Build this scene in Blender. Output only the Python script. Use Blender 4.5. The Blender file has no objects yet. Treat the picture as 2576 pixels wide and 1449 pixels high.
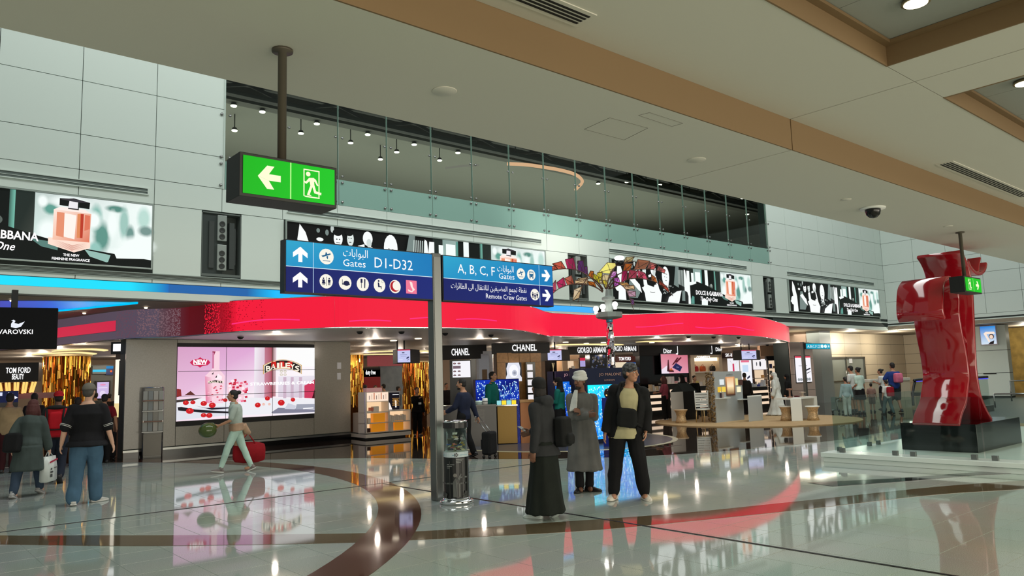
import bpy, bmesh, math, random
import numpy as np
from mathutils import Vector, Matrix
random.seed(7)
S = bpy.context.scene
COL = S.collection
# ---------------------------------------------------------------- camera
FPX, YAW, PITCH, ROLL, EYE = 1910.0, 0.862037, 0.1195885, -0.0305305, 1.68
_f = Vector((math.cos(YAW)*math.cos(PITCH), math.sin(YAW)*math.cos(PITCH), math.sin(PITCH)))
_r = Vector((math.sin(YAW), -math.cos(YAW), 0)); _u = _r.cross(_f)
_r2 = _r*math.cos(ROLL) + _u*math.sin(ROLL); _u2 = -_r*math.sin(ROLL) + _u*math.cos(ROLL)
cam = bpy.data.cameras.new('camera'); cam.sensor_width = 36; cam.lens = FPX/2576*36
cam.clip_start = .05; cam.clip_end = 300
camo = bpy.data.objects.new('camera', cam); COL.objects.link(camo)
M3 = Matrix((_r2, _u2, -_f)).transposed()
camo.matrix_world = Matrix.Translation((0, 0, EYE)) @ M3.to_4x4()
S.camera = camo
# ---------------------------------------------------------------- world, lights, exposure
S.view_settings.view_transform = 'Standard'; S.view_settings.look = 'None'
S.view_settings.exposure = 0; S.view_settings.gamma = 1; S.view_settings.use_curve_mapping = False
w = bpy.data.worlds.new('world'); S.world = w; w.use_nodes = True
w.node_tree.nodes['Background'].inputs[0].default_value = (.80, .88, .82, 1)
w.node_tree.nodes['Background'].inputs[1].default_value = .32
def area(name, loc, size, power, col, rot=(0, 0, 0)):
    l = bpy.data.lights.new(name, 'AREA'); l.shape = 'RECTANGLE'; l.size, l.size_y = size
    l.energy = power; l.color = col
    o = bpy.data.objects.new(name, l); o.location = loc; o.rotation_euler = rot; COL.objects.link(o); return o
for i in range(4):                                   # daylight and lamps high in the atrium
    area('atrium_light', (3.5+10*i, 11.4, 16.0), (10, 5), 820, (.95, 1, .965), (math.radians(14), 0, 0))
def spot(name, loc, power, col, r=.05, ang=140):
    l = bpy.data.lights.new(name, 'SPOT'); l.energy = power; l.color = col; l.shadow_soft_size = r; l.spot_size = math.radians(ang); l.spot_blend = .6
    o = bpy.data.objects.new(name, l); o.location = loc; COL.objects.link(o); return o
def point(name, loc, power, col, r=.06):
    l = bpy.data.lights.new(name, 'POINT'); l.energy = power; l.color = col; l.shadow_soft_size = r
    o = bpy.data.objects.new(name, l); o.location = loc; COL.objects.link(o); return o
for i in range(11):                                  # many small lamps under the shop ceiling
    for j in range(4): point('shop_lamp', (4.5+3.0*i, 23.6+2.7*j, 2.7), 17, (1, .84, .68))
for k in range(8): point('shop_lamp', (8+3.5*k, 18.6+1.1*math.sin(k*1.3), 2.75), 13, (1, .86, .74))
for p in ((2, 26), (0, 28), (2, 30), (4.5, 29), (34, 22), (36, 21.5)): point('shop_lamp', (*p, 2.7), 22, (1, .78, .56))
for p in ((43, 17.5), (47, 13), (41, 19.5), (45, 19)): point('corridor_fill', (*p, 3.2), 110, (1, .93, .78))  # fill points added to brighten the right-hand corridor, no fittings modelled
area('corridor_area_fill', (38, 20.2, 3.6), (4, 2), 120, (1, .92, .75))  # soft overhead fill added for the cream corridor wall
area('hall_light', (3, -1.5, 4.1), (8, 5), 270, (1, .86, .68))
area('hall_light', (14, 1.0, 4.1), (10, 3), 200, (1, .88, .72))
area('terminal_fill', (6, -12, 2.3), (36, 4.2), 2400, (1, .90, .74), (math.radians(90), 0, 0))   # unseen fill added behind the viewer to brighten the near ceiling
# ---------------------------------------------------------------- pixel helpers (2576 x 1449 frame) used to lay out the plan
def ray(px, py): return _f + _r2*((px-1288)/FPX) + _u2*((724.5-py)/FPX)
def fl(px, py, z=0.0):
    d = ray(px, py); t = (z-EYE)/d.z; return Vector((d.x*t, d.y*t, z))
def at(px, py, Y):
    d = ray(px, py); t = Y/d.y; return Vector((d.x*t, Y, EYE+d.z*t))
def atx(px, py, X):
    d = ray(px, py); t = X/d.x; return Vector((X, d.y*t, EYE+d.z*t))
def zat(px, py, p):                                  # height seen at pixel row py over plan point p
    d = ray(px, py); return EYE + d.z/math.hypot(d.x, d.y)*math.hypot(p[0], p[1])
# ---------------------------------------------------------------- materials
def lin(c):
    return tuple((x/255/12.92 if x/255 <= .04045 else ((x/255+.055)/1.055)**2.4) for x in c[:3])
_mats = {}
def mat(name, rgb=(200, 200, 200), rough=.5, metal=0, spec=.5, emit=0, ecol=None, alpha=None, trans=0, bump=0, bscale=60, var=0, vscale=8, coat=0, ior=None):
    if name in _mats: return _mats[name]
    m = bpy.data.materials.new(name); m.use_nodes = True; nt = m.node_tree
    b = nt.nodes['Principled BSDF']; c = lin(rgb)
    b.inputs['Base Color'].default_value = (*c, 1); b.inputs['Roughness'].default_value = rough
    b.inputs['Metallic'].default_value = metal; b.inputs['Specular IOR Level'].default_value = spec
    if coat: b.inputs['Coat Weight'].default_value = coat; b.inputs['Coat Roughness'].default_value = .04
    if emit:
        b.inputs['Emission Color'].default_value = (*lin(ecol or rgb), 1); b.inputs['Emission Strength'].default_value = emit
    if trans: b.inputs['Transmission Weight'].default_value = trans
    if ior: b.inputs['IOR'].default_value = ior
    if alpha is not None: b.inputs['Alpha'].default_value = alpha
    if bump or var:
        g = nt.nodes.new('ShaderNodeNewGeometry')
    if bump:
        n = nt.nodes.new('ShaderNodeTexNoise'); n.inputs['Scale'].default_value = bscale; n.inputs['Detail'].default_value = 3
        nt.links.new(g.outputs['Position'], n.inputs['Vector'])
        bp = nt.nodes.new('ShaderNodeBump'); bp.inputs['Strength'].default_value = bump; bp.inputs['Distance'].default_value = .01
        nt.links.new(n.outputs['Fac'], bp.inputs['Height']); nt.links.new(bp.outputs['Normal'], b.inputs['Normal'])
    if var:
        n = nt.nodes.new('ShaderNodeTexNoise'); n.inputs['Scale'].default_value = vscale; n.inputs['Detail'].default_value = 4
        nt.links.new(g.outputs['Position'], n.inputs['Vector'])
        r = nt.nodes.new('ShaderNodeValToRGB'); r.color_ramp.elements[0].position = .35; r.color_ramp.elements[1].position = .65
        r.color_ramp.elements[0].color = (*[max(0, x*(1-var)) for x in c], 1); r.color_ramp.elements[1].color = (*[min(1, x*(1+var)) for x in c], 1)
        nt.links.new(n.outputs['Fac'], r.inputs['Fac']); nt.links.new(r.outputs['Color'], b.inputs['Base Color'])
    _mats[name] = m; return m
def glow(name, rgb, s=1.0): return mat('glow_'+name, (0, 0, 0), .5, emit=s, ecol=rgb, spec=0)
def printmat(name, s):                               # a print or a screen: its colours come from the mesh; s = backlight
    if name in _mats: return _mats[name]
    m = bpy.data.materials.new(name); m.use_nodes = True; nt = m.node_tree; b = nt.nodes['Principled BSDF']
    a = nt.nodes.new('ShaderNodeVertexColor'); a.layer_name = 'Col'
    if s:
        b.inputs['Base Color'].default_value = (0, 0, 0, 1); b.inputs['Specular IOR Level'].default_value = .2
        nt.links.new(a.outputs['Color'], b.inputs['Emission Color']); b.inputs['Emission Strength'].default_value = s
    else:
        nt.links.new(a.outputs['Color'], b.inputs['Base Color']); b.inputs['Roughness'].default_value = .35
    _mats[name] = m; return m
def softmat(name):                                   # soft edged areas of a lit print (out of focus shapes)
    m = printmat(name, 1.0); nt = m.node_tree; b = nt.nodes['Principled BSDF']; a = [n for n in nt.nodes if n.type == 'VERTEX_COLOR'][0]; nt.links.new(a.outputs['Alpha'], b.inputs['Alpha']); return m
SCREEN = printmat('lit_print', 1.0); SOFT = softmat('lit_print_soft'); BRIGHT = printmat('lit_print_bright', 1.5); PAPER = printmat('paper_print', 0)
# ---------------------------------------------------------------- objects and tags
def tag(o, label=None, cat=None, group=None, kind=None):
    if label: o['label'] = label
    if cat: o['category'] = cat
    if group: o['group'] = group
    if kind: o['kind'] = kind
    return o
def thing(name, label, cat, loc=(0, 0, 0), rz=0, group=None):
    o = bpy.data.objects.new(name, None); o.empty_display_size = .1; COL.objects.link(o)
    o.location = loc; o.rotation_euler = (0, 0, rz); return tag(o, label, cat, group)
def copy_tree(o, parent=None):
    c = o.copy(); COL.objects.link(c)
    if parent: c.parent = parent; c.matrix_parent_inverse = o.matrix_parent_inverse.copy()
    for ch in list(o.children): copy_tree(ch, c)
    return c
class MB:
    def __init__(s): s.v = []; s.f = []; s.c = None; s.sm = []
    def add(s, vs, fs, smooth=False):
        o = len(s.v); s.v += [tuple(x) for x in vs]; s.f += [tuple(i+o for i in f) for f in fs]; s.sm += [smooth]*len(fs); return s
    def box(s, c, d, R=None):
        x, y, z = d[0]/2, d[1]/2, d[2]/2; R = R or Matrix.Identity(3); c = Vector(c)
        vs = [c + R @ Vector(p) for p in ((-x,-y,-z),(x,-y,-z),(x,y,-z),(-x,y,-z),(-x,-y,z),(x,-y,z),(x,y,z),(-x,y,z))]
        return s.add(vs, [(0,3,2,1),(4,5,6,7),(0,1,5,4),(1,2,6,5),(2,3,7,6),(3,0,4,7)])
    def bx(s, x0, x1, y0, y1, z0, z1): return s.box(((x0+x1)/2, (y0+y1)/2, (z0+z1)/2), (abs(x1-x0), abs(y1-y0), abs(z1-z0)))
    def slab(s, A, B, z0, z1, t):                    # upright panel over plan line A-B, thickness t to the back (left of A->B)
        A = Vector((A[0], A[1])); B = Vector((B[0], B[1])); n = (B-A).normalized(); n = Vector((-n.y, n.x))*t
        P = [A, B, B+n, A+n]
        return s.add([(p.x, p.y, z0) for p in P]+[(p.x, p.y, z1) for p in P], [(3,2,1,0),(4,5,6,7),(0,1,5,4),(1,2,6,5),(2,3,7,6),(3,0,4,7)])
    def tube(s, path, rad, n=8, caps=True, ell=None):
        path = [Vector(p) for p in path]
        if not hasattr(rad, '__len__'): rad = [rad]*len(path)
        up = None; rings = []
        for i, p in enumerate(path):
            d = (path[min(i+1, len(path)-1)]-path[max(i-1, 0)])
            d = d.normalized() if d.length > 1e-9 else Vector((0, 0, 1))
            if up is None: up = Vector((0, 0, 1)) if abs(d.z) < .9 else Vector((1, 0, 0))
            a = d.cross(up).normalized(); b = a.cross(d).normalized(); up = b
            rings.append([p + a*math.cos(t)*rad[i] + b*math.sin(t)*rad[i] for t in [2*math.pi*k/n for k in range(n)]])
        vs = [v for r in rings for v in r]; fs = []
        for i in range(len(rings)-1):
            for k in range(n): fs.append((i*n+k, i*n+(k+1) % n, (i+1)*n+(k+1) % n, (i+1)*n+k))
        if caps: fs += [tuple(reversed(range(n))), tuple(range((len(rings)-1)*n, len(rings)*n))]
        return s.add(vs, fs, n > 5)
    def rings(s, rr, smooth=True):                   # loft through equal-length rings, capped
        n = len(rr[0]); vs = [v for r in rr for v in r]; fs = []
        for i in range(len(rr)-1):
            for k in range(n): fs.append((i*n+k, i*n+(k+1) % n, (i+1)*n+(k+1) % n, (i+1)*n+k))
        fs += [tuple(reversed(range(n))), tuple(range((len(rr)-1)*n, len(rr)*n))]
        return s.add(vs, fs, smooth)
    def lathe(s, prof, c=(0, 0, 0), n=24, smooth=True):
        c = Vector(c)
        return s.rings([[c+Vector((r*math.cos(2*math.pi*k/n), r*math.sin(2*math.pi*k/n), z)) for k in range(n)] for r, z in prof], smooth)
    def ell(s, c, r, R=None, n=14, m=9):
        c = Vector(c); R = R or Matrix.Identity(3)
        rr = []
        for j in range(1, m):
            t = math.pi*j/m
            rr.append([c + R @ Vector((r[0]*math.sin(t)*math.cos(2*math.pi*k/n), r[1]*math.sin(t)*math.sin(2*math.pi*k/n), -r[2]*math.cos(t))) for k in range(n)])
        return s.rings(rr, True)
    def prism(s, pts, z0, z1):                       # plan polygon extruded in z
        n = len(pts); a = sum(pts[i][0]*pts[(i+1) % n][1]-pts[(i+1) % n][0]*pts[i][1] for i in range(n))
        if a < 0: pts = pts[::-1]
        return s.add([(p[0], p[1], z0) for p in pts]+[(p[0], p[1], z1) for p in pts],
                     [tuple(reversed(range(n))), tuple(range(n, 2*n))]+[(i, (i+1) % n, n+(i+1) % n, n+i) for i in range(n)])
    def mesh(s, name):
        m = bpy.data.meshes.new(name); m.from_pydata(s.v, [], s.f); m.polygons.foreach_set('use_smooth', s.sm); m.update(); return m
    def build(s, name, material, parent=None, bevel=0, world=True):
        o = bpy.data.objects.new(name, s.mesh(name)); COL.objects.link(o)
        if material: o.data.materials.append(material)
        if parent:
            o.parent = parent
            if world: o.matrix_parent_inverse = base_inv(parent)
        if bevel:
            b = o.modifiers.new('bevel', 'BEVEL'); b.width = bevel; b.segments = 2; b.limit_method = 'ANGLE'
        return o
def wm(o):
    m = Matrix.Translation(o.location) @ o.rotation_euler.to_matrix().to_4x4() @ Matrix.Diagonal((*o.scale, 1))
    return wm(o.parent) @ o.matrix_parent_inverse @ m if o.parent else m
def base_inv(p): return wm(p).inverted()              # meshes are given in world space
def one(name, mb, material, label, cat, group=None, bevel=0): return tag(mb.build(name, material, None, bevel), label, cat, group)
def struct(name, mb, material, parent=None, bevel=0):
    o = mb.build(name, material, parent, bevel)
    if not parent: o['kind'] = 'structure'
    return o
# ---------------------------------------------------------------- lettering and flat pictures
class Frame:
    """A flat face: origin (lower left), u along, v up, n towards the viewer."""
    def __init__(s, o, u, v): s.o = Vector(o); s.u = Vector(u).normalized(); s.v = Vector(v).normalized(); s.n = s.u.cross(s.v)
    def p(s, a, b, h=0): return s.o+s.u*a+s.v*b+s.n*h
def vframe(A, B, z):                                 # upright face over plan line A->B seen from its right-hand side
    return Frame((A[0], A[1], z), (B[0]-A[0], B[1]-A[1], 0), (0, 0, 1))
_txt = {}
def text(parent, fr, body, x, y, size, material, h=.004, width=None, align='LEFT', bold=0, depth=.002, name='lettering', slant=0):
    key = (body, bold, slant)
    if key not in _txt:
        c = bpy.data.curves.new('t', 'FONT'); c.body = body; c.size = 1; c.resolution_u = 2; c.offset = bold; c.shear = slant
        o = bpy.data.objects.new('t', c); COL.objects.link(o)
        me = bpy.data.meshes.new_from_object(o.evaluated_get(bpy.context.evaluated_depsgraph_get()))
        vs = [v.co.copy() for v in me.vertices]; fs = [tuple(p.vertices) for p in me.polygons]
        bpy.data.objects.remove(o); bpy.data.curves.remove(c); bpy.data.meshes.remove(me)
        _txt[key] = (vs, fs)
    vs, fs = _txt[key]
    if not vs: return None
    x0 = min(v.x for v in vs); x1 = max(v.x for v in vs); y0 = min(v.y for v in vs)
    sx = width/(x1-x0) if width else size
    wd = (x1-x0)*sx; ox = {'LEFT': 0, 'CENTER': -wd/2, 'RIGHT': -wd}[align]
    mb = MB(); mb.add([fr.p(x+ox+(v.x-x0)*sx, y+v.y*size, h) for v in vs], fs)
    return mb.build(name, material, parent)
def el(cx, cy, rx, ry, col, rot=0, n=18):
    c, s = math.cos(rot), math.sin(rot)
    return (col, [(cx+rx*math.cos(t)*c-ry*math.sin(t)*s, cy+rx*math.cos(t)*s+ry*math.sin(t)*c) for t in [2*math.pi*k/n for k in range(n)]])
def soft(cx, cy, rx, ry, col, n=14):
    c = (*col, 1.0); e = (*col, 0.0); P = [(cx+rx*math.cos(2*math.pi*k/n), cy+ry*math.sin(2*math.pi*k/n)) for k in range(n)]; Q = [(cx+.5*(p[0]-cx), cy+.5*(p[1]-cy)) for p in P]
    return [(c, Q)]+[([c, e, e, c], [Q[k], P[k], P[(k+1) % n], Q[(k+1) % n]]) for k in range(n)]
def rc(x0, y0, x1, y1, col): return (col, [(x0, y0), (x1, y0), (x1, y1), (x0, y1)])
def art(parent, fmap, layers, name='printed_picture', material=None, h0=.002, dh=.0006):
    """One flat picture: layers of (colour or per-corner colours, outline); fmap is a Frame or f(u, v, h)."""
    f = fmap.p if hasattr(fmap, 'p') else fmap
    v, fs, cs = [], [], []
    for i, (c, pts) in enumerate(layers):
        b = len(v); v += [tuple(f(p[0], p[1], h0+dh*i)) for p in pts]
        n = len(pts); a = sum(pts[k][0]*pts[(k+1) % n][1]-pts[(k+1) % n][0]*pts[k][1] for k in range(n))
        idx = list(range(b, b+n)); 
        fs.append(tuple(idx if a > 0 else idx[::-1]))
        cc = c if isinstance(c[0], (tuple, list)) else [c]*n
        cs.append([(*lin(x), x[3] if len(x) > 3 else 1) for x in (cc if a > 0 else cc[::-1])])
    m = bpy.data.meshes.new(name); m.from_pydata(v, [], fs)
    at_ = m.color_attributes.new('Col', 'FLOAT_COLOR', 'CORNER')
    flat = [x for poly in cs for col in poly for x in col]; at_.data.foreach_set('color', flat); m.update()
    o = bpy.data.objects.new(name, m); COL.objects.link(o); m.materials.append(material or SCREEN)
    if parent: o.parent = parent; o.matrix_parent_inverse = base_inv(parent)
    return o
_AR = {'ا': ('\ufe8d', '\ufe8e'), 'ب': ('\ufe8f', '\ufe90', '\ufe91', '\ufe92'), 'ت': ('\ufe95', '\ufe96', '\ufe97', '\ufe98'), 'ة': ('\ufe93', '\ufe94'),
       'ج': ('\ufe9d', '\ufe9e', '\ufe9f', '\ufea0'), 'ر': ('\ufead', '\ufeae'), 'ض': ('\ufebd', '\ufebe', '\ufebf', '\ufec0'), 'ط': ('\ufec1', '\ufec2', '\ufec3', '\ufec4'),
       'ع': ('\ufec9', '\ufeca', '\ufecb', '\ufecc'), 'ف': ('\ufed1', '\ufed2', '\ufed3', '\ufed4'), 'ق': ('\ufed5', '\ufed6', '\ufed7', '\ufed8'), 'ل': ('\ufedd', '\ufede', '\ufedf', '\ufee0'),
       'م': ('\ufee1', '\ufee2', '\ufee3', '\ufee4'), 'ن': ('\ufee5', '\ufee6', '\ufee7', '\ufee8'), 'و': ('\ufeed', '\ufeee'), 'ي': ('\ufef1', '\ufef2', '\ufef3', '\ufef4'), 'ى': ('\ufeef', '\ufef0'), 'ئ': ('\ufe89', '\ufe8a', '\ufe8b', '\ufe8c')}
def arabic(s):                                       # joined letter forms, laid out right to left
    out = []
    for wd in s.split(' '):
        w_ = ''
        for i, ch in enumerate(wd):
            f = _AR[ch]; prev = i > 0 and len(_AR[wd[i-1]]) == 4; nxt = i+1 < len(wd) and len(f) == 4
            w_ += f[3] if prev and nxt else f[2] if nxt else f[1] if prev else f[0]
        out.append(w_)
    return ' '.join(out)[::-1]
# common materials
WHITE = mat('white_paint', (226, 228, 222), .45); BLACK = mat('black_gloss', (12, 12, 13), .18); MBLACK = mat('black_matt', (16, 16, 17), .6)
STEEL = mat('brushed_steel', (150, 152, 150), .32, 1); CHROME = mat('chrome', (225, 225, 225), .08, 1); DSTEEL = mat('dark_steel', (88, 88, 84), .4, .6)
GW = glow('white', (255, 255, 255), 1.3); GWARM = glow('warm', (255, 238, 205), 1.6); WOOD = mat('honey_wood', (176, 128, 72), .4, var=.12, vscale=14)
# ================================================================ structure
def polyline(pts, n=8):                              # smooth curve through points
    P = [Vector(p) for p in pts]; out = []
    for i in range(len(P)-1):
        a, b, c, d = P[max(i-1, 0)], P[i], P[i+1], P[min(i+2, len(P)-1)]
        for k in range(n):
            t = k/n; out.append(.5*((2*b)+(c-a)*t+(2*a-5*b+4*c-d)*t*t+(3*b-a-3*c+d)*t**3))
    return out+[P[-1]]
def project(p):
    v = Vector(p)-Vector((0, 0, EYE)); d = v.dot(_f); return (1288+FPX*v.dot(_r2)/d, 724.5-FPX*v.dot(_u2)/d, d)
# ---- floor
def terrazzo(name, c0, c1, rough):
    m = mat(name, c0, rough); nt = m.node_tree; b = nt.nodes['Principled BSDF']
    g = nt.nodes.new('ShaderNodeNewGeometry')
    n1 = nt.nodes.new('ShaderNodeTexNoise'); n1.inputs['Scale'].default_value = 190; n1.inputs['Detail'].default_value = 2
    n2 = nt.nodes.new('ShaderNodeTexNoise'); n2.inputs['Scale'].default_value = .7; n2.inputs['Detail'].default_value = 2
    for n in (n1, n2): nt.links.new(g.outputs['Position'], n.inputs['Vector'])
    r = nt.nodes.new('ShaderNodeValToRGB'); r.color_ramp.elements[0].position = .36; r.color_ramp.elements[1].position = .62
    r.color_ramp.elements[0].color = (*lin(c0), 1); r.color_ramp.elements[1].color = (*lin(c1), 1)
    nt.links.new(n1.outputs['Fac'], r.inputs['Fac'])
    mx = nt.nodes.new('ShaderNodeMix'); mx.data_type = 'RGBA'; mx.blend_type = 'MULTIPLY'; mx.inputs[0].default_value = .25
    nt.links.new(r.outputs['Color'], mx.inputs[6]); nt.links.new(n2.outputs['Color'], mx.inputs[7]); nt.links.new(mx.outputs[2], b.inputs['Base Color'])
    b.inputs['Specular IOR Level'].default_value = .62
    return m
TILE = terrazzo('pale_terrazzo', (140, 153, 146), (194, 204, 196), .045); BROWN = terrazzo('brown_terrazzo', (66, 38, 30), (104, 66, 54), .05)
OLIVE = terrazzo('olive_terrazzo', (84, 70, 50), (116, 100, 76), .05); DARKF = terrazzo('dark_granite', (44, 35, 29), (66, 54, 46), .03)
floor = MB().bx(-14, 62, -14, 40, -.3, -.006)
floor = struct('floor', floor, mat('grout', (70, 76, 72), .5))
T = .54; tx0, ty0 = 1.47, 2.39
cells = []
for i in range(-2, 44):
    for j in range(-4, 34):
        x, y = tx0+T*i, ty0+T*j
        q = project((x+T/2, y+T/2, 0))
        if q[2] > .5 and -220 < q[0] < 2800 and q[1] < 1600 and y < 21.5 and x < 24: cells.append((q[2], x, y))
cells.sort()
tmb = MB(); g = .0025
tmb.add([(g, g, -.006), (T-g, g, -.006), (T-g, T-g, -.006), (g, T-g, -.006), (g+.001, g+.001, 0), (T-g-.001, g+.001, 0), (T-g-.001, T-g-.001, 0), (g+.001, T-g-.001, 0)],
        [(4,5,6,7),(0,1,5,4),(1,2,6,5),(2,3,7,6),(3,0,4,7)])
tm = tmb.mesh('tile'); tm.materials.append(TILE)
rest = MB()
for k, (d, x, y) in enumerate(cells):
    if k < 290:
        o = bpy.data.objects.new('tile', tm); COL.objects.link(o); o.parent = floor; o.location = (x, y, 0)
    else:
        rest.add([(v[0]+x, v[1]+y, v[2]) for v in tmb.v], tmb.f)
o = rest.build('tile_field', TILE, floor); o['kind'] = 'stuff'
o = MB().prism([(-14, -14), (62, -14), (62, ty0-4*T), (tx0+44*T, ty0-4*T), (tx0+44*T, 21.5), (-14, 21.5)], -.02, -.002).build('outer_paving', TILE, floor)
bound = polyline([(-14, 21.4), (2, 21.4), (4.0, 20.9), (8.43, 16.16), (9.25, 14.9), (10.66, 12.44), (12.96, 10.31), (17.2, 9.13), (21.05, 9.23), (25.15, 9.86), (34, 12.5), (62, 16)], 5)
MB().prism([(p.x, p.y) for p in [Vector((*q[:2], 0)) if len(q) == 2 else q for q in [(v.x, v.y) for v in bound]]]+[(62, 40), (-14, 40)], -.01, .002).build('dark_paving', DARKF, floor)
def band(a, b, name, m, z=.003):
    n = min(len(a), len(b)); mb = MB()
    vs = [(p[0], p[1], z) for p in a[:n]]+[(p[0], p[1], z) for p in b[:n]]+[(p[0], p[1], -.006) for p in a[:n]]+[(p[0], p[1], -.006) for p in b[:n]]
    fs = [(i, i+1, n+i+1, n+i) for i in range(n-1)]+[(2*n+i, 2*n+i+1, i+1, i) for i in range(n-1)]+[(n+i, n+i+1, 3*n+i+1, 3*n+i) for i in range(n-1)]
    o = mb.add(vs, fs).build(name, m, floor)
    o.data.flip_normals() if o.data.polygons[0].normal.z < 0 else None
    return o
angs = [math.radians(-62+2.0*k) for k in range(51)]
band([(-3.1+9.86*math.cos(t), 14.2+9.86*math.sin(t)) for t in angs], [(-3.1+10.42*math.cos(t), 14.2+10.42*math.sin(t)) for t in angs], 'inlay_band', BROWN, .004)
far = polyline([(v[0], v[1], 0) for v in ((-1, 14.3), (1.38, 11.2), (2.1, 10.38), (2.86, 9.51), (3.99, 8.3), (4.94, 7.45), (6.31, 6.67), (7.62, 5.96), (9.2, 5.35), (11.39, 4.55), (12.6, 3.95), (15, 2.6))])
near = polyline([(v[0], v[1], 0) for v in ((-1.1, 13.6), (1.3, 10.55), (1.97, 9.69), (2.68, 8.88), (3.9, 7.68), (4.7, 7.05), (6.1, 6.1), (7.3, 5.55), (8.7, 5.0), (10.83, 4.24), (12.1, 3.5), (14.6, 2.1))])
band(near, far, 'inlay_band', OLIVE)
MB().prism([(10.92, 6.05), (12.12, 5.24), (13.67, 4.52), (14.6, 4.0), (14.2, 3.7), (13.1, 4.5), (11.81, 5.05), (10.78, 5.58)], -.006, .004).build('black_inlay', mat('black_granite', (20, 18, 18), .06), floor)
MB().bx(-6, 15, 11.44, 11.47, -.006, .005).build('joint_strip', mat('joint_metal', (28, 28, 28), .4, .5), floor)
MB().bx(6.765, 6.8, -4, 11.4, -.006, .005).build('joint_strip', mat('joint_metal', (0, 0, 0)), floor)
rc_ = (14.4, 14.96)
tt = [math.radians(6*k) for k in range(60)]
MB().prism([(rc_[0]+3.07*math.cos(t), rc_[1]+3.07*math.sin(t)) for t in tt], -.004, .006).build('ring_border', mat('brass_border', (196, 190, 160), .25, .2), floor)
MB().prism([(rc_[0]+2.93*math.cos(t), rc_[1]+2.93*math.sin(t)) for t in tt], -.004, .009).build('ring_carpet', mat('slate_carpet', (70, 72, 80), .25), floor)
# ---- near ceiling: soffit beam, stepped face, upper ceiling with coffers
CEIL = mat('ceiling_paint', (206, 203, 190), .75, bump=.04, bscale=120); TAN = mat('tan_face', (124, 100, 68), .7, bump=.04, bscale=120)  # step and coffer faces get a darker, browner tone than the ceiling
ceil = struct('ceiling', MB().bx(-14, 60, -14, 6.74, 5.45, 5.6), MBLACK)
for a, b in ((-14, 8.957), (8.977, 60)):
    MB().bx(a, b, 4.85, 6.77, 4.5, 5.44).build('soffit_beam', CEIL, ceil)
    MB().bx(a, b, 4.83, 4.849, 4.5, 4.93).build('step_face', TAN, ceil)
def uc(x0, x1, y0, y1, m=CEIL): MB().bx(x0, x1, y0, y1, 4.91, 5.44).build('ceiling_field', m, ceil)
uc(-14, 8.957, 3.3, 4.829); uc(8.977, 60, 3.3, 4.829); uc(8.25, 8.957, .6, 3.29); uc(8.977, 9.8, .6, 3.29); uc(-14, 2.2, .6, 3.29); uc(15.9, 60, .6, 3.29); uc(-14, 60, -14, .59)
for a, b in ((2.2, 8.25), (9.8, 15.9)):
    for i in range(5):
        wd = (b-a)/5; MB().bx(a+wd*i+.004, a+wd*(i+1)-.004, .55, 3.35, 5.16, 5.2).build('ceiling_panel', mat('coffer_panel', (150, 152, 144), .7), ceil)
    f = MB()
    f.bx(a, b, 3.28, 3.299, 4.905, 5.16); f.bx(a, b, .601, .62, 4.905, 5.16); f.bx(a, a+.02, .62, 3.28, 4.905, 5.16); f.bx(b-.02, b, .62, 3.28, 4.905, 5.16)
    f.build('coffer_side', TAN, ceil)
    f = MB(); f.bx(a, b, 3.2, 3.28, 5.12, 5.155); f.bx(b-.1, b-.02, .62, 3.2, 5.12, 5.155); f.build('coffer_trim', TAN, ceil)
for o in [ceil]+list(ceil.children):                 # bring the ceiling to its real height (soffit 3.95 m)
    for v in o.data.vertices: v.co = Vector((v.co.x*.805, v.co.y*.805, EYE+(v.co.z-EYE)*.805))
RX_ = 42.1
# ---- back wall
PANEL = mat('wall_panel_paint', (212, 223, 216), .5, bump=.02, bscale=30); JOINT = mat('joint_backing', (52, 60, 58), .8)  # dark grey backing that shows in the gaps between panels
GL0, GL1, GZ = 6.40, 30.64, 6.43
wb = MB(); wb.bx(-6, GL0, 18.03, 18.4, 3.7, 16.5); wb.bx(GL1, 42.1, 18.03, 18.4, 3.7, 16.5); wb.bx(GL0, GL1, 18.32, 18.4, 3.7, GZ)
wall = struct('wall_back', wb, JOINT)
MB().bx(-6, 42.1, 18.0, 18.3, 3.7, 3.86).build('lower_fascia', PANEL, wall)
def panel(x0, x1, z0, z1):
    MB().bx(x0+.007, x1-.007, 18.0, 18.06, z0+.007, z1-.007).build('wall_panel', PANEL, wall)
GX = [6.36+1.52*k for k in range(-6, 25)]
def row(z0, z1, spans):
    for a, b in spans:
        xs = [a]+[x for x in GX if a+.3 < x < b-.3]+[b]
        for i in range(len(xs)-1): panel(xs[i], xs[i+1], z0, z1)
full = [(-3, 42.1)]
row(4.06, 4.15, [(-3, 6.36), (6.36, 18), (18, 30), (30, 42.1)])
ADS = [(-4.2, 4.82), (7.94, 16.88), (20.04, 28.98), (32.02, 41.2)]; NICHE = [(5.9, 6.83), (17.96, 18.89), (30.0, 30.9)]
row(4.27, 5.86, [(4.84, 5.9), (6.83, 7.92), (16.9, 17.96), (18.89, 20.02), (29.0, 30.0), (30.9, 32.0), (41.22, 42.1)])
row(5.86, 6.43, full)
for z0, z1 in ((6.43, 7.21), (7.21, 8.41), (8.41, 9.6), (9.6, 10.8)): row(z0, z1, [(-3, 6.39), (30.65, 42.1)])
lv = MB(); lv.bx(-6, 41.3, 18.01, 18.05, 4.16, 4.26); lv.build('louvre', mat('louvre_grey', (86, 96, 92), .5), wall)
lv = MB(); lv.bx(-6, 41.3, 17.97, 18.03, 4.255, 4.275); lv.bx(-6, 41.3, 17.985, 18.03, 4.145, 4.16)
for k in range(3): lv.bx(-6, 41.3, 17.995, 18.02, 4.18+.026*k, 4.19+.026*k)
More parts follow.
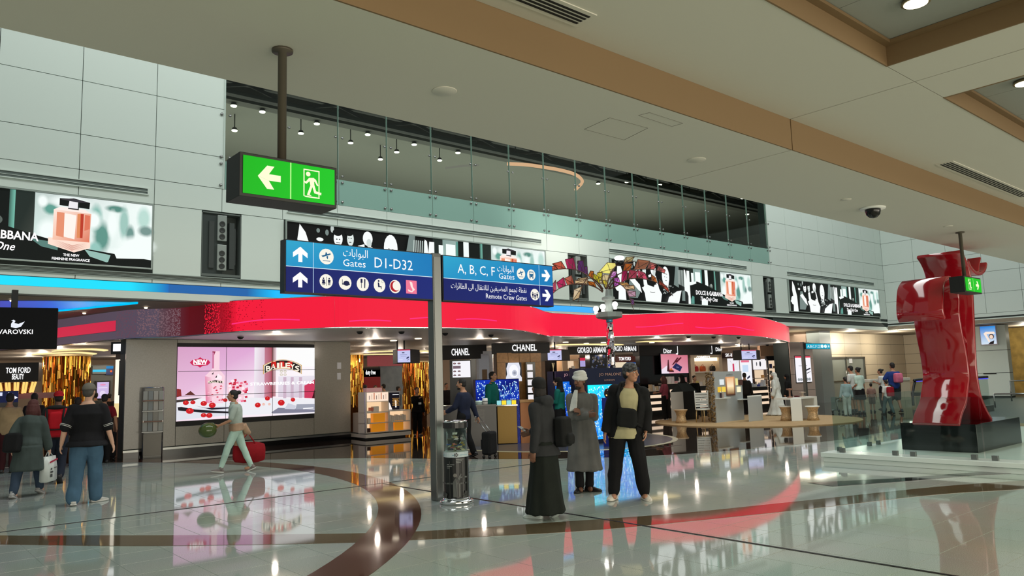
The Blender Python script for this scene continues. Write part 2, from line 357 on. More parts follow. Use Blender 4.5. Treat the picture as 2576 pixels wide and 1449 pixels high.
lv.build('louvre_blade', mat('louvre_rail', (150, 162, 156), .4), wall)
cy = art(wall, Frame((-6, 18.02, 3.865), (1, 0, 0), (0, 0, 1)), [((20, 90, 180), [(0, 0), (25.3, 0), (25.3, .19), (0, .19)])]+[
    (((a), (b), (b), (a)), [(x0, 0), (x1, 0), (x1, .19), (x0, .19)]) for x0, x1, a, b in
    ((0, 10.4, (30, 225, 255), (30, 225, 255)), (10.4, 11.2, (30, 225, 255), (30, 110, 190)), (11.2, 13, (36, 100, 170), (36, 100, 170)), (13, 13.7, (36, 100, 170), (20, 190, 255)), (13.7, 20, (30, 190, 255), (40, 160, 255)), (20, 24.9, (60, 170, 255), (70, 180, 255)), (24.9, 25.3, (70, 180, 255), (130, 160, 170)))], name='cyan_light_strip')
for a, b in ((1.0, 4.69), (8.02, 16.73), (20.06, 28.73), (32.08, 40.81)):
    m = MB(); m.bx(a, b, 17.985, 18.0, 6.07, 6.19); m.build('air_slot', mat('slot_dark', (92, 104, 100), .6), wall)
    m = MB(); m.bx(a-.03, b+.03, 17.97, 18.0, 6.19, 6.21); m.bx(a-.03, b+.03, 17.97, 18.0, 6.05, 6.07); m.bx(a, b, 17.975, 17.99, 6.12, 6.128); m.bx(b, b+.03, 17.97, 18, 6.07, 6.19)
    m.build('air_slot_trim', PANEL, wall)
for a, b in NICHE:
    m = MB(); m.bx(a, b, 18.29, 18.31, 4.36, 5.83); m.bx(a, a+.02, 18, 18.3, 4.36, 5.83); m.bx(b-.02, b, 18, 18.3, 4.36, 5.83); m.bx(a, b, 18, 18.3, 5.81, 5.84); m.bx(a, b, 18, 18.3, 4.3, 4.36)
    m.build('niche_lining', mat('niche_grey', (96, 104, 100), .7), wall)
# ---- glass screen high on the wall
def glassmat(name, tint, gloss, frost=0, amt=.82):
    if name in _mats: return _mats[name]
    m = bpy.data.materials.new(name); m.use_nodes = True; nt = m.node_tree; nt.nodes.clear()
    out = nt.nodes.new('ShaderNodeOutputMaterial'); mx = nt.nodes.new('ShaderNodeMixShader'); fr = nt.nodes.new('ShaderNodeMath')
    tr = nt.nodes.new('ShaderNodeBsdfTransparent'); tr.inputs[0].default_value = (*lin(tint), 1); gl = nt.nodes.new('ShaderNodeBsdfGlossy'); gl.inputs['Roughness'].default_value = .03
    lw = nt.nodes.new('ShaderNodeLayerWeight'); lw.inputs[0].default_value = .5; pw = nt.nodes.new('ShaderNodeMath'); pw.operation = 'POWER'; pw.inputs[1].default_value = 5
    fr.operation = 'MULTIPLY_ADD'; fr.inputs[1].default_value = .5; fr.inputs[2].default_value = .03; nt.links.new(lw.outputs['Facing'], pw.inputs[0]); nt.links.new(pw.outputs[0], fr.inputs[0]); a = tr
    if frost:
        df = nt.nodes.new('ShaderNodeBsdfPrincipled'); df.inputs['Base Color'].default_value = (*lin(frost), 1); df.inputs['Roughness'].default_value = .4
        m2 = nt.nodes.new('ShaderNodeMixShader'); m2.inputs[0].default_value = amt; nt.links.new(tr.outputs[0], m2.inputs[1]); nt.links.new(df.outputs[0], m2.inputs[2]); a = m2
    nt.links.new(fr.outputs[0], mx.inputs[0]); nt.links.new(a.outputs[0], mx.inputs[1]); nt.links.new(gl.outputs[0], mx.inputs[2]); nt.links.new(mx.outputs[0], out.inputs[0])
    _mats[name] = m; return m
CLEAR = glassmat('clear_glass', (222, 232, 228), 0); FROST = glassmat('frosted_glass', (170, 205, 196), 0, (150, 190, 178)); RAILG = glassmat('rail_glass', (238, 246, 244), 0)
win = bpy.data.objects.new('window_1', None); COL.objects.link(win); win['kind'] = 'structure'; win.location = (GL0, 18, GZ)
gx = [6.42+1.513*k for k in range(17)]
bolt = MB().lathe([(.0, 0), (.035, .0), (.035, .03), (.0, .03)], n=10); bm_ = bolt.mesh('bolt'); bm_.materials.append(STEEL)
for i in range(16):
    a, b = gx[i]+.008, gx[i+1]-.008
    MB().bx(a, b, 18.0, 18.015, GZ+.7, 11).build('pane', CLEAR, win)
    MB().bx(a, b, 18.0, 18.015, GZ, GZ+.695).build('frosted_band', FROST, win)
FIN = glassmat('fin_glass', (205, 222, 216), 0, (196, 216, 210))
for i in range(17):
    MB().bx(gx[i]-.006, gx[i]+.006, 18.02, 18.08, GZ, 11).build('glass_fin', FIN, win)
    for z in (6.52, 7.05, 7.22, 8.28):
        for dx in (-.1, .1):
            o = bpy.data.objects.new('bolt', bm_); COL.objects.link(o); o.parent = win; o.matrix_parent_inverse = base_inv(win); o.location = (gx[i]+dx, 18.0, z); o.rotation_euler = (math.pi/2, 0, 0)
MB().bx(GL0-.02, GL0, 17.98, 18.03, GZ, 11).build('frame_post', PANEL, win); MB().bx(GL1, GL1+.02, 17.98, 18.03, GZ, 11).build('frame_post', PANEL, win)
struct('ceiling_atrium', MB().bx(-10, RX_+.4, 5.5, 18.4, 16.5, 16.7), mat('atrium_grey', (150, 156, 150), .8))  # unseen roof, put in so the glass mirrors no open sky
# room behind the glass
ur = MB(); ur.bx(0, 46, 18.4, 36, 11.0, 11.2); ur.bx(0, 46, 36, 36.2, 6.4, 11.2); ur.bx(0, 46, 18.4, 36, 6.2, 6.4); ur.bx(46, 46.2, 18.4, 36, 6.2, 11.2); ur.bx(-.2, 0, 18.4, 36, 6.2, 11.2)
struct('ceiling_upper_hall', ur, mat('upper_hall_grey', (128, 126, 116), .8))
area('upper_hall_fill', (19, 26, 6.6), (34, 8), 1700, (1, .95, .85), (math.pi, 0, 0))  # upward fill added to brighten the ceiling behind the glass
trs = thing('roof_truss', 'dark steel roof truss seen through the top of the glass screen', 'truss', (18, 22, 10))
m = MB(); m.bx(3, 46, 21.9, 22.1, 10.4, 10.52); m.bx(3, 46, 21.9, 22.1, 10.8, 10.92); m.bx(3, 46, 20.6, 20.8, 9.9, 10.02); m.build('chord', mat('truss_grey', (62, 60, 54), .7), trs)
for k in range(14):
    x = 4+3*k; m = MB(); m.tube([(x, 22, 10.45), (x+1.5, 22, 10.85)], .06, 6); m.tube([(x+1.5, 22, 10.85), (x+3, 22, 10.45)], .06, 6); m.tube([(x+1.2, 20.7, 9.95), (x+2.2, 23.2, 10.95)], .07, 6)
    m.build('strut', mat('truss_grey'), trs)
MB().bx(3, 46, 22.6, 23.0, 10.5, 10.99).build('duct', mat('duct_grey', (86, 84, 76), .7), trs)
sp = MB().lathe([(0, 0), (.09, 0), (.1, .03), (0, .03)], n=12); ns = len(sp.f); sp.lathe([(.02, .03), (.02, .6)], n=6); sp.lathe([(.11, .03), (.07, .12)], n=10); spm = sp.mesh('ceiling_spotlight')
spm.materials.append(glow('spot', (255, 244, 225), 5)); spm.materials.append(mat('truss_grey'))
for i, p in enumerate(spm.polygons): p.material_index = int(i >= ns)
for k, (px, py) in enumerate(((700, 257), (660, 283), (797, 313), (757, 337), (925, 340), (882, 361), (1088, 345), (1042, 365), (998, 384), (1199, 369), (1152, 386), (1106, 405), (1297, 391), (1475, 432), (1505, 463), (1553, 449), (1577, 459), (1626, 463), (1660, 466), (1695, 479), (1735, 491), (1757, 493), (1874, 518), (1868, 500), (588, 268), (590, 330), (957, 402), (1880, 540))):
    p = fl(px, py, 10.38); o = bpy.data.objects.new('ceiling_spotlight', spm); COL.objects.link(o); o.location = p
    tag(o, 'small round ceiling spotlight glowing in the hall behind the high glass screen', 'light', 'spotlights behind the high glass')
pts = [fl(*q, 10.0) for q in ((1276, 412), (1320, 414), (1365, 420), (1410, 428), (1445, 438), (1462, 450), (1464, 460), (1455, 470), (1448, 477))]
one('ring_light', MB().tube(polyline(pts), .07, 6), glow('ring', (255, 190, 150), 1.3), 'curved peach ring light glowing behind the high glass screen', 'light')
pts = [fl(*q, 10.0) for q in ((1120, 423), (1160, 418), (1205, 415))]
one('ring_light', MB().tube(polyline(pts), .04, 6), glow('ring2', (150, 140, 130), 1), 'faint pale strip of light behind the high glass, left of the peach ring', 'light')
# ---- right wall, corridor and shop ceilings, low walls
RX = 42.1
rw = struct('wall_right', MB().bx(RX+.03, RX+.4, -2, 18.4, 3.7, 16.5), JOINT)
ys = [18-1.6*k for k in range(10)]
for z0, z1 in ((4.2, 5.2), (5.2, 6.25), (6.25, 7.21), (7.21, 8.41), (8.41, 9.6), (9.6, 10.8)):
    for i in range(9): MB().bx(RX, RX+.06, ys[i+1]+.007, ys[i]-.007, z0+.007, z1-.007).build('wall_panel', PANEL, rw)
MB().bx(RX, RX+.06, 2, 18, 3.7, 3.95).build('lower_fascia', PANEL, rw); MB().bx(RX, RX+.06, 2, 18, 4.03, 4.193).build('lower_fascia', PANEL, rw)
struct('ceiling_corridor', MB().bx(-10, 60, 18.06, 40, 3.71, 3.9).bx(RX, 60, -2, 18.06, 3.71, 3.9), mat('corridor_soffit', (146, 134, 116), .6))
CREAM = mat('cream_stone', (196, 182, 158), .45, bump=.02)
yc, XL, XR = 20.5, 38.2, 50.0
cw = struct('wall_corridor', MB().bx(XL, XR+.3, yc+.04, yc+.3, 0, 3.7).bx(XR+.04, XR+.3, 6, yc+.04, 0, 3.7), JOINT)
xs = [XL+1.97*k for k in range(7)]
for i in range(6):
    for k in range(6): MB().bx(xs[i]+.008, min(XR, xs[i+1])-.008, yc, yc+.05, .1+.6*k+.008, .1+.6*(k+1)-.008).build('stone_panel', CREAM, cw)
for i in range(6):
    for k in range(6): MB().bx(XR, XR+.05, yc-1.6*(i+1)+.008, yc-1.6*i-.008, .1+.6*k+.008, .1+.6*(k+1)-.008).build('stone_panel', CREAM, cw)
MB().bx(XL, XR, yc-.02, yc+.05, 0, .1).build('skirting', DSTEEL, cw)
struct('wall_shop_back', MB().bx(-8, 38.2, 35.5, 35.8, 0, 3.7), mat('shop_back_cream', (170, 150, 130), .6))
struct('wall_shop_right', MB().bx(38.0, 38.19, 20.55, 35.5, 0, 3.7), mat('shop_side', (150, 130, 116), .6))
# fascia curve
FB = [(140, 869), (316, 851), (444, 846), (584, 834), (720, 828), (860, 823), (1000, 823), (1112, 824), (1200, 826), (1294, 829), (1345, 837), (1378, 844), (1404, 845.5), (1485, 847), (1600, 845), (1720, 841), (1830, 842), (1916, 847), (1970, 856), (1987, 862)]
fc = [fl(x, y, 3.0) for x, y in FB]; fc[0] = Vector((4.05, 24.3, 3)); fc.insert(0, Vector((3.0, 27.5, 3)))
fc = polyline(fc, 8)
acc = [0.0]
for i in range(1, len(fc)): acc.append(acc[-1]+(fc[i]-fc[i-1]).length)
FH = .72
def fmap(s, v, h=0):
    i = max(0, min(len(fc)-2, int(np.searchsorted(acc, s))-1)); t = (s-acc[i])/max(1e-6, acc[i+1]-acc[i]); p = fc[i].lerp(fc[i+1], t)
    d = (fc[min(i+2, len(fc)-1)]-fc[max(i-1, 0)]).normalized(); n = Vector((d.y, -d.x, 0)); return p+n*h+Vector((0, 0, v))
def s_at(px):                                        # arclength seen at pixel column px
    best = min(range(len(fc)), key=lambda i: abs(project(fc[i])[0]-px)); return acc[best]
fas = thing('led_fascia', 'long wavy glowing red fascia band curving over the shop front', 'fascia', (fc[40].x, fc[40].y, 3.0))
mb = MB(); L = len(fc)
vs = []
for p, s in zip(fc, acc):
    vs += [fmap(s, 0, 0), fmap(s, FH, 0), fmap(s, FH, -.12), fmap(s, 0, -.12)]
mb.add(vs, [(4*i+a, 4*i+b, 4*i+4+b, 4*i+4+a) for i in range(L-1) for a, b in ((0, 1), (1, 2), (2, 3), (3, 0))], True)
mb.build('casing', mat('fascia_casing', (90, 84, 88), .3), fas)
sg, sd, sr = s_at(395), s_at(505), s_at(545)
layers = []
def strip(s0, s1, c0, c1, n):
    for k in range(n):
        a, b = s0+(s1-s0)*k/n, s0+(s1-s0)*(k+1)/n
        f = lambda t: tuple(c0[q]+(c1[q]-c0[q])*t for q in range(3))
        layers.append(([f(k/n), f((k+1)/n), f((k+1)/n), f(k/n)], [(a, 0), (b, 0), (b, FH), (a, FH)]))
strip(0, sg, (74, 60, 72), (88, 76, 92), 50); strip(sg, sg+.9, (88, 70, 80), (92, 18, 26), 8); strip(sg+.9, sr-.25, (92, 16, 24), (84, 12, 20), 14); strip(sr-.25, sr+.6, (110, 14, 24), (236, 22, 52), 10)
strip(sr+.6, acc[-1]-2.2, (244, 26, 58), (250, 32, 72), 130); strip(acc[-1]-2.2, acc[-1], (235, 40, 70), (186, 40, 62), 14)
rnd = random.Random(3)
def dot(s, v, r, c, ring=False):
    layers.append((c, [(s+r*math.cos(t), v+r*math.sin(t)) for t in [math.pi*k/4 for k in range(8)]]))
n0 = len(layers)
for k in range(1000):
    t = rnd.random()**1.3; s = sg-1.3+1.9*(1-t); v = rnd.uniform(.02, FH-.02); dot(s, v, rnd.uniform(.008, .018), (118, 90, 98) if t < .6 else (100, 70, 84))
for k in range(420):
    t = rnd.random(); s = sr-.5+1.0*t; v = (rnd.randrange(26)+.5)*FH/26; dot(s, v, rnd.uniform(.009, .02), (240, 28, 56) if t < .6 else (150, 10, 26))
for k in range(90):
    t = rnd.random(); s = sr+.35+1.0*t; v = (rnd.randrange(14)+.5)*FH/14; dot(s, v, .012, (170, 12, 34))
def wav(s0, s1, v0, amp, c, th=.02, ph=0):
    n = 30
    for k in range(n):
        a, b = s0+(s1-s0)*k/n, s0+(s1-s0)*(k+1)/n; f = lambda s: v0+amp*math.sin((s-s0)*2.2+ph)
        layers.append((c, [(a, f(a)-th), (b, f(b)-th), (b, f(b)+th), (a, f(a)+th)]))
for px0, px1, v0 in ((590, 760, .2), (880, 985, .12), (1030, 1090, .22), (1150, 1250, .2), (1600, 1725, .33), (1750, 1900, .25)): wav(s_at(px0), s_at(px1), v0, .04, (255, 50, 130), .014, px0)
art(fas, fmap, [(c, p) for c, p in layers], 'led_screen', printmat('lit_fascia', 1.0), h0=.004, dh=.000008)
m = MB(); m.tube([fmap(s, -.012, .0) for s in acc], .018, 6); m.build('lower_edge_trim', CHROME, fas)
m = MB(); m.tube([fmap(s, FH+.01, .0) for s in acc], .012, 6); m.build('upper_edge_trim', CHROME, fas)
bar = thing('red_lamp', 'flat red lit panel on the grey left end of the fascia', 'light', fmap(s_at(220), .2, .05))
def a3(px, py, s): return fmap(s, zat(px, py, fmap(s, 0))-3.0, .05)
s0, s1 = s_at(120), s_at(293)
art(bar, lambda u, v, h: fmap(s0+(s1-s0)*u, .2+.27*v, .05+h), [((206, 40, 72), [(k/8, 0), ((k+1)/8, 0), ((k+1)/8, 1), (k/8, 1)]) for k in range(8)], 'lit_face', h0=.002, dh=0)
MB().add([fmap(s0+(s1-s0)*k/8, v, h) for k in range(9) for v, h in ((.2, .05), (.47, .05), (.47, 0), (.2, 0))], [(4*i+a, 4*i+b, 4*i+4+b, 4*i+4+a) for i in range(8) for a, b in ((0, 1), (1, 2), (2, 3), (3, 0))]).build('panel_box', mat('red_plastic', (170, 30, 50), .4), bar)
# shop ceiling just behind the fascia
sc = [(p.x, p.y) for p in fc]
struct('ceiling_shop', MB().prism([(-8, 35.4), (-8, 28)]+sc+[(35.3, 18.9), (38, 20.5), (38, 35.4)], 3.0, 3.03), mat('shop_ceiling', (214, 208, 198), .45))
# ================================================================ signs, billboards, wall fittings
def onl(px, A, B, py=975):
    d = ray(px, py); ax, ay = A[0], A[1]; bx, by = B[0]-A[0], B[1]-A[1]
    t = (ay*d.x-ax*d.y)/(bx*d.y-by*d.x); return Vector((ax+t*bx, ay+t*by, 0))
GREEN = (10, 184, 22); LEMON = (255, 255, 214)
def arrow(cx, cy, s, ang, col):                      # chevron arrow pointing along ang
    P = [(-.5, .14), (.02, .14), (-.22, .5), (.1, .5), (.5, 0), (.1, -.5), (-.22, -.5), (.02, -.14), (-.5, -.14)]
    c, n = math.cos(ang), math.sin(ang); P = [(cx+s*(x*c-y*n), cy+s*(x*n+y*c)) for x, y in P]
    return [(col, [P[4], P[3], P[2], P[1]]), (col, [P[5], P[4], P[7], P[6]]), (col, [P[0], P[1], P[4], P[7], P[8]]) ]
def runner(cx, cy, s, col, m=1):                     # running figure in a doorway, s = height
    q = lambda pts: [(cx+m*s*x, cy+s*y) for x, y in pts]
    L = [(col, q([(-.3, -.46), (-.26, -.46), (-.26, .5), (-.3, .5)])), (col, q([(.26, -.5), (.3, -.5), (.3, .5), (.26, .5)])), (col, q([(-.3, .46), (.3, .46), (.3, .5), (-.3, .5)])), (col, q([(-.3, -.46), (-.22, -.5), (.3, -.5), (.3, -.46), (-.22, -.45)]))]
    L.append(el(cx-m*s*.13, cy+s*.33, s*.085, s*.085, col))
    for pts in ([(-.1, .2), (.08, .22), (.1, -.05), (-.05, -.08)], [(-.1, .2), (-.22, .05), (-.28, .08), (-.26, .0), (-.2, -.03), (-.06, .1)], [(.06, .22), (.16, .16), (.25, -.04), (.2, -.06), (.12, .07), (.04, .12)],
                [(-.05, -.06), (.04, -.06), (-.08, -.4), (-.17, -.38)], [(.0, -.06), (.1, -.05), (.16, -.25), (.36, -.28), (.35, -.37), (.09, -.33)], [(-.17, -.38), (-.08, -.4), (.0, -.44), (-.18, -.44)]): L.append((col, q(pts)))
    return L
def exit_sign(name, X0, X1, Yf, dep, z0, z1, pole, label, flip):
    t = thing(name, label, 'sign', (pole[0], pole[1], 3.95))
    MB().bx(X0-.02, X1+.02, Yf+.008, Yf+dep, z0-.02, z1+.02).build('casing', mat('sign_casing', (20, 22, 22), .5), t, .004)
    W, H = X1-X0, z1-z0; f = Frame((X0, Yf+.004, z0), (1, 0, 0), (0, 0, 1))
    c2 = (16, 200, 34)
    L = [([GREEN, c2, c2, GREEN], [(0, 0), (W, 0), (W, H), (0, H)]), rc(W*.5-.004, 0, W*.5+.004, H, (190, 255, 150))]
    if flip: L += arrow(W*.75, H/2, H*.62, 0, LEMON)+runner(W*.25, H/2, H*.78, LEMON, 1)
    else: L += arrow(W*.27, H/2, H*.62, math.pi, LEMON)+runner(W*.73, H/2, H*.78, LEMON)
    art(t, f, L, 'lit_face')
    MB().lathe([(.0, -.8), (.029, -.8), (.029, -.02), (.07, -.018), (.07, 0), (0, 0)], (pole[0], pole[1], 3.95), 16).build('pole', mat('sign_pole', (84, 78, 66), .5, .3), t)
    return t
eL = fl(709, 125, 3.95); eR = fl(2408, 582, 3.95)
exit_sign('exit_sign', 1.755, 2.385, eL.y-.12, .24, 2.89, 3.135, (2.06, eL.y), 'green lit exit sign with left arrow hanging over the concourse', False)
exit_sign('exit_sign', eR.x-.22, eR.x+.5, eR.y-.12, .24, 2.91, 3.14, (eR.x+.12, eR.y), 'small green lit exit sign with right arrow in front of the red sculpture', True)
# ---- big directional sign on a steel post
TEAL1, TEAL2, NAVY = (18, 122, 186), (30, 150, 200), (14, 28, 100)
post = thing('directional_sign', 'tall steel post carrying two wide blue gate direction boards', 'sign', (6.36, 9.17, 0))
MB().bx(6.285, 6.435, 9.1, 9.25, 0, 3.56).build('post', mat('post_grey', (118, 120, 118), .35, .7), post, .01)
MB().bx(6.30, 6.42, 9.09, 9.1, 0, 3.5).build('post_cover', mat('post_light', (150, 152, 150), .4, .5), post)
IV = (250, 246, 232)
def board(X0, X1, edge):
    W, z0, z1 = X1-X0, 2.87, 3.53; H = z1-z0
    b = MB().bx(X0-.015, X1+.015, 9.1, 9.24, z0-.015, z1+.015).build('board', mat('board_black', (14, 16, 22), .4), post, .004)
    f = Frame((X0, 9.094, z0), (1, 0, 0), (0, 0, 1))
    L = [([NAVY, (18, 36, 118), (18, 36, 118), NAVY], [(0, 0), (W, 0), (W, H*.49), (0, H*.49)]), ([TEAL2, TEAL1, TEAL1, (44, 166, 206)], [(0, H*.5), (W, H*.5), (W, H), (0, H)]), rc(0, H*.488, W, H*.5, (235, 250, 255)), rc(edge-.004, 0, edge+.004, H, (200, 230, 250))]
    return b, f, L, W, H
WL = glow('sign_white', (255, 255, 255), 1.0); INK = (16, 24, 70)
b, f, L, W, H = board(4.03, 6.27, .37)
for cy_ in (.5*.66*.5, .66*.75): L += arrow(.19, cy_-.005, .2, math.pi/2, (255, 255, 255))
def plane_icon(cx, cy_, r):
    return [el(cx, cy_, r, r, IV), ((24, 96, 140), [(cx-r*.7, cy_+r*.05), (cx-r*.5, cy_-r*.1), (cx+r*.55, cy_+r*.28), (cx+r*.6, cy_+r*.42), (cx+r*.4, cy_+r*.42)]), ((24, 96, 140), [(cx-r*.2, cy_+r*.12), (cx-r*.1, cy_+r*.55), (cx+.0, cy_+r*.55), (cx+r*.18, cy_+r*.22)]), ((24, 96, 140), [(cx-r*.05, cy_), (cx+r*.1, cy_-r*.3), (cx+r*.2, cy_-r*.3), (cx+r*.22, cy_+r*.1)]), rc(cx-r*.5, cy_-r*.6, cx+r*.5, cy_-r*.52, (24, 96, 140))]
L += plane_icon(.555, .49, .105)
r = .095; cy_ = .16
def man(cx, y0, s, c): return [el(cx, y0+s*.88, s*.11, s*.11, c, n=8), (c, [(cx-s*.2, y0+s*.72), (cx+s*.2, y0+s*.72), (cx+s*.16, y0+s*.35), (cx-s*.16, y0+s*.35)]), rc(cx-s*.13, y0, cx-s*.02, y0+s*.4, c), rc(cx+s*.02, y0, cx+s*.13, y0+s*.4, c)]
for k, cx in enumerate((.55, .825, 1.09, 1.35, 1.6)): L.append(el(cx, cy_-.003*k, r*(1-.01*k), r, IV))
L += man(.51, .11, .1, INK)+man(.59, .11, .1, INK)+[rc(.547, .1, .553, .22, INK), (INK, [(.48, .13), (.54, .13), (.51, .18)])]
L += [el(.84, .15, .045, .035, INK), rc(.78, .13, .89, .145, INK), rc(.775, .13, .782, .2, INK)]
L += [rc(1.06, .1, 1.068, .22, INK), rc(1.05, .17, 1.08, .225, INK), (INK, [(1.105, .1), (1.12, .1), (1.125, .22), (1.105, .23)])]
L += [el(1.33, .21, .014, .014, INK, n=8), (INK, [(1.315, .19), (1.335, .19), (1.345, .14), (1.375, .14), (1.375, .1), (1.365, .1), (1.362, .125), (1.32, .125)]), el(1.39, .205, .018, .018, (150, 160, 150)), el(1.39, .205, .013, .013, IV)]
L += [el(1.59, .15, .078, .078, (178, 24, 36)), el(1.615, .16, .064, .066, IV)]
L += [rc(1.77, .06, 1.95, .25, (240, 120, 150)), ((250, 230, 225), [(1.83, .235), (1.875, .22), (1.885, .16), (1.92, .12), (1.87, .08), (1.81, .09), (1.8, .12), (1.845, .105), (1.875, .125), (1.85, .16)]), el(1.86, .115, .016, .018, (240, 120, 150))]
art(b, f, L, 'lit_face')
text(b, f, 'D1-D32', 1.28, .4, .205, WL, width=.62); text(b, f, 'Gates', .8, .385, .135, WL, width=.34); text(b, f, arabic('البوابات'), .8, .52, .15, WL, width=.375)
b, f, L, W, H = board(6.47, 8.69, 1.92)
for cy_ in (.165, .495): L += arrow(2.07, cy_, .19, 0, (255, 255, 255))
L += plane_icon(1.52, .49, .09)+[el(1.74, .485, .09, .09, IV), rc(1.695, .45, 1.785, .54, (24, 96, 140)), rc(1.705, .5, 1.775, .525, IV), rc(1.7, .425, 1.72, .45, (24, 96, 140)), rc(1.76, .425, 1.78, .45, (24, 96, 140)), el(1.71, .465, .008, .008, IV, n=6), el(1.77, .465, .008, .008, IV, n=6)]
L += [el(1.8, .165, .095, .095, IV)]+man(1.755, .11, .1, INK)+man(1.8, .09, .1, (40, 44, 90))+man(1.845, .11, .1, INK)
art(b, f, L, 'lit_face')
text(b, f, 'A, B, C, F', .26, .42, .2, WL, width=.72); text(b, f, 'Gates', 1.38, .385, .125, WL, width=.32, align='RIGHT'); text(b, f, arabic('البوابات'), 1.37, .5, .14, WL, width=.34, align='RIGHT')
text(b, f, arabic('نقطة تجمع المضيفين للانتقال الى الطائرات'), 1.63, .185, .115, WL, width=1.5, align='RIGHT'); text(b, f, 'Remote Crew Gates', 1.63, .06, .11, WL, width=.84, align='RIGHT')
# ---- far gate sign on a post
p = fl(2024, 1005); p = at(2024, 900, 17.2)
t = thing('gate_sign', 'small distant blue gate sign on a post beside the right shop column', 'sign', (p.x, p.y, 0))
zt, zb_ = zat(2030, 863, p), zat(2030, 878, p)
MB().bx(p.x-.07, p.x+.07, p.y, p.y+.12, 0, zt+.05).build('post', mat('post_grey'), t)
wd = at(2085, 870, p.y).x-p.x
MB().bx(p.x+.0, p.x+wd, p.y-.06, p.y-.0, zb_, zt).build('board', mat('board_black'), t)
f = Frame((p.x+.08, p.y-.064, zb_+.02), (1, 0, 0), (0, 0, 1)); hh = zt-zb_-.04; ww = wd-.1
art(t, f, [rc(0, 0, ww, hh, (20, 168, 200))]+[el(ww*x, hh/2, ww*.06, hh*.36, (235, 255, 255)) for x in (.66, .8)]+[rc(ww*.88, 0, ww*.885, hh, (235, 255, 255))]+arrow(ww*.94, hh/2, hh*.6, 0, (235, 255, 255)), 'lit_face')
text(t, f, 'A,B,C,F', ww*.05, hh*.22, hh*.75, WL, width=ww*.38); text(t, f, arabic('البوابات'), ww*.46, hh*.5, hh*.45, WL, width=ww*.13); text(t, f, 'Gates', ww*.46, hh*.12, hh*.35, WL, width=ww*.13)
# ---- billboards
MINT = (206, 240, 228)
def perfume_layers():
    K = (12, 18, 16); D = (34, 44, 40); Wt = (246, 255, 252)
    L = [([(170, 205, 195), Wt, Wt, (120, 150, 142)], [(0, 0), (4.45, 0), (4.45, 1.42), (0, 1.42)])]
    L += [rc(0, .7, .34, 1.42, (30, 40, 36)), rc(.2, .75, .36, 1.25, Wt), rc(.46, .7, .8, 1.3, Wt), rc(.82, .85, .92, 1.4, (90, 150, 138)), rc(.9, .6, 1.1, 1.42, K), rc(1.1, .6, 1.3, 1.42, Wt), rc(1.3, .55, 1.72, 1.42, K), ([(60, 96, 86), (120, 190, 172), (120, 190, 172), (60, 96, 86)], [(1.72, .5), (1.82, .5), (1.82, 1.42), (1.72, 1.42)]), ([D, (58, 64, 58), D, D], [(1.82, .5), (2.16, .5), (2.16, 1.42), (1.82, 1.42)])]
    L += [el(1.5, .78, .12, .1, (90, 100, 94)), el(1.5, .82, .06, .06, (150, 160, 152))]
    L += [(K, [(0, 0), (4.45, 0), (4.45, .17), (3.1, .32), (2.3, .5), (1.1, .82), (.55, .92), (0, .82)]), ((150, 190, 180), [(3.1, .3), (3.6, .22), (3.55, .05), (3.2, .16)]), (Wt, [(3.72, .16), (4.45, .2), (4.45, .45), (3.9, .5), (3.66, .3)]), ((90, 130, 122), [(2.1, .45), (2.6, .4), (2.6, .24), (2.3, .3)]), (Wt, [(.1, .74), (.5, .84), (.48, .92), (.0, .86)])]
    L += [((90, 150, 138), [(.08, .02), (.3, .02), (.32, .3), (.2, .34), (.1, .2)]), (Wt, [(.78, 0), (1.18, 0), (1.2, .18), (1.02, .26), (.8, .2)]), (K, [(3.3, .0), (4.45, 0), (4.45, .12), (3.9, .16)])]
    # perfume bottle with black stopper
    A, A2, PK = (226, 120, 92), (190, 60, 40), (255, 226, 210)
    L += [(PK, [(2.42, .36), (2.9, .22), (3.2, .34), (3.2, .5), (2.42, .5)]), ([(250, 200, 176), A, (240, 180, 156), (255, 232, 220)], [(2.5, .46), (3.18, .46), (3.2, 1.08), (2.5, 1.1)]), ((255, 240, 232), [(2.5, 1.1), (3.2, 1.08), (3.08, 1.16), (2.62, 1.17)])]
    L += [((232, 146, 112), [(2.56, .55), (2.7, .52), (2.7, 1.05), (2.56, 1.05)]), ((255, 246, 238), [(2.7, .54), (2.9, .5), (2.92, 1.02), (2.7, 1.04)]), ((226, 140, 90), [(2.94, .54), (3.0, .54), (3.0, 1.06), (2.94, 1.05)]), (A2, [(3.0, .54), (3.05, .54), (3.06, 1.06), (3.0, 1.06)]), (A, [(3.08, .7), (3.18, .75), (3.18, 1.04), (3.08, 1.05)])]
    for k in range(6): L.append(((200, 120, 104), [(2.5, .46-.02*k), (2.86, .36-.02*k), (3.16, .45-.02*k), (2.86, .37-.02*k)]))
    L += [((40, 34, 36), [(2.76, 1.14), (2.96, 1.13), (2.96, 1.2), (2.76, 1.2)]), (K, [(2.6, 1.2), (3.16, 1.18), (3.17, 1.32), (2.86, 1.37), (2.6, 1.35)]), ((240, 236, 240), [(2.76, 1.16), (2.94, 1.16), (2.94, 1.3), (2.78, 1.31)]), ((58, 54, 60), [(2.6, 1.33), (2.95, 1.3), (3.17, 1.32), (2.86, 1.38)])]
    return L
Wt = (246, 255, 252)
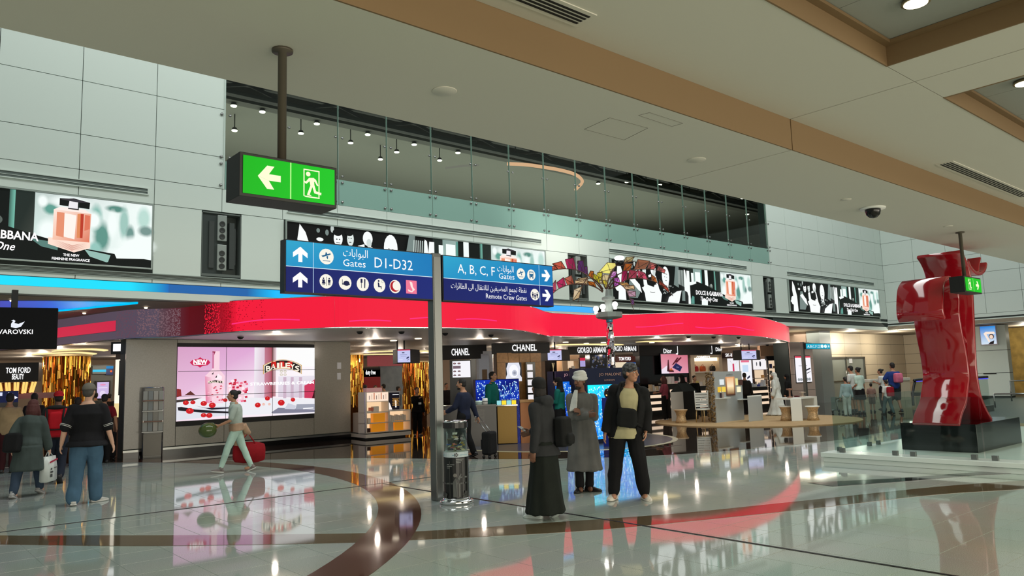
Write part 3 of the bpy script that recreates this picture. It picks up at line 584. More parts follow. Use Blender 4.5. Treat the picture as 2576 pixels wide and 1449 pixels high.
SOFTB = ((2.45, 1.1, .14, .12, (96, 160, 146)), (2.3, 1.25, .09, .12, Wt), (3.3, 1.0, .12, .3, (132, 186, 174)), (3.42, .6, .16, .34, (96, 150, 138)), (3.3, .35, .12, .14, (150, 200, 190)), (3.68, 1.25, .2, .08, (88, 140, 128)), (3.62, .9, .1, .3, Wt), (3.85, .95, .1, .36, (160, 200, 190)), (3.98, .7, .09, .22, (110, 150, 142)), (4.25, 1.1, .14, .26, (188, 222, 212)), (4.3, .82, .16, .12, (120, 150, 144)), (3.24, .95, .16, .2, Wt), (2.42, .62, .2, .26, Wt), (4.12, .48, .36, .2, Wt), (4.0, .3, .4, .12, Wt), (2.8, 1.28, .36, .13, Wt))
def people_layers():
    K = (10, 12, 12); Wt = (250, 255, 253); G = (120, 136, 132); L = [rc(0, 0, 4.45, 1.42, K)]
    L += [(Wt, [(.3, 0), (.72, 0), (.68, .7), (.5, 1.2), (.34, 1.4), (.28, 1.0), (.36, .6)]), el(.3, .5, .16, .2, Wt), rc(.1, .42, .3, .5, Wt)]
    L += [el(.9, 1.05, .1, .05, Wt), el(1.1, 1.25, .05, .08, G), el(.85, 1.28, .05, .06, G), el(1.25, 1.36, .05, .1, (190, 200, 196))]
    L += [(G, [(.85, .1), (1.35, .1), (1.5, .3), (1.2, .95), (1.0, .95), (.9, .6)]), (Wt, [(.95, .75), (1.15, .85), (1.5, .6), (1.6, .3), (1.4, .4)]), el(1.42, 1.12, .13, .2, Wt), el(1.4, 1.28, .14, .09, K), el(1.46, 1.1, .02, .015, K), el(1.38, 1.1, .02, .015, K), rc(1.36, 1.0, 1.48, 1.015, (90, 90, 90))]
    L += [el(1.78, 1.14, .1, .19, (226, 236, 232)), el(1.74, 1.3, .12, .08, K), (Wt, [(1.7, .92), (1.86, .95), (1.95, .55), (1.72, .6)]), el(1.8, 1.16, .02, .012, K), el(1.73, 1.16, .018, .012, K), el(1.77, 1.05, .04, .012, (70, 70, 70))]
    L += [el(2.3, 1.2, .15, .2, Wt), el(2.34, 1.08, .08, .12, (210, 220, 216)), (Wt, [(2.0, .98), (2.2, 1.04), (2.2, .94), (2.02, .9)]), (Wt, [(2.36, 1.0), (2.44, .98), (2.6, .5), (2.5, .45)])]
    L += [(Wt, [(1.6, .5), (2.0, .6), (2.6, .5), (2.75, .3), (2.66, 0), (1.8, 0), (1.75, .3)]), el(2.2, .36, .15, .025, K), el(2.2, .375, .15, .022, Wt), el(1.9, .52, .2, .1, Wt), el(2.4, .55, .1, .1, Wt)]
    L += [el(3.02, 1.0, .22, .38, Wt), el(2.96, .98, .03, .012, G), el(3.08, .97, .03, .012, G), el(3.03, .84, .05, .015, G), (Wt, [(2.86, .8), (3.2, .8), (3.12, .5), (2.95, .52)])]
    rr = random.Random(5)
    for k in range(60):
        x, y = rr.uniform(2.8, 3.4), rr.uniform(.3, .62); L.append(((200, 210, 206) if k % 2 else K, [(x, y), (x+.06, y+.02), (x+.03, y+.07)]))
    L += [(G, [(3.45, .7), (3.6, 1.42), (3.8, 1.42), (3.75, .6)])]+[((200, 214, 208), [(3.72+.07*k, .75-.02*k), (3.75+.07*k, .75-.02*k), (3.78+.07*k, 1.3), (3.75+.07*k, 1.3)]) for k in range(7)]
    L += [(Wt, [(3.0, 0), (3.7, 0), (3.9, .5), (3.6, .45), (3.1, .2)]), (Wt, [(4.1, .5), (4.3, .45), (4.2, 1.3), (4.12, 1.35)]), (G, [(3.9, .1), (4.1, .1), (4.12, .5), (3.95, .5)]), (Wt, [(4.3, 0), (4.45, 0), (4.45, 1.3), (4.28, 1.3), (4.2, .6), (4.32, .3)])]
    return L
PL, QL = perfume_layers(), people_layers()
PB = [x for cx, cy, rx, ry, c in SOFTB for x in soft(cx, cy, rx*1.25, ry*1.25, c)]
names = ['black and white perfume billboard at the far left with amber bottle and partly cut lettering', 'long black and white perfume billboard hidden behind the blue gate boards', 'black and white perfume billboard behind the glass palm sculpture', 'rightmost small black and white perfume billboard next to the wall corner']
for k, (a, bb) in enumerate(ADS):
    bt = thing('billboard', names[k], 'billboard', ((a+bb)/2, 18, 4.37), 0, 'perfume billboards on the upper wall')
    m = MB(); m.bx(a, bb, 17.93, 18.02, 4.355, 4.385); m.bx(a, bb, 17.93, 18.02, 5.815, 5.845); m.bx(a-.0, a+.03, 17.93, 18.02, 4.385, 5.815); m.bx(bb-.03, bb, 17.93, 18.02, 4.385, 5.815)
    m.build('frame', mat('billboard_frame', (168, 180, 174), .35, .4), bt); MB().bx(a+.03, bb-.03, 17.97, 18.02, 4.385, 5.815).build('light_box', BLACK, bt)
    for o0, LL in ((a+.04, QL), (bb-4.45, PL)):
        if o0 < -3: continue
        f = Frame((o0, 17.965, 4.39), (1, 0, 0), (0, 0, 1)); art(bt, f, LL[:11] if LL is PL else LL, 'printed_picture')
        if LL is PL:
            art(bt, f, PB, 'blurred_background', SOFT, h0=.009, dh=.00001); art(bt, f, LL[11:], 'printed_bottle', h0=.013, dh=.0003)
            text(bt, f, 'DOLCE & GABBANA', .42, .4, .24, GW, h=.03, width=1.83, bold=.02); text(bt, f, 'The Only One', .7, .17, .23, GW, h=.03, width=1.15, bold=.012, slant=.35)
            text(bt, f, 'THE NEW', 2.85, .13, .075, GW, h=.03, width=.3, align='CENTER', bold=.02); text(bt, f, 'FEMININE FRAGRANCE', 2.85, .04, .075, GW, h=.03, width=.7, align='CENTER', bold=.02)
# ---- speakers in the wall niches
spk0 = None
for k, (a, bb) in enumerate(NICHE):
    lab = ('grey column loudspeakers in the niche right of the leftmost billboard', 'grey column loudspeakers in the niche behind the palm sculpture', 'grey column loudspeakers in the niche left of the last billboard')[k]
    cx = a+.47
    if spk0 is None:
        spk0 = t = thing('loudspeaker', lab, 'speaker', (cx, 18.1, 4.36), 0, 'loudspeakers in the wall niches')
        for z in (4.45, 5.16):
            c = MB().bx(cx-.11, cx+.11, 17.98, 18.16, z, z+.62).build('cabinet', mat('speaker_grey', (150, 158, 154), .4, .3), t, .01)
            for q in range(3):
                zz = z+.1+.155*q; MB().lathe([(.0, .0), (.03, .0), (.06, .012), (.07, .012), (.07, 0)], (0, 0, 0), 16)
                m = MB(); m.rings([[Vector((cx+rr*math.cos(w_), 17.98-d_, zz+rr*math.sin(w_))) for w_ in [2*math.pi*i/14 for i in range(14)]] for rr, d_ in ((.068, 0), (.068, .012), (.055, .012), (.03, .002), (.005, .002))]); m.build('driver', mat('speaker_cone', (40, 44, 42), .5), c)
        for s in (-1, 1): MB().bx(cx+s*.24-.06, cx+s*.24+.06, 18.0, 18.12, 4.5, 5.62).build('side_array', mat('speaker_dark', (52, 58, 56), .6), t); MB().bx(cx+s*.33-.02, cx+s*.33+.02, 18.05, 18.1, 4.6, 5.5).build('bracket', mat('speaker_dark'), t)
    else:
        c = copy_tree(spk0); c.location = (cx, 18.1, 4.36); c['label'] = lab
# ---- ceiling fittings
DOWN = glow('downlight', (255, 240, 205), 4)
for k, (px, py, lab) in enumerate(((2303, 2, 'bright round downlight in the ceiling recess at the top of the picture'), (2578, 205, 'bright round downlight in the ceiling recess at the right edge'))):
    p = fl(px, py, 5.15*.805+.325)
    t = thing('downlight', lab, 'light', p, 0, 'downlights in the ceiling recesses'); MB().lathe([(0, .0), (.085, 0), (.085, .006), (0, .006)], (p.x, p.y, p.z-.027), 20).build('lens', DOWN, t)
    MB().lathe([(.085, .0), (.105, 0), (.1, .02), (.085, .02)], (p.x, p.y, p.z-.02), 20).build('rim', mat('downlight_rim', (120, 110, 84), .4), t)
SLOT = mat('slot_black', (10, 10, 10), .8)
def diffuser(x0, x1, y0, y1, z, lab, group=None):
    t = thing('slot_diffuser', lab, 'vent', ((x0+x1)/2, (y0+y1)/2, z), 0, 'slot diffusers in the ceiling'); MB().bx(x0-.03, x1+.03, y0-.03, y1+.03, z-.008, z).build('frame', CEIL, t)
    n = 4; d = (y1-y0)/n
    for k in range(n): MB().bx(x0, x1, y0+d*k+d*.2, y0+d*k+d*.75, z-.011, z-.004).build('slot', SLOT, t)
zu = 1.68+(4.91-1.68)*.805
a = [fl(*q, zu) for q in ((1340, 0), (1480, 42), (1452, 56))]
diffuser(a[1].x-1.6, a[1].x, a[2].y-.14, a[2].y+.02, zu, 'black four slot air diffuser at the top edge of the ceiling')
a = [fl(*q, zu) for q in ((2362, 413), (2395, 407), (2576, 487))]
diffuser(a[0].x, a[0].x+3.2, a[1].y-.0, a[0].y, zu, 'long black slot air diffuser in the ceiling at the right')
p = fl(2195, 523, 3.95); t = thing('security_camera', 'black dome security camera on white plate under the ceiling', 'camera', p)
MB().lathe([(0, -.02), (.17, -.02), (.175, 0), (0, 0)], p, 24).build('mounting_plate', WHITE, t); MB().lathe([(0, -.15), (.05, -.14), (.09, -.1), (.105, -.05), (.105, -.02), (0, -.02)], p, 24).build('dome', mat('dome_black', (8, 8, 9), .12), t)
for px, py, r_, lab in ((1118, 229, .1, 'flush round white ceiling cover behind the first exit sign'), (1752, 402, .1, 'flush round white ceiling cover left of the dark ceiling joint'), (2128, 502, .07, 'small round sensor left of the dome camera'), (2385, 569, .07, 'small flat sensor on the ceiling by the second exit sign pole')):
    p = fl(px, py, 3.95); one('ceiling_cover', MB().lathe([(0, -.006), (r_*.97, -.006), (r_, -.004), (r_, 0), (0, 0)], p, 20), CEIL, lab, 'cover')
for q, lab in (([(1634, 283), (1718, 310), (1690, 318), (1606, 290)], 'flush rectangular access hatch outlined in the ceiling beam'), ([(1470, 325), (1570, 352), (1630, 322), (1534, 296)], 'faint second access hatch in the ceiling beam')):
    P = [fl(*v, 3.95) for v in q]; one('access_hatch', MB().tube([v+Vector((0, 0, .001)) for v in P+[P[0]]], .0035, 4), mat('hatch_gap', (110, 106, 96), .8), lab, 'hatch')
# ---- donation cylinder beside the post
class Cyl:
    def __init__(s, c, R, z, a0): s.c = c; s.R = R; s.z = z; s.a0 = a0
    def p(s, a, b, h=0): t = s.a0+a/s.R; return Vector((s.c[0]+(s.R+h)*math.cos(t), s.c[1]+(s.R+h)*math.sin(t), s.z+b))
g0 = fl(1149, 1271); away = Vector((g0.x, g0.y, 0)).normalized(); c = g0+away*.2; R_ = .165
dn = thing('donation_cylinder', 'clear donation cylinder holding banknotes on chrome foot beside the sign post', 'donation box', (c.x, c.y, 0))
MB().lathe([(0, 0), (.225, 0), (.235, .012), (.235, .04), (.225, .05), (.19, .052), (.19, .075), (.178, .085), (0, .085)], c, 36).build('foot', CHROME, dn)
MB().lathe([(0, .085), (R_-.002, .085), (R_-.002, .64), (0, .64)], c, 36).build('core', BLACK, dn)
a0 = math.atan2(-away.y, -away.x)-math.pi*.5; HW = math.pi*R_
cf = Cyl(c, R_, .085, a0)
L = []
for k in range(24):
    x0, x1 = HW*2*k/24-HW/2, HW*2*(k+1)/24-HW/2; L += [rc(x0, 0, x1, .55, (18, 20, 20)), rc(x0, .55, x1, .62, (206, 222, 226))]
g2 = (84, 88, 86)
for x in (.06, .17, .34, .42): L.append(((58, 60, 58), [(x, 0), (x+.012, 0), (x+.015, .5), (x+.003, .5)]))
for y, xs in ((.19, (0, .12, .25, .38)), (.27, (.3, .36, .44))): L += [rc(x, y, x+.11, y+.02, g2) for x in xs]
L += [(g2, [(.22, .02), (.27, .02), (.27, .2), (.25, .28), (.22, .22)]), el(.245, .31, .022, .026, (120, 118, 112)), (g2, [(.24, .26), (.3, .24), (.33, .32), (.32, .34), (.28, .27)]), rc(.29, .02, .31, .2, (96, 98, 94)), (g2, [(.02, .02), (.12, .0), (.14, .06), (.05, .09)]), ((70, 72, 70), [(.34, .02), (.44, .0), (.46, .06), (.38, .1)])]
L += [rc(.26+.0*k, .52-.022*k, .36-.02*k, .528-.022*k, (150, 154, 152)) for k in range(3)]+[rc(.14, .45-.022*k, .24-.03*k, .457-.022*k, (150, 154, 152)) for k in range(3)]
L += [rc(.06, .578, .24, .584, (110, 170, 190)), rc(.31, .578, .42, .584, (110, 170, 190))]+[el(.265+.018*math.cos(t_), .585+.018*math.sin(t_), .009, .011, (20, 24, 28), n=8) for t_ in [2*math.pi*k/5 for k in range(5)]]
art(dn, cf, L, 'printed_wrap', PAPER, h0=.001, dh=.0003)
tubeg = MB(); n = 36
tubeg.rings([[Vector((c.x+r*math.cos(2*math.pi*k/n), c.y+r*math.sin(2*math.pi*k/n), z)) for k in range(n)] for r, z in ((R_, .70), (R_, 1.06), (R_-.006, 1.06), (R_-.006, .70))]).build('clear_tube', RAILG, dn)
MB().lathe([(0, .64), (R_, .64), (R_, .705), (0, .705)], c, 36).build('collar', WHITE, dn)
L = []
for k in range(24):
    x0, x1 = HW*2*k/24-HW/2, HW*2*(k+1)/24-HW/2; L += [rc(x0, 0, x1, .07, (34, 34, 36))]
art(dn, Cyl(c, R_, 1.03, a0), L, 'printed_ring', PAPER, h0=.003)
text(dn, Cyl(c, R_, 1.03, a0), 'Dare to Educate', .1, .02, .042, mat('print_white', (220, 222, 222), .5), h=.005, width=.26); text(dn, Cyl(c, R_, 1.03, a0), 'make', .42, .02, .036, mat('print_white'), h=.005)
m = MB(); m.lathe([(R_-.03, 1.1), (R_+.004, 1.1), (R_+.004, 1.13), (R_-.03, 1.13)], c, 36); m.build('top_ring', CHROME, dn)
rr = random.Random(2); cols = [(206, 190, 150), (120, 110, 90), (60, 100, 170), (220, 180, 60), (190, 110, 100), (196, 206, 196), (90, 96, 70), (230, 228, 220)]
for k in range(46):
    t_ = rr.uniform(0, 6.28); q = rr.uniform(.01, .115); z = .72+.24*rr.random()**1.5
    Rm = Matrix.Rotation(rr.uniform(0, 3), 3, 'Z') @ Matrix.Rotation(rr.uniform(-1.2, 1.2), 3, 'X')
    o = MB().box((c.x+q*math.cos(t_), c.y+q*math.sin(t_), z), (.07, .032, .002), Rm).build('banknote', mat('note%d' % (k % 8), cols[k % 8], .7), dn)
# ================================================================ shop fronts and fittings
def pt(px, Y, py=960): v = at(px, py, Y); return Vector((v.x, Y, 0))
def upright(px0, Y0, px1, Y1, pyT, pyB):
    """Plan points and heights of an upright face seen between two pixel columns."""
    A, B = pt(px0, Y0), pt(px1, Y1); zT, zB = zat(px0, pyT, A), zat(px0, pyB, A)
    return A, B, max(0, zB), zT
def slabf(A, B, z0, z1, t=.06): return MB().slab(A, B, z0, z1, t)
def face(A, B, z0, off=.003):
    d = (Vector(B)-Vector(A)); d.z = 0; L = d.length; n = Vector((d.y, -d.x, 0)).normalized()
    f = vframe((A[0]+n.x*off, A[1]+n.y*off), (B[0]+n.x*off, B[1]+n.y*off), z0); return f, L
def sign_board(label, px0, Y0, px1, Y1, pyT, pyB, words, size=.5, color=MBLACK, ink=None, cat='sign', name='shop_sign', x=None, bold=.015, width=.6, thick=.18, y=None):
    A, B, z0, z1 = upright(px0, Y0, px1, Y1, pyT, pyB); t = thing(name, label, cat, ((A.x+B.x)/2, (A.y+B.y)/2, z0))
    slabf(A, B, z0, z1, thick).build('board', color, t, .004); f, L = face(A, B, z0); H = z1-z0
    for k, wd in enumerate(words if isinstance(words, list) else [words]):
        wx = (x[k] if isinstance(x, list) else x) if x is not None else .5
        text(t, f, wd, L*wx, H*(y if y is not None else (1-size)/2+.04), H*size*1.38, ink or GW, h=.02, width=L*(width[k] if isinstance(width, list) else width), align='CENTER', bold=bold)
    return t, f, L, H, A, B
# ---- video wall: long stone clad wall with the large pink screen
VA, VB = fl(440, 1143), fl(790, 1112)
V0, V1 = onl(314, VA, VB), onl(882, VA, VB)
vd = (VB-VA).normalized(); vn = Vector((vd.y, -vd.x, 0))
CLAD = mat('grey_cladding', (150, 146, 136), .22, spec=.5, var=.05, vscale=30)
vw = struct('wall_video', MB().slab(V0+vn*-.06, V1+vn*-.06, 0, 3.0, .35), JOINT)
zs0, zs1 = zat(440, 1073, VA), zat(444, 863, VA)
zb0 = zat(440, 1122, VA)
cols = [V0, VA, onl(565, VA, VB), onl(682, VA, VB), VB, V1]
for i in range(5):
    a, b = cols[i]+vd*.006, cols[i+1]-vd*.006
    if i in (0, 4): MB().slab(a, b, zb0+.006, 2.99, .06).build('cladding_panel', CLAD, vw)
    else:
        MB().slab(a, b, zb0+.006, zs0-.006, .06).build('cladding_panel', CLAD, vw)
MB().slab(cols[1]+vd*.006, cols[4]-vd*.006, zs1+.006, 2.99, .06).build('cladding_panel', CLAD, vw)
MB().slab(V0+vn*.0, V1, .14, zb0-.02, .05).build('steel_kick', STEEL, vw); MB().slab(V0+vn*.02, V1+vn*.02, 0, .14, .06).build('skirting', BLACK, vw)
scr = thing('video_screen', 'large pink strawberry liqueur video wall of nine screens on grey cladding', 'screen', ((VA.x+VB.x)/2, (VA.y+VB.y)/2, zs0))
MB().slab(VA+vn*.02, VB+vn*.02, zs0, zs1, .1).build('surround', MBLACK, scr)
f, SW = face(VA, VB, zs0+.13, .025); SH = zs1-zs0-.23
def bailey_layers():
    W, H = SW, SH; sx, sy = W/2090, H/1090             # crop coordinates: x 75..2165, y 145(top)..1235
    X = lambda x: (x-75)*sx
    Y = lambda x, y: (1-(y-145)/(1140-75*(x-75)/2090))*H
    P = lambda *q: [(min(W, max(0, X(x))), min(H, max(0, Y(x, y)))) for x, y in q]
    L = [([(250, 226, 240), (252, 246, 250), (252, 248, 252), (226, 168, 206)], [(0, 0), (W, 0), (W, H), (0, H)])]
    L += [([(232, 190, 220), (250, 236, 246), (224, 168, 214), (214, 160, 196)], P((75, 900), (1180, 900), (1180, 145), (75, 145)))]
    L += [([(236, 228, 238), (226, 206, 222), (222, 196, 214), (244, 240, 246)], P((1180, 1000), (1340, 1000), (1340, 145), (1180, 145))), ([(206, 140, 160), (170, 70, 90), (166, 70, 88), (190, 120, 140)], P((1340, 950), (1470, 950), (1470, 145), (1340, 145))), ([(150, 50, 66), (200, 150, 160), (220, 200, 206), (120, 28, 40)], P((1450, 930), (1520, 930), (1520, 145), (1450, 145))), ((252, 252, 252), P((1530, 460), (2165, 450), (2165, 145), (1530, 145))), ([(220, 206, 222), (214, 196, 214), (232, 226, 236), (236, 230, 240)], P((1560, 940), (2165, 960), (2165, 600), (1560, 610)))]
    L += [((238, 238, 244), P((75, 1235), (2165, 1190), (2165, 980), (1100, 940), (75, 950))), ((224, 226, 236), P((75, 1100), (900, 1060), (900, 1200), (75, 1270)))]
    for x in (1640, 1760, 1900): L.append(((206, 180, 200), P((x, 960), (x+50, 960), (x+50, 620), (x, 620))))
    L += [((206, 60, 96), P((1990, 960), (2165, 970), (2165, 660), (2080, 720), (1990, 760))), ((70, 10, 24), P((2120, 965), (2165, 968), (2165, 820)))]
    # plates, cloths
    L += [((60, 52, 50), P((70, 960), (420, 930), (300, 970), (70, 1000))), ((140, 40, 40), P((70, 920), (140, 900), (130, 800), (70, 790))), ((96, 46, 40), P((180, 890), (330, 890), (260, 825)))]
    L += [((26, 24, 34), P((90, 1070), (140, 1065), (330, 1110), (880, 1160), (880, 1185), (420, 1160), (100, 1120))), ((34, 30, 44), P((320, 1050), (480, 1090), (880, 1085), (880, 1100), (560, 1120))), ((130, 130, 150), P((1450, 1180), (1560, 1110), (1720, 1120), (2165, 1150), (2165, 1190), (1480, 1200))), ((206, 208, 222), P((1660, 1130), (1720, 1040), (1850, 1080), (1830, 1140))), ((160, 164, 180), P((1840, 1140), (1860, 1060), (2165, 1060), (2165, 1140)))]
    # bottle
    L += [((250, 212, 226), P((470, 1020), (720, 1020), (715, 900), (740, 600), (660, 490), (660, 210), (555, 210), (555, 490), (455, 600))), ([(226, 110, 150), (244, 190, 210), (250, 214, 226), (230, 150, 184)], P((475, 1010), (560, 1020), (560, 620), (455, 600))), ((150, 40, 76), P((555, 290), (575, 290), (600, 215), (555, 212))), ((206, 120, 160), P((555, 480), (580, 480), (580, 230), (555, 230))), ((255, 240, 246), P((640, 560), (700, 610), (690, 660), (600, 650)))]
    rr = random.Random(4)
    for k in range(26):
        x, y = rr.uniform(480, 710), rr.uniform(740, 1010); L.append(((206, 50, 80) if k % 2 else (250, 190, 206), P((x, y), (x+26, y-8), (x+34, y+8), (x+8, y+14))))
    L += [((40, 30, 30), P((500, 715), (510, 680), (600, 662), (700, 676), (705, 712), (600, 695)))]+[((40, 26, 30), P((545+50*k, 570+50*k), (575+50*k, 535+50*k), (570+50*k, 575+50*k))) for k in range(2)]
    # glass with cream and berries
    L += [((248, 206, 220), P((800, 1010), (1020, 1000), (1040, 780), (1030, 690), (780, 700), (775, 790)))]
    for k in range(44):
        x, y = rr.uniform(780, 1040), rr.uniform(650, 1000); L.append(([(200, 30, 60), (240, 120, 150), (255, 236, 242)][k % 3], P((x, y), (x+40, y-12), (x+46, y+20), (x+10, y+26))))
    # loose strawberries
    for x, y, r in ((195, 1005, 42), (290, 1000, 36), (440, 1020, 46), (560, 1050, 50), (745, 975, 34), (250, 1130, 54), (440, 1200, 40), (520, 1205, 46), (1380, 960, 40), (1230, 1060, 46), (1600, 1030, 56), (1790, 985, 38), (1320, 1050, 26), (1410, 1050, 24)):
        q = [(x+r*math.cos(t), y+r*.85*math.sin(t)) for t in [2*math.pi*k/10 for k in range(10)]]; L.append(((206, 28, 36) if r > 30 else (240, 200, 190), P(*q))); L.append(((240, 120, 100), P((x-r*.4, y-r*.2), (x, y-r*.5), (x+r*.1, y-r*.1))))
    # NEW badge, brand arch
    q = [(x, y) for x, y in ((235, 388), (275, 345), (340, 335), (378, 305), (416, 335), (485, 340), (522, 388), (485, 430), (416, 440), (378, 468), (340, 440), (275, 432))]; L.append(((206, 36, 88), P(*q))); L.append(((255, 255, 255), P((290, 416), (462, 412), (462, 422), (290, 426))))
    def arch(cx, top, hw, th, sag, c, g=0):
        n = 12
        for k in range(n):
            a, b = -1+2*k/n, -1+2*(k+1)/n; s_ = hw+g
            L.append((c, P((cx+s_*a, top+sag*a*a-g), (cx+s_*b, top+sag*b*b-g), (cx+s_*b*(1-.0*abs(b)), top+sag*b*b+th+g), (cx+s_*a, top+sag*a*a+th+g))))
    arch(1620, 352, 300, 120, 92, (206, 160, 90), 14); arch(1620, 352, 296, 118, 92, (250, 240, 220), 7); arch(1620, 352, 290, 116, 90, (28, 20, 20))
    for x in (1470, 1600, 1730): L.append(((214, 40, 34), P((x-36, 372), (x+40, 372), (x+46, 466), (x-36, 470))))
    for dx in (-30, 30):
        for dy in (-26, 26): L.append(((206, 196, 170), P(*[(1625+dx+24*math.cos(t), 556+dy+22*math.sin(t)) for t in [2*math.pi*k/10 for k in range(10)]]))); L.append(((236, 230, 226), P(*[(1625+dx+16*math.cos(t), 556+dy+15*math.sin(t)) for t in [2*math.pi*k/10 for k in range(10)]])))
    L.append(((245, 245, 250), P((1955, 1140), (2130, 1130), (2130, 1112), (1955, 1122))))
    return L, X, Y
BL, bX, bY = bailey_layers()
art(scr, f, BL, 'printed_picture', h0=.002, dh=.0003)
CRM = glow('cream', (255, 246, 226), 1.0)
text(scr, f, 'NEW', bX(378), bY(378, 410), .16, GW, h=.06, width=.38, align='CENTER', bold=.04)
for k, ch in enumerate('BAILEYS'):
    x = 1385+78*k; yy = 470+70*((x-1620)/270)**2
    text(scr, f, ch, bX(x), bY(x, yy), .21, CRM, h=.06, width=(.08 if ch == 'I' else .155), align='CENTER', bold=.03)
text(scr, f, 'BAILEYS', bX(600), bY(600, 702), .075, CRM, h=.06, width=.44, align='CENTER', bold=.02)
text(scr, f, 'STRAWBERRIES & CREAM', bX(1620), bY(1620, 742), .115, GW, h=.06, width=2.0, align='CENTER', bold=.02)
m = MB()
for px in (565, 682): q = onl(px, VA, VB)-VA; u_ = q.length; m.add([f.p(u_-.006, 0, .065), f.p(u_+.006, 0, .065), f.p(u_+.006, SH, .065), f.p(u_-.006, SH, .065)], [(0, 1, 2, 3)])
for k in (1, 2): m.add([f.p(0, SH*k/3-.006, .066), f.p(SW, SH*k/3-.006, .066), f.p(SW, SH*k/3+.006, .066), f.p(0, SH*k/3+.006, .066)], [(0, 1, 2, 3)])
m.build('screen_joint', MBLACK, scr)
f, L_ = face(VB, V1, 0, .004)
t = thing('wall_notice', 'small white notices fixed on the grey cladding right of the pink screen', 'notice', V1)
for x0, y0, w_, h_ in ((848, 912, 10, 16), (848, 938, 9, 17)):
    a_ = onl(x0, VA, VB); b_ = onl(x0+w_, VA, VB); MB().slab(a_+vn*.012, b_+vn*.012, zat(x0, y0+h_, a_), zat(x0, y0, a_), .01).build('paper', mat('paper_white', (214, 216, 222), .4), t)
# ---- brochure stand
A, B = fl(345, 1150)+vn*.3, fl(398, 1147)+vn*.3
t = thing('brochure_stand', 'chrome brochure stand with four rows of leaflets against grey wall', 'rack', (A.x, A.y, 0))
d_ = (B-A).normalized(); n_ = Vector((d_.y, -d_.x, 0)); Wb = (B-A).length; zt = zat(345, 976, A)
m = MB()
for s in (.02, Wb-.02): m.tube([A+d_*s, A+d_*s+Vector((0, 0, zt))], .014, 8)
m.tube([A+d_*.02+Vector((0, 0, zt)), A+d_*(Wb-.02)+Vector((0, 0, zt))], .014, 8); m.build('frame', CHROME, t)
f = Frame(A-n_*.02, d_, (0, 0, 1))
m = MB(); m.add([f.p(0, 0, -.03), f.p(Wb, 0, -.03), f.p(Wb, zt, -.03), f.p(0, zt, -.03)], [(0, 1, 2, 3)]); m.build('back_panel', mat('rack_back', (120, 120, 116), .35, .4), t)
fr_ = [.36, .51, .66, .81]
rr = random.Random(9)
for i, h in enumerate(fr_):
    z = zt*h; MB().box(f.p(Wb/2, z, .05), (Wb, .09, .02), Matrix((f.u, f.v.cross(f.u), f.v)).transposed()).build('tray', mat('rack_tray', (150, 110, 90), .4) if i % 2 else STEEL, t)
    for k in range(4):
        if rr.random() < .88: x = Wb*(k+.5)/4; m = MB(); m.box(f.p(x, z+.13, .03), (Wb*.21, .015, .22), Matrix((f.u, f.v.cross(f.u), f.v)).transposed()); m.build('leaflet', mat('leaflet%d' % (k % 3), [(176, 178, 172), (150, 156, 156), (196, 192, 184)][k % 3], .5), t)
m = MB(); m.add([f.p(.01, .04, .02), f.p(Wb-.01, .04, .02), f.p(Wb-.01, zt*.33, .02), f.p(.01, zt*.33, .02)], [(0, 1, 2, 3)]); m.build('lower_panel', mat('rack_metal', (96, 94, 88), .3, .5), t)
# ---- lit display tower at the left end of the video wall
A = fl(283, 1150); B = fl(314, 1151)
t = thing('display_tower', 'narrow lit perfume display tower with wooden base left of the grey wall', 'display', (A.x, A.y, 0))
zz = lambda y: zat(283, y, A)
slabf(A, B, 0, zz(1050), .5).build('wood_base', mat('tower_wood', (150, 92, 62), .4, var=.1), t); slabf(A, B, zz(1050), zz(1015), .5).build('niche_lit', glow('niche', (250, 226, 160), .9), t)
slabf(A, B, zz(1015), zz(905), .5).build('light_case', glow('case', (255, 246, 226), 1.1), t); q = (B-A); slabf(A+q*.3+Vector((0, -.01, 0)), A+q*.72+Vector((0, -.01, 0)), zz(995), zz(908), .02).build('dark_glass', mat('dark_glass', (40, 38, 42), .1), t)
slabf(A, B, zz(905), zz(862), .5).build('header', mat('header_brown', (70, 46, 40), .4), t)
a_ = fl(278, 1151); a_ = A+(a_-A)*1.0; slabf(a_+Vector((-.1, -.12, 0)), A+(B-A)*.75+Vector((0, -.12, 0)), zz(892), zz(862), .12).build('sign_box', BLACK, t); f, L_ = face(a_+Vector((-.1, -.12, 0)), A+(B-A)*.75+Vector((0, -.12, 0)), zz(890)); m = MB(); m.add([f.p(.06, .05, .004), f.p(L_-.06, .05, .004), f.p(L_-.06, (zz(864)-zz(890))-.03, .004), f.p(.06, (zz(864)-zz(890))-.03, .004)], [(0, 1, 2, 3)]); m.build('sign_face', GW, t)
# ---- hanging crystal brand sign at far left
p = fl(142, 877, 2.55); wd = 2.6
A = Vector((at(-60, 800, p.y+.6).x, p.y+.25, 0)); B = Vector((p.x, p.y, 0)); z0, z1 = 2.55, zat(142, 775, p)
t = thing('hanging_sign', 'black hanging sign box with white swan emblem at the far left', 'sign', (p.x-.6, p.y, z1))
slabf(A, B, z0, z1, .25).build('box', mat('sign_navy', (7, 8, 12), .6, spec=.15), t, .006); f, L_ = face(A, B, z0); H = z1-z0
q = pt(80, (p.y+.1), 832)
u_ = (at(84, 832, p.y).x-A.x)
text(t, f, 'SWAROVSKI', u_+.02, H*.36, H*.15, GW, h=.01, align='RIGHT', width=H*.84, bold=.012)
ux = u_-H*.3
art(t, f, [((235, 240, 250), [(ux-.1, H*.52), (ux-.02, H*.5), (ux+.06, H*.53), (ux+.12, H*.66), (ux+.02, H*.6), (ux-.05, H*.62), (ux-.03, H*.67), (ux-.06, H*.7), (ux-.1, H*.68), (ux-.07, H*.67), (ux-.1, H*.6)])], 'swan_emblem', h0=.008)
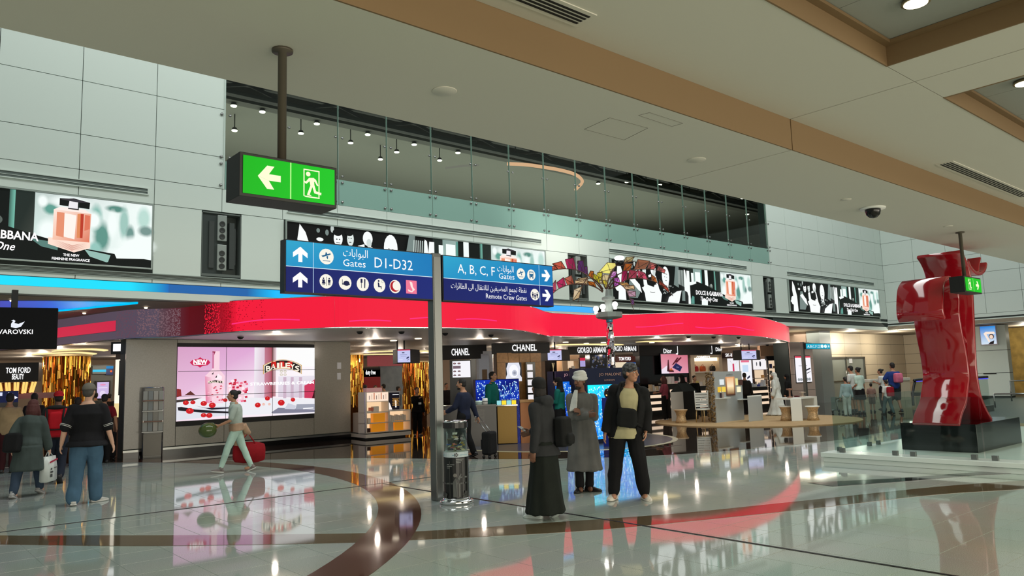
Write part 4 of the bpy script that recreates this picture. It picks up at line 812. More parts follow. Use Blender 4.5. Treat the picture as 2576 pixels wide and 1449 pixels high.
pq = at(38, 752, p.y+.2); MB().bx(pq.x-.05, pq.x+.05, p.y+.2, p.y+.3, z1-.05, 3.7).build('pole', MBLACK, t)
# ---- blue light recess in the corridor ceiling
P4 = [fl(x, y, 3.7) for x, y in ((0, 757), (120, 757), (230, 758), (345, 761), (300, 767), (240, 773), (145, 782), (0, 800))]
b = thing('light_recess', 'deep blue glowing light recess in the ceiling above the hanging sign', 'light', P4[0])
cc = [(70, 80, 190), (60, 100, 210), (20, 150, 240), (10, 210, 255), (10, 180, 255), (10, 150, 250), (10, 110, 230), (50, 60, 170)]
art(b, lambda u, v, h: Vector((u, v, 3.70-h)), [(cc, [(v.x, v.y) for v in P4])], 'glowing_panel', h0=.004)
e_ = [fl(x, y, 3.7) for x, y in ((145, 780), (240, 771), (345, 760.5))]; MB().tube([v+Vector((0, 0, -.012)) for v in e_], .03, 6).build('light_edge', glow('cyan', (0, 200, 255), 1.0), b)
for px, py in ((212, 787), (367, 773), (30, 755)):
    q = fl(px, py, 3.69); o = one('ceiling_spotlight', MB().lathe([(0, 0), (.035, 0), (.045, .03), (0, .03)], q-Vector((0, 0, .03)), 10), glow('spot_small', (255, 240, 220), 2.5), 'tiny bright spotlight in the brown ceiling beside the blue recess', 'light', 'spotlights in the brown ceiling')
# ---- gold strip columns
def gold_column(pxL, pxR, Y, pyT, pyB, label, seed):
    A, B = pt(pxL, Y), pt(pxR, Y); c = (A+B)/2; R = (B-A).length*.5*.92; zT = min(2.98, zat((pxL+pxR)/2, pyT, c)); zB = max(.0, zat((pxL+pxR)/2, pyB, c))
    t = thing('gold_column', label, 'column', (c.x, c.y, 0), 0, 'columns of hanging gold strips')
    MB().lathe([(0, 0), (R*.8, 0), (R*.8, zT), (0, zT)], c, 20).build('core', mat('amber_core', (110, 64, 24), .3, .5), t)
    r_ = random.Random(seed); G = [mat('gold_strip', (206, 150, 60), .14, 1), mat('amber_strip', (190, 96, 30), .2, .8), glow('amber_lit', (255, 190, 84), .75)]
    ms = [MB(), MB(), MB()]; n = max(40, int(R*150))
    for k in range(n):
        a = 2*math.pi*k/n; z = zT
        while z > zB+.05:
            h = r_.uniform(.18, .6); rr_ = R*r_.uniform(.84, 1.0); d = r_.uniform(-.6, .6)
            Rm = Matrix.Rotation(a+d, 3, 'Z'); ms[0 if r_.random() < .62 else 1 if r_.random() < .62 else 2].box((c.x+rr_*math.cos(a), c.y+rr_*math.sin(a), max(zB, z-h/2)), (.012, 2*math.pi*R/n*.8, h*.95), Rm); z -= h
    for mm, g_, nm in zip(ms, G, ('gold_strips', 'amber_strips', 'lit_strips')): o = mm.build(nm, g_, t); o['kind'] = 'stuff'
    MB().lathe([(R*.9, zT), (R*1.05, zT), (R*1.05, zT+.05), (R*.9, zT+.05)], c, 24).build('top_ring', mat('ring_cream', (236, 214, 170), .4), t)
gold_column(100, 232, 27.5, 897, 1030, 'wide column of hanging gold strips at the left shop entrance', 1)
gold_column(870, 913, 30, 893, 1010, 'narrow column of hanging gold strips right beside the grey wall', 2)
gold_column(1015, 1076, 28.5, 912, 1030, 'column of hanging gold strips behind the small hanging screen', 3)
# glowing ring coves in the shop ceiling
LC = glow('cove', (255, 226, 160), 1.25)
for k, (pa, pb, Y0, Y1, lab) in enumerate(((80, 235, 30, 24.6, 'upper long glowing cove light in ceiling over the gold column'), (130, 262, 27.5, 23.6, 'lower long glowing cove light in ceiling over the gold column'), (890, 1010, 31, 29, 'curved cove light in the shop ceiling above the white shelf unit'), (920, 1090, 27.8, 26.5, 'long cove light behind the hanging screen'), (1385, 1545, 22.2, 20.2, 'thin cove light over the letters of the black armani style fascia'), (1600, 1665, 19.6, 19.0, 'short cove light over the pink makeup screen'))):
    lab = lab.replace(' armani style', ' double')
    a = ray(pa, 880); z = 2.97
    A = Vector((at(pa, 880, Y0).x, Y0, z)); B = Vector((at(pb, 880, Y0-.3).x, Y0-.3, z)); t = thing('cove_light', lab, 'light', (A+B)/2, 0, 'cove lights in the shop ceiling')
    m = MB(); n = 14; vs = []
    for i in range(n+1):
        q = A.lerp(B, i/n); o_ = Y1-Y0; b_ = math.sin(math.pi*i/n)*1.2*abs(o_)/5
        vs += [(q.x, q.y-b_-.0, z), (q.x, q.y-b_-.55, z), (q.x, q.y-b_-.55, z+.02), (q.x, q.y-b_, z+.02)]
    m.add(vs, [(4*i+a_, 4*i+b_, 4*i+4+b_, 4*i+4+a_) for i in range(n) for a_, b_ in ((1, 0), (2, 1), (3, 2), (0, 3))]); m.build('lit_strip', LC, t)
# ---- left shop: fragrance booth under amber tubes, far screens
t, f, L_, H, A, B = sign_board('black fragrance booth sign above amber glass tubes at far left', -40, 26, 96, 25.6, 914, 962, ['TOM FORD', 'BEAUTY'], .3, x=[.62, .62], width=[.46, .22], thick=.5, y=.46)
for o in list(t.children):
    if o.name.startswith('lettering') and o == [c for c in t.children if c.name.startswith('lettering')][-1]:
        for v in o.data.vertices: v.co.z -= H*.34
m = MB()
zt_, zb_ = zat(40, 962, A), zat(40, 992, A); tb = thing('amber_tube_light', 'row of glowing amber glass tubes hanging under the black sign', 'light', ((A.x+B.x)/2, A.y+.2, zb_))
for k in range(18):
    q = A.lerp(B, (k+.5)/18); lean = (k/18-.55)*.5; MB().tube([Vector((q.x, q.y+.15, zt_)), Vector((q.x-lean*.4+.0, q.y+.1, zb_+.05*abs(k-9)/9))], .03, 8).build('tube', glow('amber_tube', (255, 200, 110), 1.25) if k % 3 else mat('amber_glass', (150, 80, 30), .2, .3), tb)
A, B, z0, z1 = upright(150, 25.9, 20, 26.0, 986, 1000); rs_ = one('red_shelf', MB().slab(B, A, z0, z1, .6), mat('red_lacquer', (130, 20, 24), .3), 'dark red lacquered shelf under the amber tubes', 'shelf')
for q in (.1, .9): v = A.lerp(B, q)+Vector((0, -.3, 0)); MB().tube([(v.x, v.y, 0), (v.x, v.y, z0)], .03, 8).build('post', DSTEEL, rs_)
A, B, z0, z1 = upright(240, 33, 300, 33, 925, 1010)
t = thing('advert_screen', 'lilac advert screen with dark frame far behind the lit tower', 'screen', (A.x, A.y, 0)); A1, B1, z0, z1 = upright(240, 33, 278, 33, 958, 1005); slabf(A1, B1, z0, z1, .1).build('frame', mat('screen_frame', (34, 30, 34), .4), t)
f, L_ = face(A1, B1, z0); H = z1-z0; art(t, f, [((206, 186, 230), [(L_*.12, H*.05), (L_*.9, H*.05), (L_*.9, H*.92), (L_*.12, H*.92)]), rc(L_*.2, H*.6, L_*.8, H*.63, (240, 230, 250)), el(L_*.5, H*.3, L_*.2, H*.16, (230, 216, 244)), el(L_*.5, H*.78, L_*.2, H*.05, (230, 150, 190))], 'lit_face')
A1, B1, z0, z1 = upright(232, 33, 266, 33, 921, 941); t = thing('wall_sign', 'pale sign with bright blue stripe far behind the lit tower', 'sign', (A1.x, A1.y, z0)); slabf(A1, B1, z0, z1, .1).build('board', mat('sign_grey', (150, 160, 160), .5), t)
f, L_ = face(A1, B1, z0); art(t, f, [rc(0, (z1-z0)*.25, L_, (z1-z0)*.55, (60, 200, 240))], 'lit_stripe')
A1, B1, z0, z1 = upright(266, 33, 284, 33, 921, 943); t = thing('wall_sign', 'small dark blue sign with orange dot far behind the lit tower', 'sign', (A1.x, A1.y, z0)); slabf(A1, B1, z0, z1, .1).build('board', mat('sign_blue', (20, 60, 140), .4), t); f, L_ = face(A1, B1, z0); art(t, f, [el(L_*.7, (z1-z0)*.4, L_*.16, L_*.16, (240, 110, 50)), rc(0, (z1-z0)*.7, L_, (z1-z0), (30, 130, 190))], 'lit_mark')
A1, B1, z0, z1 = upright(228, 33.11, 284, 33.11, 918, 1030); one('booth_wall', slabf(A1, B1, 0, z1, .1), mat('booth_grey', (120, 124, 120), .5), 'grey partition wall behind the lilac advert screen', 'partition')
A1, B1, z0, z1 = upright(-20, 23.5, 48, 23.5, 985, 1014); t = thing('advert_screen', 'dark blue screen with white arrow shape at far left behind people', 'screen', (A1.x, A1.y, z0)); slabf(A1, B1, 0, z1, .1).build('frame', mat('screen_frame'), t); f, L_ = face(A1, B1, z0); H = z1-z0
art(t, f, [rc(0, 0, L_, H, (16, 24, 60)), ((240, 244, 255), [(L_*.62, 0), (L_*.62, H*.9), (L_*.98, H*.4)]), rc(L_*.3, H*.6, L_*.4, H*.9, (220, 226, 250))], 'lit_face')
# ---- white lit shelf unit with perfume boxes
C0, R0, L0 = fl(920, 1107), fl(1034, 1097), fl(888, 1103)
pu = thing('shelf_unit', 'white lit promotional shelf unit of perfume boxes right of the grey wall', 'shelf', (C0.x, C0.y, 0))
CR = (R0-C0).normalized(); CN = Vector((CR.y, -CR.x, 0)); M0 = onl(978, C0, R0); zc = lambda y, q=C0, x=920: zat(x, y, q)
LAC = mat('white_lacquer', (236, 226, 214), .25); LITB = glow('shelf_back', (255, 214, 170), .95)
MB().prism([(v.x, v.y) for v in (L0, C0, R0, R0-CN*.55, L0-CN*.2)], .05, .16).build('plinth', LAC, pu); MB().prism([(v.x, v.y) for v in (L0, C0, R0, R0-CN*.55, L0-CN*.2)], .16, .19).build('plinth_line', MBLACK, pu)
MB().prism([(v.x, v.y) for v in (L0+CR*.1, C0, R0-CR*.2, R0-CN*.5, L0-CN*.15)], 0, .05).build('plinth_foot', MBLACK, pu)
def shelf_case(a, b, z0, z1, rows, dep, par):
    d = (b-a).normalized(); n = Vector((-d.y, d.x, 0)); m = MB()
    slabf(a+n*(dep-.02), b+n*(dep-.02), z0, z1, .02).build('lit_back', LITB, par)
    for q in (a, b-d*.03): m = MB(); m.add([], []); m.slab(q, q+d*.03, z0, z1, dep); m.build('side', LAC, par)
    for z in rows: MB().slab(a, b, z-.015, z+.015, dep).build('shelf', LAC, par)
zt = zc(988); zl = zat(978, 1034, M0)
rows_t = [.2, zc(1066), zc(1039), zc(1011), zt]
shelf_case(C0, M0, .19, zt, rows_t, .42, pu); rows_l = [.2, zat(978, 1062, M0), zl]; shelf_case(M0, R0, .19, zl, rows_l, .42, pu)
m = MB(); m.slab(C0+CR*.03, M0-CR*.03, rows_t[3], rows_t[4], .03); o = m.build('lit_top_panel', glow('toppanel', (255, 228, 206), 1.0), pu)
f, L_ = face(C0, M0, rows_t[3]); art(pu, f, [rc(L_*(.14+.1*k), .06, L_*(.18+.1*k), .06+.2*(.6+.4*((k*7) % 3)/2), [(160, 140, 130), (216, 190, 170), (196, 120, 90)][k % 3]) for k in range(8)], 'printed_panel', h0=.006)
q0 = L0.lerp(C0, .45); m = MB(); m.slab(q0, C0-CR*.004, .19, zt, .05); m.build('side_poster_board', LAC, pu)
f, L_ = face(q0, C0, .2, .005); H = zt-.2; art(pu, f, [([(24, 22, 24), (24, 22, 24), (120, 110, 140), (150, 146, 176)], [(0, 0), (L_, 0), (L_, H), (0, H)]), rc(L_*.45, H*.25, L_*.75, H*.55, (250, 248, 246)), rc(L_*.3, H*.5, L_*.8, H*.66, (236, 176, 70)), el(L_*.6, H*.8, L_*.18, H*.06, (60, 50, 60)), rc(L_*.2, H*.12, L_*.85, H*.14, (220, 220, 220))]+[rc(L_*.15, H*(.3+.05*k), L_*.95, H*(.315+.05*k), (120, 110, 90)) for k in range(5)], 'printed_poster')
m = MB(); m.slab(L0, q0, .19, zc(1040), .3); m.build('side_cabinet', mat('lacquer_grey', (206, 190, 178), .3), pu)
b0, b1 = M0-CN*.3, onl(1020, M0, R0)-CN*.3; zt2 = zat(978, 985, M0)
m = MB(); m.slab(b0, b1, zl, zt2, .05); m.build('back_poster_board', mat('silver_frame', (190, 190, 196), .3, .5), pu)
f, L_ = face(b0, b1, zl, .005); H = zt2-zl; art(pu, f, [rc(.03, .03, L_-.04, H-.04, (22, 20, 28)), ((250, 240, 232), [(.03, .03), (L_*.5, .03), (L_*.35, H*.4), (L_*.12, H*.55), (.03, H*.8)]), ([(255, 250, 240)]*4, [(L_*.68, H*.15), (L_*.76, H*.15), (L_*.76, H*.5), (L_*.66, H*.55)])]+[rc(L_*(.5+.03*(k % 2)), H*(.25+.06*k), L_*(.93-.03*(k % 3)), H*(.27+.06*k), (220, 160, 70)) for k in range(7)]+[rc(L_*.52, H*.8, L_*.9, H*.84, (240, 240, 240))], 'printed_poster')
boxm = {}
def product(kind, a, d, s, z, w_, h_, dep, m_, label, group):
    n = Vector((-d.y, d.x, 0)); Rm = Matrix((d, n, Vector((0, 0, 1)))).transposed()
    return one(kind, MB().box(a+d*s+n*(.06+dep/2)+Vector((0, 0, z+h_/2)), (w_, dep, h_), Rm), m_, label, 'box', group, .004)
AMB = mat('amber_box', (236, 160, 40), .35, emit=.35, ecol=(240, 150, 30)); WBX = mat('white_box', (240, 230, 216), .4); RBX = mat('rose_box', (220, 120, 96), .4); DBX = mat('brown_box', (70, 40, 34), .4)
wt = (M0-C0).length; wl = (R0-M0).length
for row, items in ((3, ()), (2, ((.25, .3, .04, WBX), (.5, .22, .16, WBX), (.33, .1, .13, RBX))), (1, ((.2, .12, .14, WBX), (.62, .5, .27, AMB))), (0, ((.17, .16, .12, DBX), (.6, .56, .28, AMB)))):
    for s, w_, h_, m_ in items: product('perfume_box', C0, CR, wt*s, rows_t[row]+.016, wt*w_, h_, .16, m_, {AMB.name: 'large amber gift box on shelf %d of the white unit' % (row+1), WBX.name: 'white perfume box, width %d, on shelf %d of the unit' % (int(w_*100), row+1), RBX.name: 'rose coloured box on the second shelf of the white unit', DBX.name: 'small dark brown box on the lowest shelf of the white unit'}[m_.name].replace(', width 30', ', flat').replace(', width 22', ', tall').replace(', width 12', ', small').replace('shelf 1', 'the lowest shelf').replace('shelf 2', 'the middle shelf').replace('shelf 3', 'the upper shelf'), 'perfume boxes on the white shelf unit')
for k in range(8): product('perfume_box', M0, CR, wl*(.12+.095*k), rows_l[1]+.016, wl*.075, .2-.02*(k % 3), .12, WBX, 'pale perfume box in the row on the low right shelf', 'row of pale boxes on the low right shelf')
product('perfume_box', M0, CR, wl*.14, rows_l[0]+.016, wl*.2, .26, .16, WBX, 'white perfume box left of the amber one on bottom right shelf', 'perfume boxes on the white shelf unit'); product('perfume_box', M0, CR, wl*.5, rows_l[0]+.016, wl*.4, .3, .2, AMB, 'large amber gift box on the bottom right shelf of the white unit', 'perfume boxes on the white shelf unit')
q = C0.lerp(M0, .5)-CN*.1; product('perfume_box', q, CR, 0, zt+.016, .55, .12, .2, mat('pink_box', (240, 190, 200), .4), 'low pink and white box on top of the white shelf unit', 'perfume boxes on the white shelf unit')
# ---- hanging information screens
def hang_screen(px0, px1, pyT, pyB, Y, pxs, label):
    A, B = pt(px0, Y), pt(px1, Y-.25); z0, z1 = zat(px0, pyB, A), zat(px0, pyT, A); S_ = pt(pxs, Y+.35)
    t = thing('hanging_screen', label, 'screen', ((A.x+B.x)/2, Y, z0), 0, 'small information screens hung from the shop ceiling')
    MB().prism([(A.x, A.y+.03), (B.x, B.y+.03), (S_.x, S_.y), (A.x+.2, A.y+.6)], z0-.02, z1+.02).build('housing', MBLACK, t)
    f, L_ = face(A, B, z0); H = z1-z0
    art(t, f, [rc(0, 0, L_, H, (196, 200, 240)), rc(0, H*.93, L_, H, (210, 60, 90)), rc(L_*.35, H*.72, L_*.55, H*.8, (60, 60, 90)), rc(L_*.2, H*.58, L_*.75, H*.62, (120, 124, 170)), rc(L_*.25, H*.46, L_*.7, H*.49, (150, 154, 200)), ((30, 34, 80), [(L_*.7, H*.25), (L_*.9, H*.35), (L_*.88, H*.46), (L_*.7, H*.36)]), ((30, 34, 80), [(L_*.75, H*.14), (L_*.9, H*.22), (L_*.9, H*.25), (L_*.74, H*.17)]), rc(L_*.1, H*.2, L_*.4, H*.24, (220, 224, 250))], 'lit_face')
    m = MB()
    for k in (.25, .8): q = A.lerp(B, k); m.tube([Vector((q.x, q.y+.2, z1)), Vector((q.x, q.y+.2, 3.0))], .025, 8)
    m.build('rod', MBLACK, t)
hang_screen(1001, 1033, 880, 912, 20.5, 1057, 'small hanging information screen left of the tall sign post'); hang_screen(1380, 1415, 880, 906, 20.5, 1436, 'small hanging information screen beside the white lettered wooden booth'); hang_screen(1870, 1907, 881, 904, 20.0, 1917, 'small hanging information screen above the grey jewellery panel')
# far background of the left half of the shop
A, B, z0, z1 = upright(955, 33, 1018, 33, 905, 1010); one('partition_wall', slabf(A, B, 0, z1, .1), mat('stripe_grey', (130, 142, 150), .5, var=.1, vscale=3), 'pale blue grey ribbed partition far behind the white shelf unit', 'partition')
A, B, z0, z1 = upright(915, 32.5, 957, 32.5, 930, 1010); t = thing('shop_booth', 'far red booth with white lit script sign behind the shelf unit', 'booth', (A.x, A.y, 0)); slabf(A, B, 0, z1, .3).build('wall', mat('booth_red', (150, 20, 34), .5), t); slabf(A, B, z1-.35, z1+.1, .32).build('header', MBLACK, t); f, L_ = face(A, B, z1-.35, .0); text(t, f, 'duty free', L_*.1, .12, .3, GW, h=.02, width=L_*.6, bold=.02)
A, B, z0, z1 = upright(925, 32, 1015, 31.5, 905, 930); one('fascia_band', slabf(A, B, zat(925, 922, A), 2.99, .1), mat('pink_band', (190, 90, 110), .5), 'pinkish fascia band far behind the white shelf unit', 'fascia')
# ---- wooden makeup booth and its dark neighbour
t, f, L_, H, A, B = sign_board('black fascia of the smaller makeup booth left of the wooden one', 1112, 23.28, 1226, 22.30, 870, 905, 'CHANEL', .5, x=.42, width=.4, thick=.3)
A, B, z0, z1 = upright(1132, 23.19, 1190, 22.66, 906, 1010); t = thing('makeup_display', 'black booth panel with lit sheet of eye makeup pictures', 'display', (A.x, A.y, 0)); slabf(A, B, 0, z1, .3).build('panel', BLACK, t); A1, B1, z0, z1 = upright(1139, 23.10, 1184, 22.70, 909, 950); f, L_ = face(A1, B1, z0, .01); H = z1-z0
art(t, f, [rc(0, 0, L_, H, (246, 244, 250))]+[el(L_*(.12+.25*(k % 2)), H*(.14+.24*(k//2)), L_*.085, H*.05, (60, 50, 60)) for k in range(8)]+[el(L_*(.12+.25*(k % 2)), H*(.15+.24*(k//2)), L_*.06, H*.02, (170, 130, 130)) for k in range(8)]+[rc(L_*.03, H*.54, L_*.46, H*.72, (120, 100, 110))], 'lit_face')
A, B, z0, z1 = upright(1186, 22.66, 1198, 22.57, 890, 1010); one('booth_post', slabf(A, B, 0, z1, .2), BLACK, 'glossy black post between lit makeup panel and silver mirror', 'post')
A, B, z0, z1 = upright(1199, 22.57, 1241, 22.12, 884, 1010); t = thing('wall_mirror', 'silver framed mirror panel left of the wooden booth', 'mirror', (A.x, A.y, 0)); slabf(A, B, 0, z1, .15).build('frame', mat('silver_frame'), t); slabf(A.lerp(B, .12)+Vector((0, -.02, 0)), A.lerp(B, .75)+Vector((0, -.02, 0)), zat(1199, 985, A), z1-.1, .03).build('mirror', mat('mirror_face', (190, 180, 186), .1, 1), t); slabf(A.lerp(B, .3)+Vector((0, -.04, 0)), A.lerp(B, .6)+Vector((0, -.04, 0)), zat(1199, 960, A), zat(1199, 930, A), .02).build('picture', mat('beige_print', (150, 126, 96), .5), t)
t, f, L_, H, A, B = sign_board('black fascia of the wooden makeup booth with large white lettering', 1247, 20.66, 1386, 19.89, 863, 890, 'CHANEL', .62, x=.53, width=.45, thick=.4)
A, B, z0, z1 = upright(1250, 20.66, 1362, 20.06, 888, 1010); wb_ = thing('wooden_booth', 'honey wood booth wall with lit black and white photograph', 'booth', (A.x, A.y, 0)); slabf(A, B, 0, z1, .3).build('back', mat('booth_core', (90, 64, 36), .6), wb_)
for i in range(4):
    for k in range(2): q0, q1 = A.lerp(B, i/4+.004), A.lerp(B, (i+1)/4-.004); h0_ = [0, zat(1250, 913, A)+.01][k]; h1_ = [zat(1250, 913, A), z1][k]; slabf(q0+Vector((0, -.03, 0)), q1+Vector((0, -.03, 0)), h0_, h1_, .03).build('wood_panel', WOOD, wb_)
A1, B1, z0, z1 = upright(1272, 20.44, 1312, 20.23, 913, 960); f, L_ = face(A1, B1, z0, .04); H = z1-z0; art(wb_, f, [rc(0, 0, L_, H, (226, 228, 240)), el(L_*.5, H*.55, L_*.3, H*.35, (250, 250, 255)), el(L_*.55, H*.45, L_*.16, H*.16, (190, 194, 210)), el(L_*.55, H*.45, L_*.08, H*.08, (150, 154, 170)), ((40, 40, 44), [(0, H*.2), (L_*.08, H*.4), (L_*.04, H*.7), (L_*.16, H), (0, H)]), ((50, 50, 54), [(L_, H*.2), (L_*.88, H*.35), (L_*.92, H*.7), (L_*.84, H), (L_, H)])], 'lit_photograph')
A1, B1, z0, z1 = upright(1311, 20.23, 1334, 20.06, 912, 1012); sh = thing('shelf_column', 'narrow black shelf column of white lit products in the wooden booth', 'shelf', (A1.x, A1.y, 0)); slabf(A1+Vector((0, -.28, 0)), B1+Vector((0, -.28, 0)), 0, z1, .28).build('case', BLACK, sh)
for k in range(5): zz_ = zat(1311, 1008-19*k, A1); slabf(A1.lerp(B1, .1)+Vector((0, -.3, 0)), A1.lerp(B1, .68)+Vector((0, -.3, 0)), zz_, zz_+.2, .03).build('lit_shelf', glow('shelf_white', (240, 236, 240), 1.0), sh)
# ---- fibre optic panels, counters and the navy perfume pop-up on the ring carpet
def fibre(W, H, seed, c0=(10, 20, 110), c1=(20, 60, 200), n=150):
    r_ = random.Random(seed); L = [([c0, c1, c0, c1], [(0, 0), (W, 0), (W, H), (0, H)])]
    for k in range(n):
        x, y = r_.uniform(.02, W-.02), r_.uniform(.02, H-.05); l = r_.uniform(.1, .34)*min(1, H); a = r_.uniform(-.45, .45)-(x/W-.5)*.6; x1, y1 = x+l*math.sin(a), y-l*math.cos(a)
        x1, y1 = max(0, min(W, x1)), max(0, y1); c = r_.choice([(60, 120, 255), (90, 170, 255), (40, 90, 240), (120, 220, 255)]); w_ = .008
        L.append(([c, c, c0, c0], [(x-w_, y), (x+w_, y), (x1+w_*.5, y1), (x1-w_*.5, y1)])); L.append(el(x, y, .018, .018, (200, 230, 255), n=8))
    return L
g0 = fl(1253, 1119); g1 = fl(1303, 1117)
A, B = pt(1196, g0.y+1.3), pt(1305, g0.y+1.2); zt, zb_ = zat(1196, 957, A), zat(1196, 1012, A)
t = thing('fibre_optic_display', 'dark blue fibre optic light panel behind the man in teal', 'display', (A.x, A.y, 0)); slabf(A, B, 0, zt+.02, .12).build('panel', mat('navy_gloss', (16, 22, 60), .2), t); f, L_ = face(A, B, zb_, .004); art(t, f, fibre(L_, zt-zb_, 1), 'lit_face', dh=.00004)
GOLD = mat('brushed_gold', (112, 90, 48), .38, .8); COPPER = mat('copper_counter', (126, 80, 46), .4, .5)
GREY = mat('black_counter', (16, 15, 14), .3)
zt = zat(1253, 1022, g0)
t = thing('gold_counter', 'brushed gold cube counter with lit top boxes by the ring carpet', 'counter', (g0.x, g0.y, 0)); dg = (g1-g0).normalized(); ng = Vector((-dg.y, dg.x, 0))
slabf(g0, g1, .02, zt, .6).build('body', GOLD, t, .01); slabf(g0-dg*.02-ng*.02, g1+dg*.02-ng*.02, zt, zt+.03, .64).build('top', CHROME, t)
for k in range(4): q = g0.lerp(g1, .02+.25*k); one('lit_block', MB().slab(q, q+dg*((g1-g0).length*.2), zt+.035, zt+.14, .14), glow('block%d' % (k % 2), [(150, 220, 226), (255, 226, 60)][k % 2], 1.0), ['leftmost pale blue lit block on the gold counter', 'yellow lit block second on the gold counter', 'third pale blue lit block on the gold counter', 'rightmost yellow lit block on the gold counter'][k], 'light', 'lit blocks on the gold counter')
q0, q1 = fl(1303, 1117), fl(1310, 1116); one('mosaic_post', MB().slab(q0, q1, 0, zt+.16, .5), mat('mosaic_blue', (60, 70, 160), .3, var=.5, vscale=40), 'blue mosaic post at the right edge of the gold counter', 'post')
q0, q1 = fl(1311, 1116), fl(1362, 1113); t = thing('copper_counter', 'copper toned counter between gold counter and the robed man', 'counter', (q0.x, q0.y, 0)); slabf(q0, q1, 0, zat(1311, 1013, q0), .6).build('body', COPPER, t, .01); slabf(q0, q1, zat(1311, 1013, q0), zat(1311, 1008, q0)+.01, .6).build('top', WOOD, t)
q0, q1 = fl(1110, 1128), fl(1251, 1121); t = thing('black_counter', 'long black shop counter with striped panel left of the gold counter', 'counter', (q0.x, q0.y, 0)); zt = zat(1190, 1022, fl(1190, 1124)); slabf(q0, q1, 0, zt, .7).build('body', GREY, t); slabf(q0, q1, zt, zt+.03, .75).build('top', BLACK, t)
f, L_ = face(q0, q1, 0); m = MB()
for k in range(11): a_ = .58*L_; m.box(f.p(L_*.68, zt*.62+k*.03, .01), (L_*.2, .012, .014), Matrix((f.u, f.v.cross(f.u), f.v)).transposed())
m.build('striped_panel', mat('stripe_grey2', (120, 116, 110), .5), t)
for k, (px, c_, r_, h_, lab) in enumerate(((1200, (230, 230, 232), .05, .12, 'white round jar on the black counter, the left one'), (1222, (214, 240, 236), .09, .1, 'pale mint round box with black ribbon on the counter'), (1238, (244, 244, 244), .07, .16, 'white box bag on the black counter beside the mint box'))):
    q = q0.lerp(q1, (px-1110)/141)+Vector((0, .25, zt+.03)); t = thing('gift_box', lab, 'box', q); MB().lathe([(0, 0), (r_, 0), (r_*1.02, h_*.7), (r_*.96, h_), (0, h_)], q, 16).build('body', mat('gift%d' % k, c_, .4), t); MB().lathe([(0, h_*.45), (r_*1.04, h_*.45), (r_*1.04, h_*.55), (0, h_*.55)], q, 16).build('ribbon', MBLACK, t)
NAVYM = mat('navy_stand', (22, 28, 58), .35)
J0 = fl(1481, 1120); J1 = onl(1606, J0, J0+Vector((1, 0, 0))); jz = lambda y: zat(1481, y, J0)
jm = thing('perfume_stand', 'navy perfume stand with bright blue light panel behind the three standing men', 'stand', (J0.x, J0.y, 0))
MB().bx(J0.x, J1.x, J0.y, J0.y+.55, 0, jz(926)).build('cabinet', NAVYM, jm, .01); MB().bx(J0.x-.02, J1.x+.02, J0.y-.05, J0.y+.57, jz(968), jz(926)).build('header', NAVYM, jm)
f = Frame((J0.x+.04, J0.y-.006, .12), (1, 0, 0), (0, 0, 1)); W_, H_ = J1.x-J0.x-.08, jz(969)-.12
art(jm, f, fibre(W_, H_, 2, (16, 110, 226), (30, 220, 240), 420), 'lit_face', BRIGHT, dh=.00002)
f = Frame((J0.x, J0.y-.056, jz(968)), (1, 0, 0), (0, 0, 1)); hh = jz(926)-jz(968); RG = mat('rose_gold_letters', (190, 150, 130), .3, .6, emit=.25, ecol=(190, 150, 130))
text(jm, f, 'JO MALONE', W_*.44, hh*.52, hh*.24, RG, width=W_*.44, align='CENTER'); text(jm, f, 'LONDON', W_*.42, hh*.2, hh*.14, RG, width=W_*.2, align='CENTER')
K0, K1 = pt(1396, J0.y+1.5), pt(1470, J0.y+1.5); kz = lambda y: zat(1396, y, K0)
jl = thing('perfume_stand', 'left navy panel of the perfume pop-up with blue lights, partly hidden by men', 'stand', (K0.x, K0.y, 0))
slabf(K0, K1, 0, kz(934), .3).build('cabinet', NAVYM, jl, .01); slabf(K0+Vector((0, -.04, 0)), K1+Vector((0, -.04, 0)), kz(960), kz(934), .1).build('header', mat('navy_plum', (54, 42, 74), .35), jl)
f, L_ = face(K0, K1, .2, .005); art(jl, f, fibre(L_, kz(961)-.2, 3, (16, 60, 200), (30, 130, 240), 260), 'lit_face', dh=.00002); f, L_ = face(K0, K1, kz(960), .045); hh = kz(934)-kz(960); RG2 = mat('pink_letters', (240, 190, 200), .4, emit=.4, ecol=(240, 180, 190)); text(jl, f, 'JO MALONE', L_*.58, hh*.5, hh*.36, RG2, width=L_*.62, align='CENTER'); text(jl, f, 'LONDON', L_*.62, hh*.12, hh*.18, RG2, width=L_*.26, align='CENTER')
q = Vector((at(1533, 1050, J0.y-.7).x, J0.y-.7, 0)); zt = zat(1533, 1000, q)
t = thing('display_podium', 'small blue podium with glowing amber dome before the blue light panel', 'display', q); MB().bx(q.x-.12, q.x+.12, q.y-.12, q.y+.12, 0, zt).build('podium', mat('podium_blue', (30, 50, 150), .3), t, .006); MB().bx(q.x-.08, q.x+.1, q.y-.128, q.y-.118, zt*.3, zt-.03).build('lit_front', glow('podium', (255, 236, 206), 1.0), t)
MB().ell((q.x, q.y, zt+.1), (.11, .11, .13)).build('dome', mat('dome_dark', (40, 30, 26), .1), t)
for k in range(8): a = k*.8; MB().ell((q.x+.09*math.cos(a), q.y-.02+.09*math.sin(a), zt+.06+.09*(k % 2)), (.022, .022, .022), n=8, m=6).build('bulb', glow('bulb', (255, 190, 120), 1.6), t)
